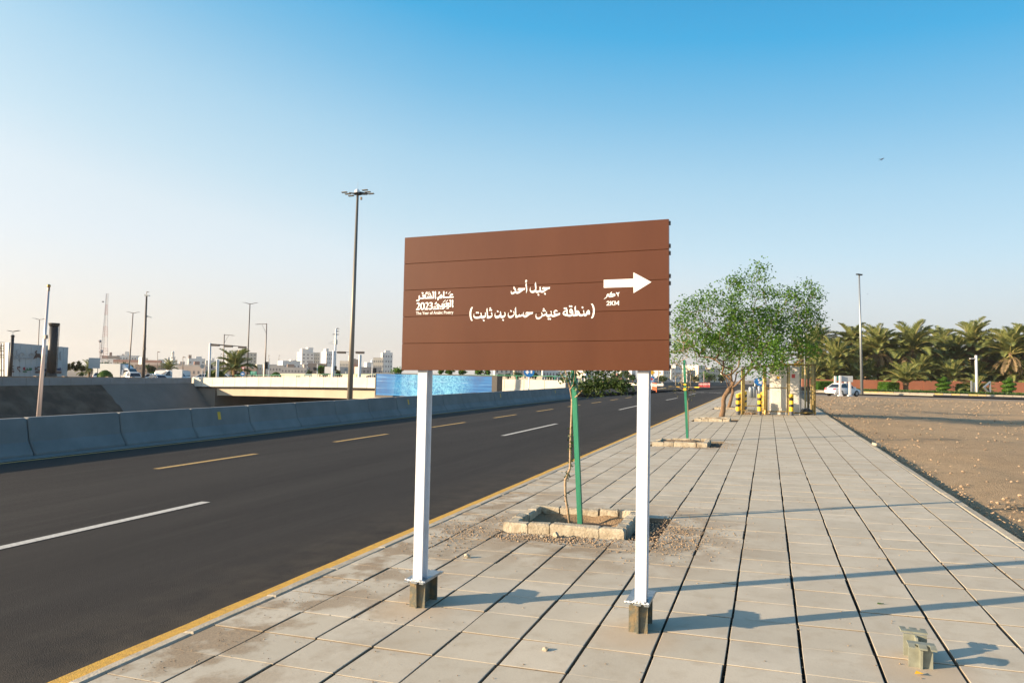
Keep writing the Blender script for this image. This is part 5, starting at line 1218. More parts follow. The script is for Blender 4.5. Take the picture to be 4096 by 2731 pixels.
q = MB(); q.lathe([(.16, -.02), (.26, .02), (.26, .08), (.15, .14)], 12, (tp.x, tp.y, tp.z - .25)); q.build('collar', MT['black'], t, world=True)
for dx in (-.09, .0, .09): part_tube(t, 'strut', [tp + CX * dx, tp + CX * dx + Vector((0, 0, .45))], .012, 'galv', 4)
tp2 = tp + Vector((0, 0, .42)); lamp_head(t, tp2 + CX * .1, CX + Vector((0, 0, .22)), .75, .5, .06, 'black'); lamp_head(t, tp2 - CX * .1, -CX + Vector((0, 0, .22)), .60, .5, .06, 'black')
def twin_lamp(lab, pxb, pyb, pxt, pyt, Z, r, arm, zb, mat='pole', tilt=.18):
    t, b, tp = pole_thing('street_lamp', lab, 'street lamp', pxb, pyb, pxt, pyt, Z, r, r * .55, mat, zb, 'street lamps along the roads')
    for s_ in (-1, 1):
        e = tp + CX * s_ * arm * .45 + Vector((0, 0, tilt * arm * (.35 if s_ > 0 else .5))); part_tube(t, 'arm', [tp, e], r * .4, mat, 5); lamp_head(t, e, CX * s_ + Vector((0, 0, tilt)), arm * .55, .25, .06)
    return t
twin_lamp('thin twin armed street lamp rising behind the white sign wall', 84, 862, 90.8, 734, 105, .10, 1.05, ZL)
twin_lamp('tall twin armed street lamp between the lattice mast and the camera pole', 295.5, 861, 305.5, 719, 112, .13, 1.05, ZL)
twin_lamp('tallest twin armed street lamp behind the palm and yield sign', 567.5, 861, 574.2, 698, 105, .12, 1.15, ZL, 'pole_dark')
def arm_lamp(lab, pxb, pyb, pxt, pyt, Z, r, armpx, zb):
    t, b, tp = pole_thing('street_lamp', lab, 'street lamp', pxb, pyb, pxt, pyt, Z, r, r * .6, 'pole', zb, 'street lamps along the roads')
    L = armpx / F * Z; sg = 1 if L > 0 else -1
    part_tube(t, 'arm', [tp - Vector((0, 0, .1)), tp + CX * L + Vector((0, 0, -.15))], .05, 'pole', 5); part_tube(t, 'brace', [tp - Vector((0, 0, 1.6)), tp + CX * L * .55 - Vector((0, 0, .2))], .03, 'pole', 4); lamp_head(t, tp + CX * L * .96 + Vector((0, 0, -.22)), CX * sg, .5, .3, .08)
arm_lamp('street lamp with one arm to the right beside the signal gantry', 512, 860, 515.3, 767.5, 118, .13, 18, ZL)
arm_lamp('street lamp with one arm to the left behind the round topiary', 608.5, 861, 612.5, 742.5, 112, .13, -19.5, ZL)
t, b, tp = pole_thing('camera_pole', 'dark stepped pole carrying cameras left of the bridge', 'camera pole', 329, 862, 336.8, 678, 87, .22, .10, 'pole_dark', ZL, nseg=10)
part_tube(t, 'collar', [b.lerp(tp, .42), b.lerp(tp, .44)], .2, 'pole_dark'); part_tube(t, 'collar', [b.lerp(tp, .56), b.lerp(tp, .575)], .17, 'pole_dark')
part_tube(t, 'top_rod', [tp, tp + Vector((0, 0, .42))], .035, 'pole_dark'); lamp_head(t, tp + Vector((0, 0, .36)), CX, .28, .16, .1, 'pole_dark', 'camera'); lamp_head(t, tp + CX * -.25 + Vector((0, 0, -.1)), CX, .6, .3, .22, 'galv', 'camera')
p = b.lerp(tp, .77); part_tube(t, 'bracket', [p, p + CX * .35], .03, 'pole_dark'); lamp_head(t, p + CX * .15 + Vector((0, 0, .02)), CX + Vector((0, 0, -.25)), .55, .2, .16, 'galv', 'camera'); p = b.lerp(tp, .30); q = MB(); q.box(p.x - .75, p.y - .1, p.z - .45, p.x - .25, p.y + .1, p.z + .45); q.build('control_box', MT['galv'], t, world=True)
t, b, tp = pole_thing('camera_pole', 'white camera pole with small bracket arms right of the white towers', 'camera pole', 768, 868, 771.8, 755, 86, .17, .10, 'pole_white', -1.2, nseg=10)
for k, s_ in ((1.0, 1), (.955, 1), (.905, -1), (.905, 1)): p = b.lerp(tp, k); part_tube(t, 'bracket', [p, p + CX * .22 * s_], .025, 'pole_dark', 4); lamp_head(t, p + CX * .12 * s_, CX * s_, .28, .14, .10, 'black', 'camera')
p = b.lerp(tp, .77); part_tube(t, 'shelf', [p - Vector((0, 0, .1)), p - CX * .95 - Vector((0, 0, .1)), p + Vector((0, 0, .35))], .025, 'galv', 4); q = MB(); q.box(p.x - .16, p.y - .16, p.z - .15, p.x + .16, p.y + .16, p.z + .4); q.build('box', MT['galv'], t, world=True)
# right hand lamps
t, b, tp = pole_thing('street_lamp', 'tall pale street lamp with a small square head before the red wall', 'street lamp', 1980, 905, 1973.3, 632, 91, .19, .09, 'galv', -.47, 'street lamps along the roads', 12)
q = MB(); q.box(-.32, -.25, 0, .32, .25, .16); o = q.build('lamp_head', MT['black'], t); o.location = (tp.x - b.x, tp.y - b.y, tp.z - b.z); o.rotation_euler = (.1, .12, CR)
t, b, tp = pole_thing('street_lamp', 'thin grey street lamp behind the right end of the wire cage', 'street lamp', 1849, 885, 1845.5, 715, 84, .08, .05, 'galv', -.45, 'street lamps along the roads')
t, b, tp = pole_thing('street_lamp', 'short white lamp post with a box head in front of the palms', 'street lamp', *c5(1480, 1170), *c5(1472, 880), 97, .17, .16, 'pole_white', -.45, 'street lamps along the roads'); lamp_head(t, tp + Vector((0, 0, -.5)), -CX, .85, .3, .14, 'white_plain')
# lattice mast
Zt = 330; mast = [(c6(1640, 0), 0)]
tb = P(238, 826, Zt); tt = P(240.5, 674, Zt)
t = thing('lattice_mast', 'red and white lattice radio mast with dish antennas on the skyline', 'radio mast', (tb.x, tb.y, ZL))
n = 26; hT = tt.z - ZL
def corner(k, i): wv = (2.9 * (1 - k) ** 1.5 + .95) / 2; a = .5 + i * 2 * math.pi / 3; return Vector((tb.x + (tt.x - tb.x) * k + wv * math.cos(a) * 1.1, tb.y + wv * math.sin(a) * 1.1, ZL + hT * k))
for seg in range(7):
    q = MB(); ks = [seg / 7 + j / 7 / 4 for j in range(5)]
    for i in range(3):
        for a, b in zip(ks[:-1], ks[1:]):
            q.tube([corner(a, i), corner(b, i)], .085, 4, cap=False); j = (i + 1) % 3; q.tube([corner(a, i), corner(b, j)], .05, 3, cap=False); q.tube([corner(b, i), corner(b, j)], .045, 3, cap=False)
    q.build('section', MT['tower_r' if seg % 2 else 'tower_w'], t, world=True)
for (px, py, r) in ((230.5, 783.5, 3.0), (232.8, 807, 4.2), (237.3, 693, 1.6)):
    c = P(px, py, Zt - 3); q = MB(); R = r / F * Zt; q.lathe([(R, 0), (R, .5), (R * .6, .9)], 16, (0, 0, 0)); o = q.build('dish', MT['dish'], t); o.location = (c.x - t.location.x, c.y - t.location.y, c.z - ZL); o.rotation_euler = (math.radians(90), 0, CR)
q = MB(); 
for x in (229.5, 232.5):
    q.tube([P(x, 784, Zt - 3), P(x - .5, 822, Zt - 3)], .1, 4)
q.build('side_frame', MT['tower_r'], t, world=True)
# signal gantries, signal heads, pylons, signs beyond the bridge
def gantry(lab, pxb, pyb, pxt, pyt, pxe, pye, Z, heads, dark):
    t, b, tp = pole_thing('signal_gantry', lab, 'traffic signal', pxb, pyb, pxt, pyt, Z, .16, .15, 'pole_white', -1.35, 'signal gantries', 10)
    e = P(pxe, pye, Z); st_ = Vector((tp.x, tp.y, P(pxt, pyt + 2, Z).z)); part_tube(t, 'arm', [st_, e], [.10, .05], 'pole_dark' if dark else 'pole_white', 6)
    for k in heads: p = st_.lerp(e, k); q = MB(); d = (e - st_).normalized(); mt_ = Matrix.Translation(p - Vector((0, 0, .06))) @ Matrix.Rotation(CR, 4, 'Z'); q.box(-.5, -.2, -.17, .5, .2, .09, mt_); q.build('signal_head', MT['pole_dark'], t, world=True)
    return t
gantry('signal gantry with a dark arm and three signal heads left of the palm', *c7(1710, 640), *c7(1728, 88), *c7(2290, 145), 94, (.15, .52, .90), True)
gantry('signal gantry with a white arm in front of the high mast light', *c8(1690, 640), *c8(1704, 205), *c8(2150, 222), 84, (.28, .93), False)
def pylon(lab, x0, x1, yt, conv, Z):
    a, b = P(*conv(x0, yt), Z), P(*conv(x1, yt), Z); t = thing('sign_pylon', lab, 'sign pylon', (a.x, a.y, -1.4), CR + .55, 'plain white sign pylons'); w_ = (b - a).length
    q = MB(); q.box(0, 0, 0, w_ * .75, .28, a.z + 1.4); q.build('slab', MT['white_plain'], t)
pylon('plain white sign pylon left of the palm', 1832, 1882, 345, c7, 93); pylon('plain white sign pylon right of the high mast light', 2108, 2158, 270, c8, 80.5)
def board(name, lab, x0, y0, x1, y1, conv, Z, mat, zb, posts=(0.15, .85), pm='pole_white', rz=0, thick=.06, frame=None, cat='sign', text=0):
    a, b = P(*conv(x0, y1), Z), P(*conv(x1, y1), Z); h = P(*conv(x0, y0), Z).z - a.z; w_ = (b - a).length
    t = thing(name, lab, cat, (a.x, a.y, zb), CR + rz)
    q = MB(); q.box(0, 0, a.z - zb, w_, thick, a.z - zb + h); q.build('board', MT[mat], t)
    for k in posts: q = MB(); q.tube([(w_ * k, thick + .05, 0), (w_ * k, thick + .05, a.z - zb + h)], .05, 6); q.build('post', MT[pm], t)
    for i in range(text):
        q = MB(); zz = a.z - zb + h * (.66 - .36 * i); x = w_ * .15
        random.seed(int(x0) + i)
        while x < w_ * .82: l = rnd(.05, .14) * w_; q.box(x, -.012, zz - h * .06, x + l, -.003, zz + h * rnd(.02, .12)); x += l + w_ * .03
        q.build('lettering', MT['white_vinyl'], t)
    return t
board('sign_board', 'back of a white hexagonal direction board on two posts by the truck', 1385, 708, 1562, 872, c6, 104, 'clad', ZL, (.27, .80), 'pole_dark', text=0)
board('sign_board', 'plain white square board standing before the white van', 1130, 495, 1284, 640, c7, 94, 'white_plain', ZL, (.5,), cat='sign board', thick=.3)
board('green_sign', 'small green board with white lettering behind the bridge railing', 398, 527, 492, 575, c8, 96, 'green_sign', -1.3, (.05, .95), text=2)
board('street_name_sign', 'low pale name board with dark post behind the railing', 1253, 567, 1360, 600, c8, 94, 'clad', -1.3, (.06, .94), text=0)
board('sign_board', 'back of a white board on two dark poles left of the second gantry', 1560, 455, 1690, 560, c8, 88, 'white_plain', -1.3, (.15, .62), 'pole_dark')
board('green_sign', 'low green board seen through the bridge railing', 1112, 597, 1178, 640, c8, 92, 'green_sign', -1.3, (.1, .9))
c = P(*c8(277, 570), 93); disc_sign('left_arrow_sign', 'blue disc sign with white arrow pointing left', c, 34 * .14648 / F * 93, -1.3, CR, 'blue', arrows=((0, 0, 1.4, math.pi),))
t = thing('yield_sign', 'red bordered white yield triangle above the blue arrow disc', 'traffic sign', tuple(P(*c8(281, 640), 93.4)), CR); p = P(*c8(281, 485), 93.4)
q = MB(); s_ = 30 * .14648 / F * 93.4; zz = p.z - t.location.z; q.prism([(-s_, zz + s_ * .9), (0, zz - s_ * .95), (s_, zz + s_ * .9)], 'y', -.05, -.03); q.build('border', MT['red'], t); q = MB(); q.prism([(-s_ * .6, zz + s_ * .62), (0, zz - s_ * .5), (s_ * .6, zz + s_ * .62)], 'y', -.06, -.051); q.build('face', MT['white_vinyl'], t); q = MB(); q.tube([(0, 0, -1.5), (0, 0, zz + s_)], .03, 6); q.build('pole', MT['pole_white'], t)
def back_disc(lab, x, y, r, conv, Z): c = P(*conv(x, y), Z); disc_sign('round_sign', lab, c, r / F * Z, -1.35, CR + .2, 'galv', group='backs of round signs')
back_disc('grey back of a round sign between van and gantry', 1605, 452, 4.6, c7, 97); back_disc('grey back of a round sign right of the second gantry', 1895, 505, 3.6, c8, 90); back_disc('grey back of a round sign under the brown sign near its left', 541, 265, 2.6, c9, 95); back_disc('grey back of a round sign under the brown sign, right of the blue disc', 902, 267, 2.3, c9, 95)
def signal(lab, x, y0, y1, conv, Z, mat='pole_white', side=1):
    top, bot = P(*conv(x, y0), Z), P(*conv(x, y1), Z); t = thing('traffic_light', lab, 'traffic signal', (top.x, top.y, -1.35), CR, 'traffic lights beyond the bridge'); hh_ = top.z - bot.z
    q = MB(); q.tube([(0.3 * side, .1, 0), (0.3 * side, .1, top.z + 1.35 + .5)], .06, 6); q.build('pole', MT[mat], t)
    q = MB(); q.box(-.17, -.12, bot.z + 1.35, .17, .1, top.z + 1.35); q.build('housing', MT['black'], t)
    for i in range(3): q = MB(); q.lathe([(.13, 0), (.12, .2)], 8); o = q.build('visor', MT['black'], t); o.location = (0, -.12, bot.z + 1.35 + hh_ * (.2 + .3 * i)); o.rotation_euler = (1.57, 0, 0)
signal('black traffic light beside the first gantry post', 1742, 425, 482, c7, 95, side=-1); signal('black traffic light on a white pole under the arm lamp', 650, 378, 490, c8, 90); signal('black traffic light beyond the railing left of the far tree', 1410, 470, 512, c8, 92); signal('black traffic light at the second gantry post', 1728, 445, 515, c8, 85, side=-1)
q = P(872, 774 + 8, 72)
signal('black traffic light just left of the brown sign', 2348, 478, 552, c8, 80, side=-1)
# ------------------------------------------------------------------ vehicles
def loft(s, secs):                   # secs: list of closed rings with equal counts
    n = len(secs[0]); base = len(s.v)
    for r in secs: s.v += [tuple(p) for p in r]
    for i in range(len(secs) - 1):
        for k in range(n): k2 = (k + 1) % n; s.f.append((base + i * n + k, base + i * n + k2, base + (i + 1) * n + k2, base + (i + 1) * n + k)); s.mi.append(s.cur)
    s.f.append(tuple(base + k for k in range(n))[::-1]); s.mi.append(s.cur); e = base + (len(secs) - 1) * n; s.f.append(tuple(e + k for k in range(n))); s.mi.append(s.cur)
KINDS = {   # belt profile (x, ztop), greenhouse (x at belt and roof), length from rear 0 to front
 'sedan': dict(L=4.3, w=.86, top=[(0, .70), (.08, .92), (.5, .97), (1.1, .97), (2.9, .93), (3.3, .88), (3.9, .78), (4.2, .66), (4.3, .5)], gh=[(.55, .97), (1.25, 1.40), (1.5, 1.45), (2.2, 1.46), (2.55, 1.40), (3.25, .90)], wheels=(.85, 3.4), wr=.31),
 'suv': dict(L=4.6, w=.92, top=[(0, .8), (.05, 1.05), (.4, 1.08), (3.2, 1.08), (3.5, 1.02), (4.3, .92), (4.55, .75), (4.6, .55)], gh=[(.1, 1.08), (.45, 1.62), (.9, 1.70), (2.3, 1.70), (2.65, 1.63), (3.4, 1.04)], wheels=(.95, 3.7), wr=.36),
 'van': dict(L=5.0, w=.95, top=[(0, .9), (.03, 1.15), (4.2, 1.15), (4.5, 1.05), (4.9, .95), (5.0, .6)], gh=[(.03, 1.15), (.1, 1.95), (.4, 2.05), (3.3, 2.05), (3.7, 1.95), (4.5, 1.08)], wheels=(1.0, 4.1), wr=.34),
 'hatch': dict(L=4.0, w=.85, top=[(0, .75), (.05, 1.0), (.3, 1.02), (2.8, .98), (3.2, .9), (3.8, .78), (4.0, .5)], gh=[(.08, 1.02), (.35, 1.45), (.8, 1.55), (2.0, 1.55), (2.35, 1.47), (3.1, .93)], wheels=(.75, 3.25), wr=.3)}
def car(kind, lab, loc, rz, paint='carwhite', group=None, cat='car', dark_side=True):
    k = KINDS[kind]; L, w = k['L'], k['w']; t = thing('parked_car' if kind != 'van' else 'van', lab, cat, tuple(loc), rz, group)
    def ztop(x, prof):
        for (a, za), (b, zb) in zip(prof[:-1], prof[1:]):
            if a <= x <= b: return za + (zb - za) * (x - a) / (b - a)
        return prof[-1][1]
    xs = sorted(set([p[0] for p in k['top']] + [i * L / 12 for i in range(13)])); secs = []
    for x in xs:
        e = min(x, L - x); f = 1 - .16 * max(0, 1 - e / .45) ** 2; zt = ztop(x, k['top']); zb = .24 if .3 < x < L - .3 else .34; ww = w * f; zm = zb + (zt - zb) * .62
        secs.append([(x, -ww * .93, zb), (x, ww * .93, zb), (x, ww, zb + .2), (x, ww * 1.0, zm), (x, ww * .95, zt - .03), (x, ww * .88, zt), (x, -ww * .88, zt), (x, -ww * .95, zt - .03), (x, -ww, zm), (x, -ww, zb + .2)])
    q = MB(); loft(q, secs); q.build('body', MT[paint], t, smooth=False)
    g = k['gh']; q = MB(); secs = []
    zr = max(z for _, z in g); zb0 = min(z for _, z in g)
    gx = sorted(set([p[0] for p in g])); 
    for x in gx:
        zt = ztop(x, g); zb = min(zt - .01, ztop(x, k['top']) - .04); f = (zt - zb) / (zr - zb0 + .1); wt = w * (.90 - .20 * f); secs.append([(x, -w * .90, zb), (x, w * .90, zb), (x, wt, zt - .02), (x, wt * .92, zt), (x, -wt * .92, zt), (x, -wt, zt - .02)])
    loft(q, secs); q.build('windows', MT['carglass'], t)
    q = MB(); rx = [p for p in g if p[1] > zr - .12]; secs = []
    a, b = rx[0][0], rx[-1][0]
    for x in [a - .05] + [a + (b - a) * i / 5 for i in range(6)] + [b + .05]:
        zt = ztop(min(max(x, a), b), g) + .012; wt = w * .745; secs.append([(x, -wt, zt - .06), (x, wt, zt - .06), (x, wt, zt - .01), (x, wt * .85, zt + .012), (x, -wt * .85, zt + .012), (x, -wt, zt - .01)])
    loft(q, secs); q.build('roof', MT[paint], t)
    q = MB()
    for s_ in (-1, 1):
        def pp(i, f): x, z = g[i]; return Vector((x, s_ * w * (.90 if f == 0 else .715), z))
        A, B_ = Vector((g[0][0], s_ * w * .9, ztop(g[0][0], k['top']))), Vector((rx[0][0], s_ * w * .73, rx[0][1]))
        C, D = Vector((g[-1][0], s_ * w * .9, ztop(g[-1][0], k['top']))), Vector((rx[-1][0], s_ * w * .73, rx[-1][1]))
        q.tube([A, B_], .05, 5); q.tube([C, D], .035, 5); xm = (rx[0][0] + rx[-1][0]) / 2 + .1; q.tube([Vector((xm, s_ * w * .905, ztop(xm, k['top']) - .02)), Vector((xm, s_ * w * .735, zr - .03))], .035, 5)
        if kind == 'van': q.box(.1, s_ * w * .84 - .03, 1.1, 3.0, s_ * w * .84 + .03, 1.98)
    q.build('pillars', MT[paint], t)
    for x in k['wheels']:
        for s_ in (-1, 1):
            q = MB(); R = k['wr']; q.prism([(x + R * 1.16 * math.cos(a * math.pi / 12), R + R * 1.16 * math.sin(a * math.pi / 12)) for a in range(24)], 'y', s_ * (w - .12), s_ * (w + .004)); q.build('wheel_arch', MT['black'], t)
            wv = MB(); wv.prism([(x + R * math.cos(a * math.pi / 12), R + R * math.sin(a * math.pi / 12)) for a in range(24)], 'y', s_ * (w - .2), s_ * (w + .02)); wo = wv.build('wheel', MT['tyre'], t)
            r_ = MB(); r_.prism([(x + R * .64 * math.cos(a * math.pi / 9), R + R * .64 * math.sin(a * math.pi / 9)) for a in range(18)], 'y', s_ * (w + .01), s_ * (w + .03)); r_.build('rim', MT['rim'], wo)
    for s_ in (-1, 1):
        q = MB(); q.bevbox(-.015, s_ * w * .66 - .17, .72, .18, s_ * w * .66 + .15, .90, .02); q.build('tail_light', MT['redlight'], t)
        q = MB(); q.bevbox(L - .32, s_ * w * .62 - .18, .60, L - .05, s_ * w * .62 + .18, .74, .02); q.build('headlight', MT['rim'], t)
        q = MB(); xm = g[-1][0] - .25; q.bevbox(xm - .08, s_ * (w + .04) - .1, ztop(xm, k['top']) - .01, xm + .1, s_ * (w + .04) + .1, ztop(xm, k['top']) + .14, .03); q.build('mirror', MT[paint], t)
        xm = (k['wheels'][0] + k['wheels'][1]) / 2; q = MB(); q.box(xm - .1 - .006, s_ * (w + .003) - .002, .4, xm - .1 + .006, s_ * (w + .003) + .002, .95); q.build('door_gap', MT['dkgrey'], t)
        q = MB(); q.box(xm - .3, s_ * (w + .01) - .015, .80, xm - .14, s_ * (w + .01) + .015, .83); q.build('door_handle', MT[paint], t)
    q = MB(); q.box(-.02, -.26, .62, .0, .26, .74); q.build('number_plate', MT['paper'], t)
    return t
def car_at(kind, lab, px, Z, zg, rz, paint='carwhite', group='cars on the cross road'):
    p = P(px, 860, Z); return car(kind, lab, (p.x, p.y, zg), rz, paint, group)
# white saloon on the road at right
p0 = P(1906, 905, 80.5); car('sedan', 'white saloon car seen from its left rear beside the red wall', (p0.x, p0.y, -.47), CR + math.radians(26), 'carwhite', None)
ca = CR
ZC = -1.40
car_at('suv', 'white estate car just right of the green dome shaped bush', 312, 108, ZC, ca + math.pi + 2.4 + math.pi); 
car_at('hatch', 'white hatchback half hidden behind the direction board at left', 212, 112, ZC, ca + .6)
car_at('sedan', 'white saloon with dark windscreen left of the white van', 346, 106, ZC, ca - .55)
car_at('sedan', 'white car behind the saloon left of the white van', 336, 114, ZC, ca - .5)
p = P(362, 860, 116); car('van', 'white panel van behind the plain white square board', (p.x, p.y, ZC), ca - .1, 'carwhite', None, 'van')
p = P(432, 860, 118); car('van', 'white van with dark windscreen right of the square board', (p.x, p.y, ZC), ca + math.pi + .9, 'carwhite', None, 'van')
car_at('sedan', 'silver saloon right of the vans near the bridge corner', 444, 124, ZC, ca + .2)
car_at('suv', 'white car behind the first gantry post', 481, 108, ZC, ca + .1)
car_at('sedan', 'dark car just right of the left pylon', 505, 114, ZC, ca + .1, 'cardark')
car_at('suv', 'dark teal car behind the railing just left of the brown sign', 838, 98, -1.0, ca + .05, 'cardark')
for i, px in enumerate((1494, 1514)): car_at('sedan', ('white car far away right of the blue arrow board', 'second white car far away, nearer the slim stake')[i], px, 190, -.75, ca + .1)
# box truck
p = P(225, 860, 113); t = thing('box_truck', 'white box truck standing behind the green dome shaped bush', 'truck', (p.x, p.y, ZC), ca - .12)
q = MB(); q.bevbox(0, -1.1, .75, 4.6, 1.1, 2.95, .04); q.build('cargo_box', MT['clad'], t)
q = MB(); secs = []
for x, zb, zt in ((4.75, .5, 2.05), (5.2, .5, 2.25), (5.75, .5, 2.25), (6.25, .5, 1.55), (6.4, .5, 1.2)): secs.append([(x, -.95, zb), (x, .95, zb), (x, .95, zt * .75), (x, .88, zt), (x, -.88, zt), (x, -.95, zt * .75)])
loft(q, secs); q.build('cab', MT['carwhite'], t)
q = MB(); q.raw([(5.80, -.86, 2.20), (6.30, -.9, 1.48), (6.30, .9, 1.48), (5.80, .86, 2.20), (5.86, -.86, 2.22), (6.33, -.9, 1.50), (6.33, .9, 1.50), (5.86, .86, 2.22)], [(3, 2, 1, 0), (4, 5, 6, 7), (0, 1, 5, 4), (1, 2, 6, 5), (2, 3, 7, 6), (3, 0, 4, 7)]); q.build('windscreen', MT['carglass'], t)
q = MB(); q.prism([(5.05, 1.35), (5.95, 1.35), (5.65, 2.0), (5.05, 2.0)], 'y', -.965, -.93); q.build('side_window', MT['carglass'], t)
q = MB(); q.raw([(4.75, -.8, 2.2), (5.6, -.8, 2.25), (5.6, .8, 2.25), (4.75, .8, 2.2), (4.75, -.8, 2.85), (4.95, -.75, 2.85), (4.95, .75, 2.85), (4.75, .8, 2.85)], [(3, 2, 1, 0), (4, 5, 6, 7), (0, 1, 5, 4), (1, 2, 6, 5), (2, 3, 7, 6), (3, 0, 4, 7)]); q.build('wind_deflector', MT['carwhite'], t)
q = MB(); q.box(0, -.45, .4, 5.2, .45, .75); q.build('chassis', MT['black'], t)
for x in (1.2, 5.5):
    for s_ in (-1, 1): q = MB(); q.prism([(x + .4 * math.cos(a * math.pi / 10), .4 + .4 * math.sin(a * math.pi / 10)) for a in range(20)], 'y', s_ * .7, s_ * 1.0); q.build('wheel', MT['tyre'], t)

# ------------------------------------------------------------------ the town beyond
random.seed(101)
for nme, c, c2 in (('b_white', (.74, .72, .68), (.66, .63, .59)), ('b_cream', (.70, .63, .52), (.62, .56, .46)), ('b_pink', (.55, .45, .38), (.48, .39, .33)), ('b_brown', (.36, .26, .20), (.30, .21, .16)), ('b_grey', (.44, .42, .39), (.38, .36, .34)), ('b_red', (.33, .18, .14), (.28, .15, .12)), ('b_tan', (.60, .52, .41), (.53, .46, .36))): MT[nme] = M(nme, c, .9, c2, .15)
MT['b_glass'] = M('far_window', (.13, .13, .14), .3)
def building(lab, pxL, pxM, pxR, ytop, Z, mat, a=30, rows=0, cols=0, lcols=0, zb=None, depth=9.0, extras=(), name='building', cat='building', winmat='b_glass', group=None):
    Z *= 2.5; depth *= 2; zb = ZL - .0112 * min(900, max(0, Z - 130)) - 1.5
    an = math.radians(a); c0 = P(pxM, ytop, Z); h = c0.z - zb
    w_ = (pxR - pxM) * Z / F / max(.25, math.cos(an)); d = (pxM - pxL) * Z / F / math.sin(an) if pxM > pxL + .2 and a > 3 else depth
    w_ = max(w_, 1.5); d = max(2.5, min(d, 60))
    t = thing(name, lab, cat, (c0.x, c0.y, zb), CR + an, group)
    q = MB(); q.box(0, 0, 0, w_, d, h); q.build('wall', MT[mat], t)
    e = min(.35, w_ * .05)
    q = MB()                                     # parapet round the roof
    q.box(-.06, -.06, h, w_ + .06, .2, h + .45); q.box(-.06, d - .2, h, w_ + .06, d + .06, h + .45); q.box(-.06, .2, h, .2, d - .2, h + .45); q.box(w_ - .2, .2, h, w_ + .06, d - .2, h + .45); q.build('roof_parapet', MT[mat], t)
    if rows:
        fh = h / (rows + .3)
        if cols:
            ww, wh = min(2.2, w_ / cols * .40), min(2.0, fh * .42); q = MB(); q.box(-ww / 2, -.05, 0, ww / 2, .04, wh); me = q.mesh('window', MT[winmat])
            for r in range(rows):
                for c in range(cols): inst(me, 'window', t, (w_ * (c + .5) / cols, 0, fh * (r + .45)))
        if lcols:
            ww, wh = min(2.2, d / lcols * .4), min(2.0, fh * .42); q = MB(); q.box(-.05, -ww / 2, 0, .04, ww / 2, wh); me = q.mesh('window', MT[winmat])
            for r in range(rows):
                for c in range(lcols): inst(me, 'window', t, (0, d * (c + .5) / lcols, fh * (r + .45)))
    for (nm, x0, x1, y0, y1, hh_, m_) in extras: q = MB(); q.box(w_ * x0, d * y0, h - .02, w_ * x1, d * y1, h + hh_ * (1.6 if hh_ < 4 else .7)); q.build(nm, MT[m_ or mat], t)
    return t
def bx(conv, lab, xL, xM, xR, yt, Z, mat, a=30, **k): 
    l, m_, r = conv(xL, yt), conv(xM, yt), conv(xR, yt); return building(lab, l[0], m_[0], r[0], m_[1], Z, mat, a, **k)
box1 = lambda hh_, m_=None, x0=.3, x1=.6: ('roof_box', x0, x1, .3, .7, hh_, m_)
# left part of the skyline
bx(c7, 'brown windowless block with a water tank behind the lattice mast', 15, 30, 262, 288, 300, 'b_brown', 12, extras=(('water_tank', .42, .55, .3, .6, 2.6, 'b_red'),))
bx(c7, 'white four storey block with a square stair tower on its roof', 240, 262, 552, 282, 310, 'b_white', 10, rows=4, cols=7, extras=(box1(2.9, None, .36, .5), box1(1.2, 'b_grey', .2, .28)))
bx(c7, 'low white hall in front of the brown windowless block', 8, 15, 238, 335, 270, 'b_white', 6, rows=2, cols=5)
bx(c7, 'long low market building with a dark red roof edge', 190, 205, 930, 390, 235, 'b_pink', 4, rows=2, cols=16, extras=(('roof_edge', 0, 1, 0, .2, 1.6, 'b_red'),))
bx(c7, 'pink courtyard house between the dark poles', 520, 545, 935, 430, 200, 'b_brown', 6, rows=2, cols=7)
bx(c7, 'pale house with roof boxes right of the camera pole', 600, 622, 790, 355, 330, 'b_tan', 14, rows=2, cols=4, extras=(box1(1.8),))
bx(c7, 'small white house left of the minaret', 905, 915, 990, 348, 330, 'b_white', 15, rows=1, cols=3)
bx(c7, 'tan blocks at the foot of the minaret', 1000, 1060, 1180, 352, 335, 'b_tan', 30, rows=2, cols=3, extras=(box1(2.2, 'b_white', .0, .4),))
bx(c7, 'long white wall like building behind the white van', 925, 935, 1800, 425, 225, 'b_grey', 3, rows=1, cols=9)
bx(c7, 'pink gate building with arches behind the square board', 1200, 1225, 1640, 455, 190, 'b_pink', 4, rows=1, cols=6)
bx(c7, 'white block with a rounded brown roof tank', 1332, 1388, 1600, 330, 330, 'b_white', 28, rows=3, cols=4, extras=(('roof_tank', .0, .18, .1, .5, 2.8, 'b_brown'), box1(1.8, None, .45, .8)))
bx(c7, 'small orange brown house below the white block', 1440, 1480, 1548, 380, 260, 'b_red', 30, rows=1, cols=2)
bx(c7, 'low white houses left of the beige tower', 1590, 1660, 1850, 365, 300, 'b_cream', 25, rows=2, cols=4, extras=(box1(2.0, 'b_white', .4, .6),))
bx(c7, 'grey office row behind the first gantry', 1640, 1655, 2100, 430, 215, 'b_grey', 6, rows=2, cols=9)
bx(c8, 'beige eight storey tower behind the palm', 138, 222, 447, 235, 330, 'b_tan', 32, rows=7, cols=5, lcols=2, extras=(('roof_house', .0, .42, .1, .8, 4.6, None),))
bx(c8, 'low dark roofed house under the beige tower', 60, 70, 470, 470, 210, 'b_brown', 5, rows=1, cols=8)
bx(c8, 'white house with grey upper floor right of the green board', 425, 500, 590, 430, 215, 'b_cream', 30, rows=2, cols=3)
bx(c8, 'pale corner house behind the traffic light', 565, 615, 690, 430, 210, 'b_cream', 30, rows=2, cols=2)
bx(c8, 'grey house with wide windows right of the arm lamp', 680, 690, 925, 440, 205, 'b_grey', 6, rows=2, cols=5)
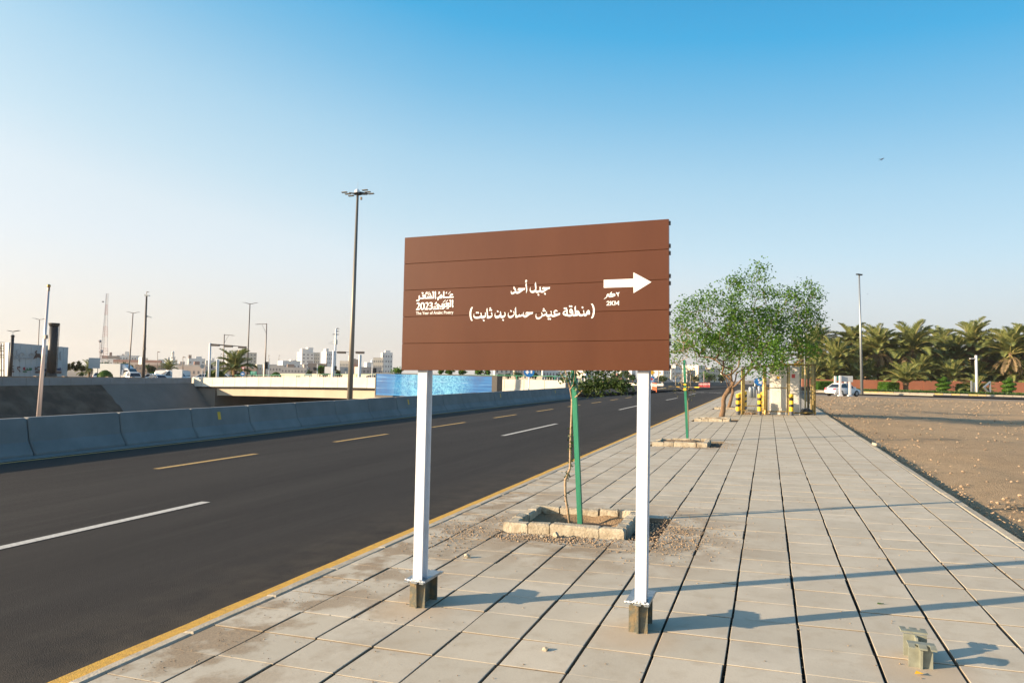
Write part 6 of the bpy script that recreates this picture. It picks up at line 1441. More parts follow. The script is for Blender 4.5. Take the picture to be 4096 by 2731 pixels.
bx(c8, 'long white block under the thin roof mast', 745, 905, 1138, 368, 300, 'b_white', 32, rows=2, cols=5, extras=(box1(1.2, None, .55, .62), box1(1.0, 'b_grey', .75, .85)))
bx(c8, 'brown upper floor rising left of the white towers', 920, 980, 1075, 425, 240, 'b_brown', 20, rows=1, cols=3)
bx(c8, 'low grey house with dark shop windows', 868, 880, 1272, 472, 200, 'b_grey', 5, rows=2, cols=8)
bx(c8, 'tall white tower of two wings with roof boxes', 1075, 1208, 1365, 232, 340, 'b_white', 36, rows=7, cols=3, lcols=3, extras=(('roof_house', .0, .5, .0, .45, 6.5, None), ('roof_house', .55, .98, .15, .6, 9.0, None)))
bx(c8, 'lower wing of the white tower with balconies', 1350, 1366, 1480, 238, 345, 'b_cream', 12, rows=7, cols=4)
bx(c8, 'white tower with dark window strips next to the gantry', 1478, 1590, 1702, 222, 335, 'b_white', 38, rows=6, cols=4, extras=(('roof_house', .0, .3, .1, .6, 5.5, None),))
bx(c8, 'brown flat roofed house in front of the white towers', 1272, 1300, 1580, 410, 230, 'b_brown', 12, rows=2, cols=5, extras=(box1(1.6, 'b_pink', .0, .25),))
bx(c8, 'small pink house beside the brown flat roofed house', 1190, 1240, 1275, 430, 240, 'b_pink', 28, rows=1, cols=2)
bx(c8, 'ribbed cream block left of the high mast light', 1795, 1800, 1935, 370, 290, 'b_cream', 4, rows=3, cols=6)
bx(c8, 'white stair tower touching the high mast light', 1925, 1958, 1992, 290, 300, 'b_white', 34)
bx(c8, 'dark brown block right of the high mast light', 1985, 1998, 2100, 348, 300, 'b_brown', 10, rows=2, cols=4, extras=(box1(.8, None, .0, .5),))
bx(c8, 'pale house behind the round sign', 1770, 1800, 2000, 465, 215, 'b_grey', 14, rows=1, cols=4)
bx(c8, 'long pink house with dark windows right of the high mast', 1995, 2090, 2420, 470, 185, 'b_pink', 30, rows=2, cols=6)
bx(c8, 'red brick house front above the long pink house', 1990, 2000, 2110, 420, 230, 'b_red', 6, rows=1, cols=3)
bx(c8, 'white terrace houses right of the white pylon', 2155, 2225, 2360, 395, 265, 'b_white', 30, rows=2, cols=4, extras=(box1(1.6, 'b_white', .6, .9),))
bx(c8, 'pale block right beside the brown sign edge', 2320, 2325, 2480, 290 + 30, 250, 'b_cream', 4, rows=4, cols=5)
bx(c8, 'tall white stepped block behind the brown sign edge', 2420, 2470, 2620, 240, 300, 'b_white', 20, rows=5, cols=4, extras=(('roof_house', .3, .8, .2, .8, 4, None),))
for i in range(26):                              # the haze softened rest of the skyline
    x = 560 + i * 13.8 + rnd(-4, 4) if i < 13 else 300 + (i - 13) * 21 + rnd(-5, 5); w_ = rnd(10, 22); yt = rnd(829, 838) if x < 560 else rnd(834, 842)
    building('%s distant pale house of the skyline, counted from the left, behind the nearer roofs' % (ORD[i - 13] if i >= 13 else ORD[i + 13]), x, x + w_ * .3, x + w_, yt, rnd(380, 460), random.choice(('b_white', 'b_cream', 'b_pink', 'b_grey')), 30, rows=2, cols=3, group='distant houses of the skyline')
# minarets
def minaret(lab, conv, x, ytop, ybot, wd, Z, dome=True):
    tp, bt = P(*conv(x, ytop), Z), P(*conv(x, ybot), Z); sc_ = (tp.z - bt.z); r = wd * .14648 / F * Z / 2; t = thing('minaret', lab, 'minaret', (tp.x, tp.y, ZL - 8)); h0 = bt.z - ZL + 8
    q = MB(); q.box(-r, -r, 0, r, r, h0 + sc_ * .30); q.build('shaft', MT['b_white'], t)
    q = MB(); q.lathe([(r * 1.15, h0 + sc_ * .30), (r * 1.5, h0 + sc_ * .42), (r * 1.5, h0 + sc_ * .46)], 8); q.build('balcony', MT['b_white'], t)
    q = MB(); q.lathe([(r * .75, h0 + sc_ * .46), (r * .75, h0 + sc_ * .72), (r * .95, h0 + sc_ * .74)], 8); q.build('lantern', MT['b_white'], t)
    q = MB(); q.lathe([(r * .8, h0 + sc_ * .74), (r * .85, h0 + sc_ * .80), (r * .5, h0 + sc_ * .88), (r * .1, h0 + sc_ * .93), (.05, h0 + sc_)], 12); q.build('dome', MT['b_white'], t, smooth=True)
minaret('white minaret with a balcony on the left skyline', c7, 1145, 195, 390, 52, 760); minaret('slim white minaret with a pale dome left of the beige tower', c8, 38, 250, 430, 40, 860)
def roofmast(lab, conv, x, y0, y1, Z): t, b, tp = pole_thing('roof_mast', lab, 'mast', *conv(x, y1), *conv(x, y0), Z, .12, .06, 'pole', None, 'thin masts on the skyline', 5); lamp_head(t, tp, CX, .6, .3, .3, 'pole', 'head')
roofmast('thin mast on the left skyline above the white van', c7, 903, 232, 540, 190); roofmast('short mast above the square board', c7, 1300, 315, 500, 170); roofmast('thin mast on the long white block roof', c8, 845, 285, 362, 300); roofmast('faint mast left of the white block', c8, 680, 285, 420, 300); roofmast('faint mast just left of the palm crown', c7, 1895, 262, 420, 300)
# compound wall
def strip_wall(name, lab, pts, mat, th=.3, step=None, group=None, zb=None, cat='wall'):
    t = thing(name, lab, cat, (pts[0].x, pts[0].y, zb if zb is not None else pts[0].z - 3), 0, group)
    for a, b in zip(pts[:-1], pts[1:]):
        n = max(1, int((b - a).length / step)) if step else 1; d = b - a; nn = Vector((-d.y, d.x, 0)).normalized() * th
        for i in range(n):
            p0, p1 = a.lerp(b, i / n), a.lerp(b, (i + 1) / n); u = (p1 - p0).normalized() * .012; p0 = p0 + u; p1 = p1 - u; z = t.location.z
            q = MB(); q.raw([(p0.x, p0.y, z), (p1.x, p1.y, z), (p1.x + nn.x, p1.y + nn.y, z), (p0.x + nn.x, p0.y + nn.y, z), tuple(p0), tuple(p1), tuple(p1 + nn), tuple(p0 + nn)], [(3, 2, 1, 0), (4, 5, 6, 7), (0, 1, 5, 4), (1, 2, 6, 5), (2, 3, 7, 6), (3, 0, 4, 7)]); q.build('panel', MT[mat], t, world=True)
    return t
strip_wall('compound_wall', 'long sandy compound wall behind the bridge railing', [P(*c8(855, 566), 260), P(*c8(2420, 570), 225), P(*c9(870, 232), 215)], 'b_tan', .4, 6.0, zb=-4.5)
strip_wall('dark_fence', 'dark grey panel fence under the brown sign in front of the flats', [P(*c9(855, 258), 160), P(*c9(1300, 265), 165), P(*c10(80, 305), 170), P(*c10(1350, 325), 175)], 'b_grey', .2, 3.2, zb=-1.2)
strip_wall('parapet_wall', 'pale concrete wall beyond the road bend, under the brown sign', [P(*c10(380, 374), 121), P(*c10(1192, 402), 116)], 'parapet', .4, 6.0, zb=-1.2)
strip_wall('barrier_wall', 'grey concrete barrier wall beyond the junction at right of the sign', [P(*c10(1192, 392), 128), P(*c10(1800, 408), 132), P(*c10(2450, 400), 136)], 'barrier', .5, 3.0, zb=-1.2)
strip_wall('barrier_wall', 'far grey barrier wall behind the leafy tree', [P(*c10(1180, 370), 150), P(*c10(2450, 372), 158)], 'barrier', .5, 3.0, zb=-1.2)
# flats under and right of the sign
bx(c9, 'shuttered cream shop block seen under the sign at left', -30, 0, 330, 60, 175, 'b_cream', 12, rows=2, cols=4)
bx(c9, 'pink brown block right of the shuttered shop block', 330, 350, 560, 60, 180, 'b_pink', 8, rows=2, cols=4); bx(c9, 'cream flats right behind the blue arrow disc', 560, 700, 850, 50, 185, 'b_cream', 28, rows=2, cols=3)
bx(c9, 'pale grey flats behind the sapling', 850, 870, 1260, 20, 190, 'b_white', 6, rows=3, cols=7)
bx(c9, 'cream flats between the sapling branches', 1500, 1640, 1800, 20, 200, 'b_cream', 28, rows=3, cols=3)
for i, (a_, m_, b_, yt, mt_) in enumerate(((370, 400, 540, 100, 'b_grey'), (520, 600, 680, 80, 'b_white'), (850, 880, 1030, 60, 'b_white'), (1030, 1190, 1340, 40, 'b_cream'), (1320, 1420, 1560, 60, 'b_white'), (1560, 1640, 1820, 150, 'b_grey'), (1640, 1850, 2010, 60, 'b_cream'), (1990, 2080, 2300, 110, 'b_tan'), (2250, 2330, 2500, 200, 'b_cream'))):
    bx(c10, 'block of flats beyond the junction, %s from the left under the sign edge and tree' % ORD[i], a_, m_, b_, yt, 230 + 6 * i, mt_, 28, rows=4, cols=4, lcols=2, zb=-1.2, group='flats beyond the junction')
t = thing('gatehouse', 'small brown gatehouse with a pitched roof under the sign', 'gatehouse', tuple(P(*c10(260, 340), 150)), CR); t.location.z = -1.0
p = P(*c10(260, 225), 150); w_ = 165 * .12208 / F * 150; hz = p.z + 1.0
q = MB(); q.box(w_ * .7, 0, 0, w_ * .8, .5, hz - .8); q.box(0, 0, 0, w_ * .1, .5, hz - .8); q.box(0, .6, 0, w_ * .9, 2, hz - 1); q.build('wall', MT['b_brown'], t)
q = MB(); q.prism([(-.4, hz - 1.0), (w_ + .3, hz - 1.0), (w_ * .5, hz + .3)], 'y', -.3, 3); q.build('roof', MT['b_red'], t)
# ------------------------------------------------------------------ distant trees and bushes
random.seed(55)
def bush(name, lab, px, py, Z, w_px, h_px, n, L, mat='leaf_far', trunk=True, group=None, zb=None, cat='tree', blobs=9):
    c = P(px, py, Z); R = w_px / F * Z / 2; Hh = h_px / F * Z; zb = c.z - Hh if zb is None else zb
    t = thing(name, lab, cat, (c.x, c.y, zb), rnd(0, 6), group); ht = c.z + Hh * .5 - zb
    if trunk:
        q = MB(); q.tube([(0, 0, -.5), (R * .05, 0, ht * .4), (0, R * .05, ht * .7)], [R * .09, R * .07, R * .04], 6)
        for i in range(5): a = i * 1.3; q.tube([(0, 0, ht * .35), (math.cos(a) * R * .5, math.sin(a) * R * .5, ht * .72)], [R * .05, R * .02], 4)
        q.build('trunk', MT['bark'], t)
    q = MB()
    for i in range(blobs):
        a = rnd(0, 6.28); rr = R * .62 * math.sqrt(random.random()); bz = (c.z - zb) + rnd(-.28, .30) * Hh; br = R * rnd(.28, .45)
        for k in range(n // blobs):
            v = Vector((random.gauss(0, 1), random.gauss(0, 1), random.gauss(0, .8))).normalized() * br * rnd(.5, 1.05)
            q.leaf(Vector((rr * math.cos(a) + v.x, rr * math.sin(a) + v.y, bz + v.z)), Vector((rnd(-1, 1), rnd(-1, 1), rnd(-.6, .8))), Vector((rnd(-1, 1), rnd(-1, 1), rnd(0, 1.5))), L * rnd(.7, 1.3), L * .35)
    q.build('crown', MT[mat], t); return t
G1 = 'trees among the far houses'
bush('far_tree', 'dark green tree behind the truck cab', *c7(330, 480), 150, 42, 22, 900, .45, group=G1, zb=ZL); bush('far_tree', 'hedge like tree left above the truck box', *c7(90, 445), 170, 34, 12, 500, .45, group=G1, zb=ZL); bush('far_tree', 'wide dark tree right behind the truck', *c7(440, 500), 148, 34, 18, 700, .45, group=G1, zb=ZL)
bush('far_tree', 'round green tree right of the camera pole', *c7(790, 505), 150, 27, 22, 700, .42, group=G1, zb=ZL); bush('far_tree', 'bright green tree left of the second gantry', *c8(1490, 505), 140, 22, 16, 800, .38, 'leaf', group=G1, zb=ZL); bush('far_tree', 'thin dark acacia behind the second gantry', *c8(1775, 575), 105, 24, 15, 500, .28, 'leaf_dry', group=G1, zb=-1.3); bush('far_tree', 'small dark tree at the dark poles', *c8(1580, 580), 104, 15, 13, 300, .28, 'leaf_far', group=G1, zb=-1.3)
bush('far_tree', 'low green tree behind the name board', *c8(1330, 545), 150, 16, 10, 300, .3, group=G1, zb=ZL)
for i, (x, y, w_) in enumerate(((1640, 45, 170), (440, 28, 60), (1180, 80, 60), (1440, 80, 45))): pass
for i, (x, y, w_, h_) in enumerate(((230, 245, 13, 11), (410, 235, 26, 15), (720, 245, 20, 14), (1000, 285, 18, 9), (100, 250, 12, 8))): bush('far_tree', ['thin bare tree right of the screen under the sign', 'green acacia left of the blue arrow disc', 'green acacia right of the blue arrow disc', 'low bush at the fence left of the sapling', 'leafy bush peeping over the screen end'][i], *c9(x, y), 118, w_, h_, 420, .3, 'leaf_far', group=G1, zb=-1.2)
def c12(x, y): return ((1490 + x * .2211) * .57422, (1470 + y * .2211) * .57422)
for i, (x, y, w_) in enumerate(((430, 55, 34), (1400, 75, 24), (1640, 78, 22), (1930, 80, 30), (1230, 78, 14), (2080, 85, 14))): bush('far_tree', '%s bush from the left looking over the top of the digital screen' % ORD[i], *c12(x, y), 100, w_, 13, 420, .26, 'leaf', group='bushes above the screen', zb=-1.2)
for i, (x, y, w_, h_) in enumerate(((505, 215, 18, 17), (620, 275, 22, 10), (1190, 295, 26, 9), (900, 270, 16, 9), (1780, 300, 26, 10), (2050, 285, 34, 16), (2300, 290, 26, 14))): bush('far_tree', '%s tree from the left in front of the flats beyond the junction' % ORD[i], *c10(x, y), 165, w_, h_, 420, .42, 'leaf_far', group='trees before the flats', zb=-1.1)
# tall loose shrubs at the end of the white sign wall
for i, (x, y, w_, h_) in enumerate(((1068, 850, 9, 24), (1140, 830, 10, 27), (1195, 870, 12, 21), (1245, 830, 11, 27), (1300, 880, 10, 18))): bush('tall_shrub', '%s tall yellowish shrub from the left at the end of the white sign wall' % ORD[i], *c6(x, y), 104, w_, h_, 700, .19, 'leaf_yel', False, 'tall shrubs by the white wall', ZL, 'shrub', 12)
bush('shrub', 'dark round shrub below the tall yellowish shrubs', *c6(1280, 975), 103, 13, 8, 500, .14, 'leaf_top', False, zb=ZL, cat='shrub')
# clipped domes and boxes
def topiary(name, lab, px, pyt, pyb, Z, rings, zb=None, group='clipped bushes', L=.10, n=2600, seed=1):
    random.seed(seed); tp = P(px, pyt, Z); bt = P(px, pyb, Z); Hh = tp.z - bt.z; t = thing(name, lab, 'clipped bush', (bt.x, bt.y, bt.z), 0, group)
    core = MB(); core.lathe([(max(.02, r * .93), z * Hh) for r, z in rings], 18); core.build('core', MT['leaf_top'], t, smooth=True)
    q = MB(); tot = len(rings) - 1
    lens = [math.hypot(rings[i + 1][0] - rings[i][0], (rings[i + 1][1] - rings[i][1]) * Hh) * (rings[i][0] + rings[i + 1][0] + .05) for i in range(tot)]; S = sum(lens)
    for i in range(tot):
        for k in range(int(n * lens[i] / S)):
            f = random.random(); r = rings[i][0] + (rings[i + 1][0] - rings[i][0]) * f; z = (rings[i][1] + (rings[i + 1][1] - rings[i][1]) * f) * Hh; a = rnd(0, 6.2832)
            o_ = Vector((math.cos(a), math.sin(a), .3)); q.leaf(Vector((r * math.cos(a), r * math.sin(a), z)), o_ + Vector((rnd(-1, 1), rnd(-1, 1), rnd(-.5, 1))) * .9, Vector((rnd(-1, 1), rnd(-1, 1), rnd(-1, 1))), L * rnd(.6, 1.2), L * .35)
    q.build('foliage', MT['leaf_top'], t); return t
def dome_r(w_): return [(.55 * w_, -.6), (.98 * w_, 0), (w_, .2), (.93 * w_, .45), (.72 * w_, .70), (.4 * w_, .9), (.02, 1.0)]
topiary('topiary_dome', 'clipped green dome bush in front of the box truck', *c6(1645, 905), c6(0, 1035)[1], 96, dome_r(15.5 / F * 96), seed=2); topiary('topiary_dome', 'clipped green dome bush behind the blue arrow disc', *c8(212, 558), c8(0, 640)[1], 100, dome_r(7 / F * 100), seed=3)
topiary('topiary_dome', 'clipped green dome bush beside the long grey house', *c8(798, 545), c8(0, 640)[1], 98, dome_r(11.2 / F * 98), seed=4)
def hedge_box(lab, px0, px1, pyt, pyb, Z, depth, seed=1, rz=0.0, L=.12, n=2600, lean=0):
    random.seed(seed); a, b = P(px0, pyb, Z), P(px1, pyb, Z); w_ = (b - a).length; h = P(px0, pyt, Z).z - a.z; t = thing('hedge_box', lab, 'clipped bush', tuple(a), CR + rz, 'clipped bushes')
    q = MB(); q.bevbox(.06, .06, -.3, w_ - .06, depth - .06, h - .05, .12); q.build('core', MT['leaf_top'], t)
    q = MB()
    for i in range(n):
        f = random.random(); u, v, z = rnd(0, w_), rnd(0, depth), rnd(-.1, h)
        if f < .38: v = 0; nr = Vector((0, -1, .2))
        elif f < .58: u = 0; nr = Vector((-1, 0, .2))
        elif f < .72: u = w_; nr = Vector((1, 0, .2))
        else: z = h; nr = Vector((0, 0, 1))
        ez = max(0, z - h * .8) / (h * .2); u = w_ / 2 + (u - w_ / 2) * (1 - .04 * ez); z += rnd(-.05, .04); q.leaf(Vector((u, v, z)), nr + Vector((rnd(-1, 1), rnd(-1, 1), rnd(-.6, 1))) * .9, Vector((rnd(-1, 1), rnd(-1, 1), rnd(-1, 1))), L * rnd(.6, 1.2), L * .36)
    q.build('foliage', MT['leaf_top'], t); return t
hedge_box('clipped green box hedge behind the left gantry pylon', *[c7(x, 0)[0] for x in (1668, 1815)], c7(0, 528)[1], c7(0, 600)[1], 100, 3, 6); hedge_box('low clipped hedge left of the white van', *[c7(x, 0)[0] for x in (778, 925)], c7(0, 553)[1], c7(0, 590)[1], 118, 2.5, 7)

# ------------------------------------------------------------------ palms
random.seed(64)
def frond_mesh(kind, nl=36):
    q = MB(); el = {'up': 1.30, 'high': 1.02, 'mid': .68, 'low': .25, 'dead': -.75}[kind]; curl = {'up': .85, 'high': 1.25, 'mid': 1.35, 'low': 1.25, 'dead': .6}[kind]
    pts = []; p = Vector((0, 0, 0)); N = 16
    for i in range(N + 1):
        t_ = i / N; a = el - curl * t_ ** 1.5; pts.append(p.copy()); p = p + Vector((math.cos(a), 0, math.sin(a))) / N
    q.cur = 1; q.tube(pts, [.016 * (1 - .85 * i / N) for i in range(N + 1)], 3, cap=False); q.cur = 0
    for i in range(nl * 2):
        t_ = .14 + .86 * ((i // 2) + .5) / nl; k = min(N - 1, int(t_ * N)); base = pts[k].lerp(pts[k + 1], t_ * N - k); tan = (pts[k + 1] - pts[k]).normalized(); up = Vector((-tan.z, 0, tan.x)); sd = 1 if i % 2 else -1
        Ln = .26 * (math.sin(math.pi * min(1, .12 + t_ * .88)) ** .6) * rnd(.85, 1.1)
        d = (tan * .75 + Vector((0, sd, 0)) * rnd(.55, .8) + up * rnd(.25, .55) + Vector((0, 0, -.25 if kind != 'up' else -.05))).normalized()
        q.leaf(base, d, (up + Vector((0, -sd * .6, 0))), Ln, .015)
    return q
FR = {k: [frond_mesh(k).mesh('frond', [MT['frond_dead' if k == 'dead' else 'frond'], MT['rachis']]) for _ in range(2)] for k in ('up', 'high', 'mid', 'low', 'dead')}
def palm(lab, base, th, R, n, group, dead=8, tr=.22, low=True, seed=0):
    random.seed(seed); t = thing('date_palm', lab, 'palm tree', tuple(base), rnd(0, 6), group); q = MB(); prof = []
    zz = -.3
    while zz < th: prof += [(tr * rnd(1.0, 1.12), zz), (tr * .88, zz + .16)]; zz += .2
    prof += [(tr * 1.25, th - .3), (tr * 1.0, th + .1)]
    if th > .5: q.lathe(prof, 10); 
    else: q.lathe([(tr * 1.2, -.2), (tr * 1.3, th * .5), (tr * .8, th + .1)], 10)
    q.build('trunk', MT['palm_trunk'], t)
    for i in range(n):
        f = i / n; k = 'up' if f < .22 else 'high' if f < .5 else 'mid' if f < .8 else ('low' if low else 'mid')
        inst(random.choice(FR[k]), 'frond', t, (0, 0, th + .05 - .35 * f), (rnd(-.12, .12), rnd(-.12, .12), i * 2.3999 + rnd(-.25, .25)), (R * rnd(.85, 1.12),) * 3)
    for i in range(dead): inst(random.choice(FR['dead']), 'frond', t, (0, 0, th - .4), (rnd(-.2, .2), rnd(-.25, .3), i * 2.3999), (R * rnd(.55, .8),) * 3)
    return t
zr = -.47
def palm_px(lab, px, py_heart, Z, R, n, grp, dead=8, zb=zr, tr=.24, low=True, seed=0):
    c = P(px, py_heart, Z); palm(lab, (c.x, c.y, zb), c.z - zb, R, n, grp, dead, tr, low, seed)
GP = 'date palms behind the red wall'
plist = [(40, 880, 128, 3.6), (150, 800, 134, 3.8), (310, 940, 122, 4.1), (430, 790, 133, 3.9), (520, 900, 130, 3.6), (655, 830, 124, 4.2), (770, 900, 134, 3.6), (940, 830, 123, 4.5), (1030, 900, 128, 3.9), (1170, 820, 135, 3.9), (1300, 900, 128, 4.0), (1440, 780, 128, 4.2), (1560, 880, 134, 3.8), (1760, 860, 121, 4.7), (1880, 900, 128, 4.2), (1960, 820, 122, 4.4)]
for i, (x, y, Z, R) in enumerate(plist):
    palm_px('%s date palm from the left in the row behind the red wall' % ORD[i], *c5(x, y), Z, R * 1.18, 46, GP, 16, zr, .25, True, 200 + i)
for i in range(16):                              # second row filling the grove
    c = P(1850 + i * 36 + rnd(-8, 8), rnd(820, 862), rnd(138, 156)); palm('%s palm from the left in the rear row of the grove' % ORD[i], (c.x, c.y, zr), c.z - zr, rnd(4.2, 5.0), 28, 'date palms in the rear row of the grove', 6, .24, True, 300 + i)
for i in range(22):                              # young low palms closing the grove under the crowns
    random.seed(500 + i); c = P(1842 + i * 25 + rnd(-9, 9), rnd(858, 876), rnd(116, 132)); palm('%s low young palm from the left closing the grove under the tall crowns' % ORD[i], (c.x, c.y, zr), c.z - zr, rnd(3.3, 4.3), 26, 'low young palms in the grove', 8, .24, True, 500 + i)
for i in range(13):
    random.seed(560 + i); bush('grove_shrub', '%s dark shrub from the left in the shade at the back of the grove' % ORD[i], 1840 + i * 46 + rnd(-10, 10), 856, 160, 70, 36, 900, .8, 'leaf_far', False, 'dark shrubs at the back of the grove', zr, 'shrub', 14)
palm_px('low date palm with a stout pineapple trunk before the red wall', *c5(885, 1110), 106, 3.6, 40, 'palms before the red wall', 0, zr, .36, False, 401)
palm_px('short young palm growing round the white lamp post', *c5(1475, 1185), 103, 2.7, 40, 'palms before the red wall', 0, zr, .2, False, 402)
palm_px('leafy date palm right of the left sign pylon', *c7(2112, 500), 101, 3.35, 46, 'palms by the bridge', 4, ZL, .32, True, 403)
palm_px('small palm behind the white van', *c7(1075, 505), 150, 2.6, 30, 'palms by the bridge', 0, ZL, .25, True, 404)
palm_px('dim palm behind the direction board at left', *c6(1400, 930), 122, 2.4, 26, 'palms by the bridge', 0, ZL, .2, True, 405)

# ------------------------------------------------------------------ red wall, verge, kerb and road at right
Wa, Wb = P(1842, 870.5, 112), P(2440, 879, 110); t = thing('red_wall', 'long terracotta rendered wall in front of the palm grove', 'wall', (Wa.x, Wa.y, zr - .4))
n = 17; d = (Wb - Wa); nn = Vector((-d.y, d.x, 0)).normalized() * .3
random.seed(70)
for i in range(n):
    p0, p1 = Wa.lerp(Wb, i / n + .0006), Wa.lerp(Wb, (i + 1) / n - .0006); dz = Vector((0, 0, rnd(-.05, .05))); off = nn * rnd(-.06, .06); p0 = p0 + dz + off; p1 = p1 + dz + off; q = MB()
    q.raw([(p0.x, p0.y, zr - .4), (p1.x, p1.y, zr - .4), (p1.x + nn.x, p1.y + nn.y, zr - .4), (p0.x + nn.x, p0.y + nn.y, zr - .4), tuple(p0), tuple(p1), tuple(p1 + nn), tuple(p0 + nn)], [(3, 2, 1, 0), (4, 5, 6, 7), (0, 1, 5, 4), (1, 2, 6, 5), (2, 3, 7, 6), (3, 0, 4, 7)]); q.build('wall_panel', MT['wall_red'], t, world=True)
def K(px, Z): p = P(px, 905, Z); return Vector((p.x, p.y, zr))
ka, kb = K(1860, 104.5), K(2420, 92.0)
kd = (kb - ka).normalized(); kn = Vector((kd.y, -kd.x, 0))      # towards the camera
KL = (kb - ka).length
t = thing('roadside_kerb', 'long kerb of pale and faded yellow stones in front of the red wall', 'kerb', tuple(ka)); random.seed(71)
i = 0; u = 0.0
MT['kerb_y'] = M('faded_yellow_kerb', (.60, .42, .12), .85, (.45, .36, .20), 2)
while u < KL:
    p0, p1 = ka + kd * (u + .02), ka + kd * (u + 1.0 - .02); q = MB(); m_ = 'kerb_y' if random.random() < .28 else 'kerb'
    q.raw([(p0.x, p0.y, zr - .2), (p1.x, p1.y, zr - .2), (p1.x - kn.x * .35, p1.y - kn.y * .35, zr - .2), (p0.x - kn.x * .35, p0.y - kn.y * .35, zr - .2), (p0.x - kn.x * .06, p0.y - kn.y * .06, zr + .2), (p1.x - kn.x * .06, p1.y - kn.y * .06, zr + .2), (p1.x - kn.x * .35, p1.y - kn.y * .35, zr + .22), (p0.x - kn.x * .35, p0.y - kn.y * .35, zr + .22)], [(3, 2, 1, 0), (4, 5, 6, 7), (0, 1, 5, 4), (1, 2, 6, 5), (2, 3, 7, 6), (3, 0, 4, 7)]); q.build('kerb_stone', MT[m_], t, world=True); u += 1.0
q = MB(); a, b = ka - kn * .36 + Vector((0, 0, .18)), kb - kn * .36 + Vector((0, 0, .18)); q.face([tuple(a), tuple(b), tuple(Wb * 1.0 + Vector((0, 0, zr + .2 - Wb.z))), tuple(Wa + Vector((0, 0, zr + .2 - Wa.z)))]); tag(q.build('verge', MT['soil']), kind='structure')
q = MB(); random.seed(72)
for i in range(9000):
    f = random.random(); s_ = random.random() ** 1.3; 
    if f < .20: continue
    p = ka.lerp(kb, f) - kn * (.5 + s_ * 4.5); q.leaf(Vector((p.x, p.y, zr + .2 + rnd(0, .22))), Vector((rnd(-1, 1), rnd(-1, 1), rnd(.1, 1))), Vector((rnd(-1, 1), rnd(-1, 1), rnd(0, 1))), rnd(.15, .3), .06)
tag(q.build('ground_cover', MT['verge']), kind='stuff')
q = MB(); a, b = ka + kn * .0, kb; rw = 11.0
q.face([(a.x, a.y, zr + .0), (a.x + kn.x * rw, a.y + kn.y * rw, zr), (b.x + kn.x * rw, b.y + kn.y * rw, zr), (b.x, b.y, zr)][::-1]); tag(q.build('side_road', MT['asphalt']), kind='structure')
ia, ib = ka + kn * 6.6 + kd * -2, ka + kn * 8.2 + kd * 15.0
t = thing('kerb_island', 'low kerbed island at the edge of the dirt behind the white car', 'kerb', tuple(ia)); q = MB(); dd = (ib - ia).normalized(); sd = Vector((dd.y, -dd.x, 0)) * .5
q.raw([tuple(ia - sd), tuple(ia + sd), tuple(ib + sd), tuple(ib - sd)] + [tuple(p + Vector((0, 0, .17))) for p in (ia - sd * .9, ia + sd * .9, ib + sd * .9, ib - sd * .9)], [(3, 2, 1, 0), (4, 5, 6, 7), (0, 1, 5, 4), (1, 2, 6, 5), (2, 3, 7, 6), (3, 0, 4, 7)]); q.build('kerb', MT['kerb'], t, world=True)
hedge_box('clipped green box hedge left of the white car by the wall', *[c5(x, 0)[0] for x in (148, 292)], c5(0, 1100)[1], c5(0, 1178)[1], 106, 2.2, 11, 0, .14); hedge_box('square clipped green hedge left of the pineapple trunk palm', *[c5(x, 0)[0] for x in (725, 832)], c5(0, 1108)[1], c5(0, 1178)[1], 105, 2.6, 12, 0, .14); hedge_box('small clipped green hedge behind the young palm', *[c5(x, 0)[0] for x in (1372, 1432)], c5(0, 1125)[1], c5(0, 1190)[1], 106, 2.0, 13, 0, .14)
def spiral(lab, px, pyt, pyb, Z, Rpx, seed):
    random.seed(seed); tp, bt = P(px, pyt, Z), P(px, pyb, Z); Hh = tp.z - zr; R = Rpx / F * Z; t = thing('topiary_spiral', lab, 'clipped bush', (bt.x, bt.y, zr), 0, 'clipped spiral bushes'); q = MB(); q.tube([(0, 0, 0), (0, 0, Hh * .8)], .07, 6); q.build('trunk', MT['bark_pale'], t)
    core = MB(); fo = MB(); N = 120; turns = 3.0
    for i in range(N):
        f = i / (N - 1); a = f * turns * 2 * math.pi + 1.0; z = Hh * (.20 + .72 * f); rr = R * (.52 + .48 * math.sin(math.pi * min(1, .18 + f * .62))) * (1 - .55 * max(0, f - .62) / .38); cr = Hh * .088 * (1 - .25 * f); c = Vector((math.cos(a) * rr * .48, math.sin(a) * rr * .48, z))
        core.lathe([(rr * .35, -cr * .8), (rr * .53, 0), (rr * .35, cr * .8)], 8, tuple(c))
        for k in range(42): b_ = rnd(0, 6.28); e = rnd(-1, 1); o_ = Vector((math.cos(b_) * math.sqrt(1 - e * e), math.sin(b_) * math.sqrt(1 - e * e), e)); fo.leaf(c + Vector((o_.x * rr * .54, o_.y * rr * .54, o_.z * cr * .95)), o_ + Vector((rnd(-1, 1), rnd(-1, 1), rnd(-.4, 1))) * .8, Vector((rnd(-1, 1), rnd(-1, 1), rnd(-1, 1))), .12 * rnd(.6, 1.2), .045)
    core.build('core', MT['leaf_top'], t, smooth=True); fo.build('foliage', MT['leaf_top'], t)
spiral('spiral clipped bush between the low palm and the young palm', *c5(1198, 1058), c5(0, 1190)[1], 104, 16, 81); spiral('spiral clipped bush at the far right of the red wall', *c5(1745, 1065), c5(0, 1195)[1], 101, 15, 82)
q = thing('metal_frame', 'low grey metal frame at the foot of the white lamp post', 'frame', tuple(P(*c5(1435, 1195), 98)), CR)
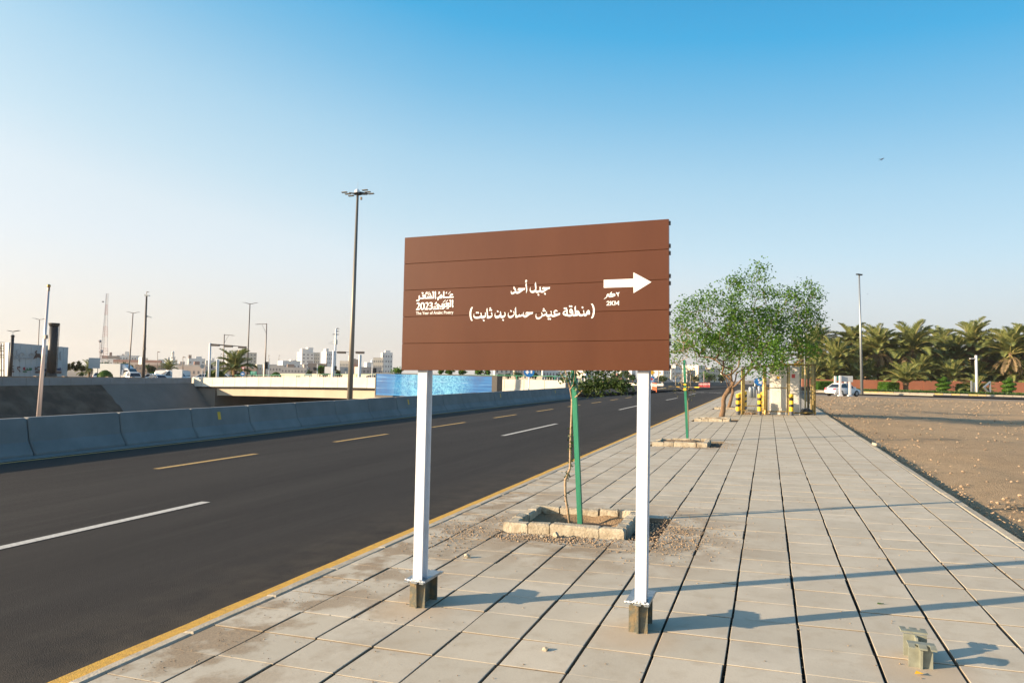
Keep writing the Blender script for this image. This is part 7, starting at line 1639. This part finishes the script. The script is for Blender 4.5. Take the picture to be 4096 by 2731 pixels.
for (a, b) in (((0, 0), (0, 1.7)), ((2.6, 0), (2.6, 1.7)), ((2.6, 0), (1.7, .9)), ((1.7, .9), (2.6, 1.6)), ((.35, 0), (.35, 1.5))): m2 = MB(); m2.tube([(a[0], 0, a[1] - .1), (b[0], 0, b[1])], .13, 5); m2.build('bar', MT['galv'], q)
# boards by the white car
board('sign_board', 'grey back of a low white framed board in front of the white car', 1020, 25, 1485, 258, lambda x, y: ((3260 + x * .10204) * .57422, (1500 + y * .10204) * .57422), 79.5, 'clad', -.43, (), 'pole_white', cat='sign')
def cZ(x, y): return ((3260 + x * .10204) * .57422, (1500 + y * .10204) * .57422)
t = bpy.data.objects[[o.name for o in bpy.data.objects if o.name.startswith('sign_board')][-1]]
lastb = [o for o in COL.objects if o.name.startswith('sign_board') and o.type == 'EMPTY'][-1]
for x, y0 in ((970, 20), (1465, 270)):
    a, b = P(*cZ(x, 800), 79.4), P(*cZ(x, y0), 79.4); q = MB(); q.box(a.x - .11, a.y - .08, -.45, a.x + .11, a.y + .08, b.z); q.box(a.x - .22, a.y - .18, -.47, a.x + .22, a.y + .18, -.30); q.build('post', MT['pole_white'], lastb, world=True)
board('green_sign', 'green board with white lettering on white posts behind the white car', 815, 40, 1320, 215, cZ, 87, 'green_sign', -.45, (), cat='sign', text=2)
lastg = [o for o in COL.objects if o.name.startswith('green_sign') and o.type == 'EMPTY'][-1]
for x, y0 in ((792, 40), (1322, 210)): a, b = P(*cZ(x, 350), 87), P(*cZ(x, y0), 87); q = MB(); q.box(a.x - .11, a.y - .1, -.45, a.x + .11, a.y + .1, b.z); q.build('post', MT['pole_white'], lastg, world=True)

# ------------------------------------------------------------------ the junction beyond the bend
random.seed(88)
def block_kerb(lab, pts, name='painted_kerb', w_=.28, h=.26, L=1.25, group='black and yellow kerbs of the junction'):
    t = thing(name, lab, 'kerb', tuple(pts[0]), 0, group); k = 0
    for a, b in zip(pts[:-1], pts[1:]):
        d = b - a; n = max(1, int(d.length / L)); nn = Vector((-d.y, d.x, 0)).normalized() * w_
        for i in range(n):
            p0, p1 = a.lerp(b, i / n + .01), a.lerp(b, (i + 1) / n - .01); q = MB(); q.raw([tuple(p0), tuple(p1), tuple(p1 + nn), tuple(p0 + nn)] + [tuple(p + Vector((0, 0, h))) for p in (p0, p1, p1 + nn, p0 + nn)], [(3, 2, 1, 0), (4, 5, 6, 7), (0, 1, 5, 4), (1, 2, 6, 5), (2, 3, 7, 6), (3, 0, 4, 7)]); q.build('kerb_stone', MT['y_paint' if k % 2 == 0 else 'pole_dark'], t, world=True); k += 1
def g10(x, y): return G(*c10(x, y), off=-.06)
block_kerb('curving black and yellow kerb behind the sapling leaves', [g10(-60, 485), g10(70, 497), g10(330, 505), g10(580, 517), g10(690, 522)], L=1.7, h=.27)
block_kerb('black and yellow nose of the traffic island under the blue arrow board', [g10(880, 535), g10(960, 540), g10(1110, 535), g10(1240, 522), g10(1250, 512)], L=1.1, h=.26)
block_kerb('black and yellow kerb behind the slim stake', [g10(1150, 476), g10(1500, 482), g10(1870, 488)], L=1.05, h=.25)
q = MB(); q.poly([[g10(870, 540)[:2], g10(1110, 532)[:2], g10(1240, 520)[:2], g10(1150, 500)[:2], g10(880, 500)[:2]]], lambda x, y: (x, y, T * x + .18)); tag(q.build('island', MT['kerb']), kind='structure')
def delineators(labf, grp, pts, ytop, ybot, mat, r=.06):
    first = None
    for i, (x, yt, yb_) in enumerate(pts):
        b = g10(x, yb_); Z = (b - EYE).dot(Vector((W[0][2], W[1][2], W[2][2]))); h = (yb_ - yt) * .12208 / F * Z
        if first is None:
            first = (thing('delineator', labf(i), 'road post', tuple(b), 0, grp), h); q = MB(); q.tube([(0, 0, .05), (0, 0, h)], r, 8); q.build('post', MT[mat], first[0])
            for k in (.62, .78): q = MB(); q.tube([(0, 0, h * k), (0, 0, h * (k + .09))], r * 1.12, 8); q.build('white_band', MT['white_vinyl'], first[0])
            q = MB(); q.tube([(0, 0, 0), (0, 0, .06)], r * 2, 8); q.build('base', MT['black'], first[0])
        else: dup(first[0], tuple(b), 0, labf(i), grp)
delineators(lambda i: '%s orange road post from the left in front of the blue arrow board' % ORD[i], 'orange road posts', [(985 + i * 13, 376 + i * 2.2, 545 + i * 4.3) for i in range(7)], 0, 0, 'orange', .04)
delineators(lambda i: '%s red road post from the left beyond the junction' % ORD[i], 'red road posts', [(1867 + i * 24.4, 380, 478) for i in range(9)], 0, 0, 'pink', .048)
c = P(*c9(617, 165), 61); disc_sign('two_way_sign', 'blue disc sign with two white arrows, cut by the sign edge', c, 98 * .12696 / F * 61, -.75, CR, 'blue', arrows=((-.33, .05, 1.1, -math.pi / 2), (.42, .25, 1.1, math.pi / 2)), pole_r=.055)
b = g10(975, 520); Zb = 86
c = P(*c10(977, 187), Zb); t = thing('warning_diamond', 'amber diamond sign above the blue arrow board', 'traffic sign', (c.x, c.y, -.5), CR); s_ = 44 * .12208 / F * Zb; q = MB(); zz = c.z + .5; q.prism([(-s_, zz), (0, zz - s_), (s_, zz), (0, zz + s_)], 'y', -.05, -.03); q.build('plate', MT['amber'], t); q = MB(); q.tube([(0, 0, -.2), (0, 0, zz + s_)], .05, 6); q.build('pole', MT['pole_white'], t)
a1_, b1_2 = P(*c10(950, 372), Zb - .4), P(*c10(1025, 262), Zb - .4); t = thing('arrow_board', 'blue board with a white arrow pointing down right on the traffic island', 'traffic sign', (a1_.x, a1_.y, -.5), CR); w_ = 75 * .12208 / F * Zb; q = MB(); q.box(0, -.05, a1_.z + .5, w_, -.01, b1_2.z + .5); q.build('board', MT['blue'], t)
q = MB(); arrow2d(q, Vector((w_ * .55, -.06, (a1_.z + b1_2.z) / 2 + .5 + .05)), Vector((1, 0, 0)), Vector((0, 0, 1)), w_ * .72, .3, -.95, Vector((0, 0, 0))); q.build('arrow', MT['white_vinyl'], t)
q = MB(); n_ = 12; q.prism([(w_ * .26 + .14 * math.cos(2 * math.pi * k / n_), b1_2.z + .5 - .32 + .14 * math.sin(2 * math.pi * k / n_)) for k in range(n_)], 'y', -.07, -.052); q.build('red_dot', MT['red'], t)
q = MB(); zt_ = b1_2.z + .5; q.box(w_ * .55, -.06, zt_ - .38, w_ * .9, -.052, zt_ - .28); q.box(w_ * .28, -.06, a1_.z + .5 + .18, w_ * .62, -.052, a1_.z + .5 + .30); q.box(w_ * .15, -.06, a1_.z + .5 + .06, w_ * .85, -.052, a1_.z + .5 + .13); q.build('lettering', MT['white_vinyl'], t)
q = MB(); q.tube([(w_ * .35, .02, 0), (w_ * .35, .02, zt_)], .05, 6); q.tube([(w_ * .95, .06, 0), (w_ * .95, .06, zt_ + .25)], .05, 6); q.build('pole', MT['pole_white'], t)
for i, (x, y0, y1) in enumerate(((1103, 155, 400), (1425, 230, 388), (1706, 180, 395), (1958, 150, 380), (1545, 230, 320), (258, 262, 330))):
    tpole, b, tp = pole_thing('thin_pole', '%s thin grey pole from the left before the far flats' % ORD[i], 'pole', *c10(x, y1), *c10(x, y0), 125, .11, .09, 'pole', -.9, 'thin poles before the flats', 6)
t, b, tp = pole_thing('thin_pole', 'white pole pair behind the sapling branch', 'pole', *c9(1636, 330), *c9(1636, 150), 95, .2, .2, 'pole_white', -.9)

# ------------------------------------------------------------------ white sign wall at the far left
random.seed(97)
def onwall(px): 
    r = ray(px, 860); k = -97.0 / r.x; return EYE + r * k
wa, wb = onwall(17.5), onwall(154.5); zt_a = P(17.5, 786.5, (wa - EYE).dot(Vector((W[0][2], W[1][2], W[2][2])))).z; zt_b = P(154.5, 797.5, (wb - EYE).dot(Vector((W[0][2], W[1][2], W[2][2])))).z
ZWB = ZL + .5
t = thing('sign_wall', 'white panelled sign wall with relief Arabic lettering and shop logos at the left edge', 'sign wall', (-97.0, wa.y, ZL)); LW2 = wb.y - wa.y
for i in range(11):
    y0, y1 = wa.y + LW2 * i / 11 + .02, wa.y + LW2 * (i + 1) / 11 - .02; z0, z1 = zt_a + (zt_b - zt_a) * i / 11, zt_a + (zt_b - zt_a) * (i + 1) / 11; q = MB()
    q.raw([(-97.3, y0, ZL), (-97.0, y0, ZL), (-97.0, y1, ZL), (-97.3, y1, ZL), (-97.3, y0, z0), (-97.0, y0, z0), (-97.0, y1, z1), (-97.3, y1, z1)], [(3, 2, 1, 0), (4, 5, 6, 7), (0, 1, 5, 4), (1, 2, 6, 5), (2, 3, 7, 6), (3, 0, 4, 7)]); q.build('cladding_panel', MT['clad'], t, world=True)
q = MB(); q.box(-98.6, wa.y - .03, ZL, -97.0, wa.y - .01, zt_a); q.build('side_panel', MT['clad'], t, world=True)
def cM(x, y): return ((40 + x * .11054) * .57422, (1360 + y * .11054) * .57422)
def wallpt(x, y, lift=.0): r = ray(*cM(x, y)); k = (-97.0 + lift) / r.x; return EYE + r * k
def wstroke(name, pts, r, mat): q = MB(); q.tube([wallpt(x, y, .09) for x, y in pts], r * 1.3, 5); q.build(name, MT[mat], t, world=True)
def arc(cx_, cy_, rx_, ry_, a0, a1, n=9): return [(cx_ + rx_ * math.cos(math.radians(a0 + (a1 - a0) * i / n)), cy_ + ry_ * math.sin(math.radians(a0 + (a1 - a0) * i / n))) for i in range(n + 1)]
for pts in ([(300, 330), (235, 380), (245, 450), (262, 540), (230, 610), (160, 600), (115, 535)], arc(190, 590, 110, 90, 20, 160), arc(425, 555, 90, 95, 0, -260), [(440, 640), (310, 715), (390, 765)], [(485, 650), (720, 655), (800, 620)], arc(775, 545, 75, 75, 30, -220), [(440, 555), (455, 570)], [(780, 545), (795, 552)], arc(1250, 620, 70, 110, -60, 80), [(1215, 770), (1290, 785)], [(1860, 420), (1815, 470), (1830, 600), (1845, 735)], [(1690, 640), (1760, 680)], [(1355, 715), (1395, 720)]):
    wstroke('relief_letter', pts, .055, 'relief')
def wpoly(name, loops, mat, lift=.10):
    q = MB(); q.poly(loops, lambda x, y: wallpt(x, y, lift)); q.poly(loops, lambda x, y: wallpt(x, y, .01))
    for l in loops:
        for i in range(len(l)): a, b = l[i], l[(i + 1) % len(l)]; q.face([tuple(wallpt(*a, lift)), tuple(wallpt(*b, lift)), tuple(wallpt(*b, .01)), tuple(wallpt(*a, .01))])
    q.build(name, MT[mat], t, world=True)
wpoly('animal_relief', [[(840, 680), (905, 560), (930, 500), (905, 430), (940, 375), (985, 372), (985, 400), (955, 440), (980, 490), (1085, 490), (1130, 640), (1120, 690), (1090, 640), (1000, 620), (960, 640), (945, 680), (925, 640), (870, 685)]], 'letter_bronze')
wpoly('shop_logo', [[(475, 1060), (480, 990), (550, 968), (555, 1090), (520, 1095)]], 'lred'); wpoly('shop_logo', [[(555, 1060), (600, 1075), (600, 1005), (640, 1005), (640, 1060), (690, 1060), (690, 1005), (795, 1005), (795, 1080), (760, 1100), (560, 1105)]], 'lgreen'); wpoly('shop_logo', [[(465, 1115), (590, 1118), (630, 1165), (465, 1160)]], 'lgreen', .12)
wpoly('shop_logo', [[(900, 965), (930, 965), (935, 1020), (1010, 950), (1100, 960), (1105, 985), (1040, 985), (980, 1030), (1110, 1120), (1060, 1120), (950, 1050), (935, 1095), (900, 1095)]], 'lbrown'); wpoly('shop_logo', [[(895, 1145), (940, 1120), (1095, 1125), (1095, 1190), (930, 1190)]], 'lbrown', .12)
wpoly('shop_logo', [[(1230, 1040), (1390, 1035), (1390, 1130), (1350, 1140), (1270, 1130), (1235, 1115)]], 'lblue'); wpoly('shop_logo', [[(1270, 1150), (1360, 1150), (1360, 1210), (1290, 1205)]], 'lblue', .12); wpoly('shop_logo', [[(1620, 1020), (1740, 1015), (1800, 1040), (1790, 1000), (1850, 995), (1820, 1030), (1870, 1060), (1860, 1095), (1640, 1105)]], 'lblue'); wpoly('shop_logo', [[(1610, 1120), (1870, 1120), (1860, 1215), (1600, 1215)]], 'lbrown', .08)
for l in ([(60, 1110), (150, 1110)], [(50, 1150), (150, 1150)], [(80, 945), (130, 945)], [(70, 1030), (130, 1050)], [(285, 960), (285, 1060), (330, 1080)], [(330, 950), (370, 1000)], [(330, 1090), (370, 1150)], [(300, 985), (370, 985)]): wstroke('shop_logo', l, .05, 'lbrown')
q = MB(); a = wallpt(1300, 1030, .1); b = wallpt(1395, 805, .1); q.box(-96.9, min(a.y, b.y), a.z, -96.4, max(a.y, b.y), b.z); o = q.build('vent_box', MT['clad']); tag(o, 'pale upright box between white wall and black column', 'box')
# scaffold frame at the left edge
t = thing('steel_frame', 'dark steel frame at the left edge beside the white sign wall', 'frame', tuple(P(4, 866, 94)))
t.location.z = ZL
for x in (-30, 20, 62): q = MB(); q.tube([P(x * .14648, 868, 94), P(x * .14648, 788.5, 94)], .07, 5); q.build('upright', MT['black'], t, world=True)
for y in (468, 520, 560, 600, 665, 700, 905): q = MB(); q.tube([P(-6, c6(0, y)[1], 94), P(9.5 if y != 468 else 11.5, c6(0, y + 3)[1], 94)], .045, 4); q.build('bar', MT['black'], t, world=True)
q = MB(); a, b = P(-12, c6(0, 1000)[1], 96.5), P(10.5, c6(0, 535)[1], 96.5); q.raw([(a.x, a.y, ZL), (b.x, b.y, ZL), (b.x - .1, b.y + .3, ZL), (a.x - .1, a.y + .3, ZL), (a.x, a.y, b.z), (b.x, b.y, b.z), (b.x - .1, b.y + .3, b.z), (a.x - .1, a.y + .3, b.z)], [(3, 2, 1, 0), (4, 5, 6, 7), (0, 1, 5, 4), (1, 2, 6, 5), (2, 3, 7, 6), (3, 0, 4, 7)]); q.build('infill', MT['slope_conc'], t, world=True)

# ------------------------------------------------------------------ birds
def bird(lab, px, py, Z, s_, rz):
    p = P(px, py, Z); q = MB(); q.tube([(-.5, 0, -.12), (-.3, 0, -.05), (0, 0, .03), (.32, 0, .10), (.5, 0, .14)], [.02, .06, .10, .07, .02], 6)
    q.raw([(.18, 0, .08), (-.02, .0, .04), (-.40, .22, .20), (-.62, .45, .16)], [(0, 1, 2), (0, 2, 3)]); q.raw([(.18, 0, .08), (-.02, 0, .04), (-.25, -.3, -.10), (-.45, -.55, -.30)], [(0, 1, 2), (0, 2, 3)]); q.raw([(-.45, 0, -.11), (-.78, .07, -.22), (-.72, 0, -.18), (-.78, -.07, -.24)], [(0, 1, 2), (0, 2, 3)])
    q.v = [(a * s_, b * s_, c * s_) for a, b, c in q.v]; o = q.build('bird', MT['bird']); o.location = p; o.rotation_euler = (.2, -.25, CR + rz); tag(o, lab, 'bird', 'birds in the sky')
bird('dark swallow flying in the blue sky at upper right', 2026, 366, 30, .21, 0); bird('tiny bird high in the sky at upper left', 466, 140, 60, .12, .5); bird('tiny bird above the brown sign', 1215, 239, 60, .10, .3); bird('tiny bird right of the leafy tree top', 1832, 636, 60, .12, .2); bird('tiny bird in the sky right of the tall pale lamp', *c5(565, 368), 60, .12, 0)
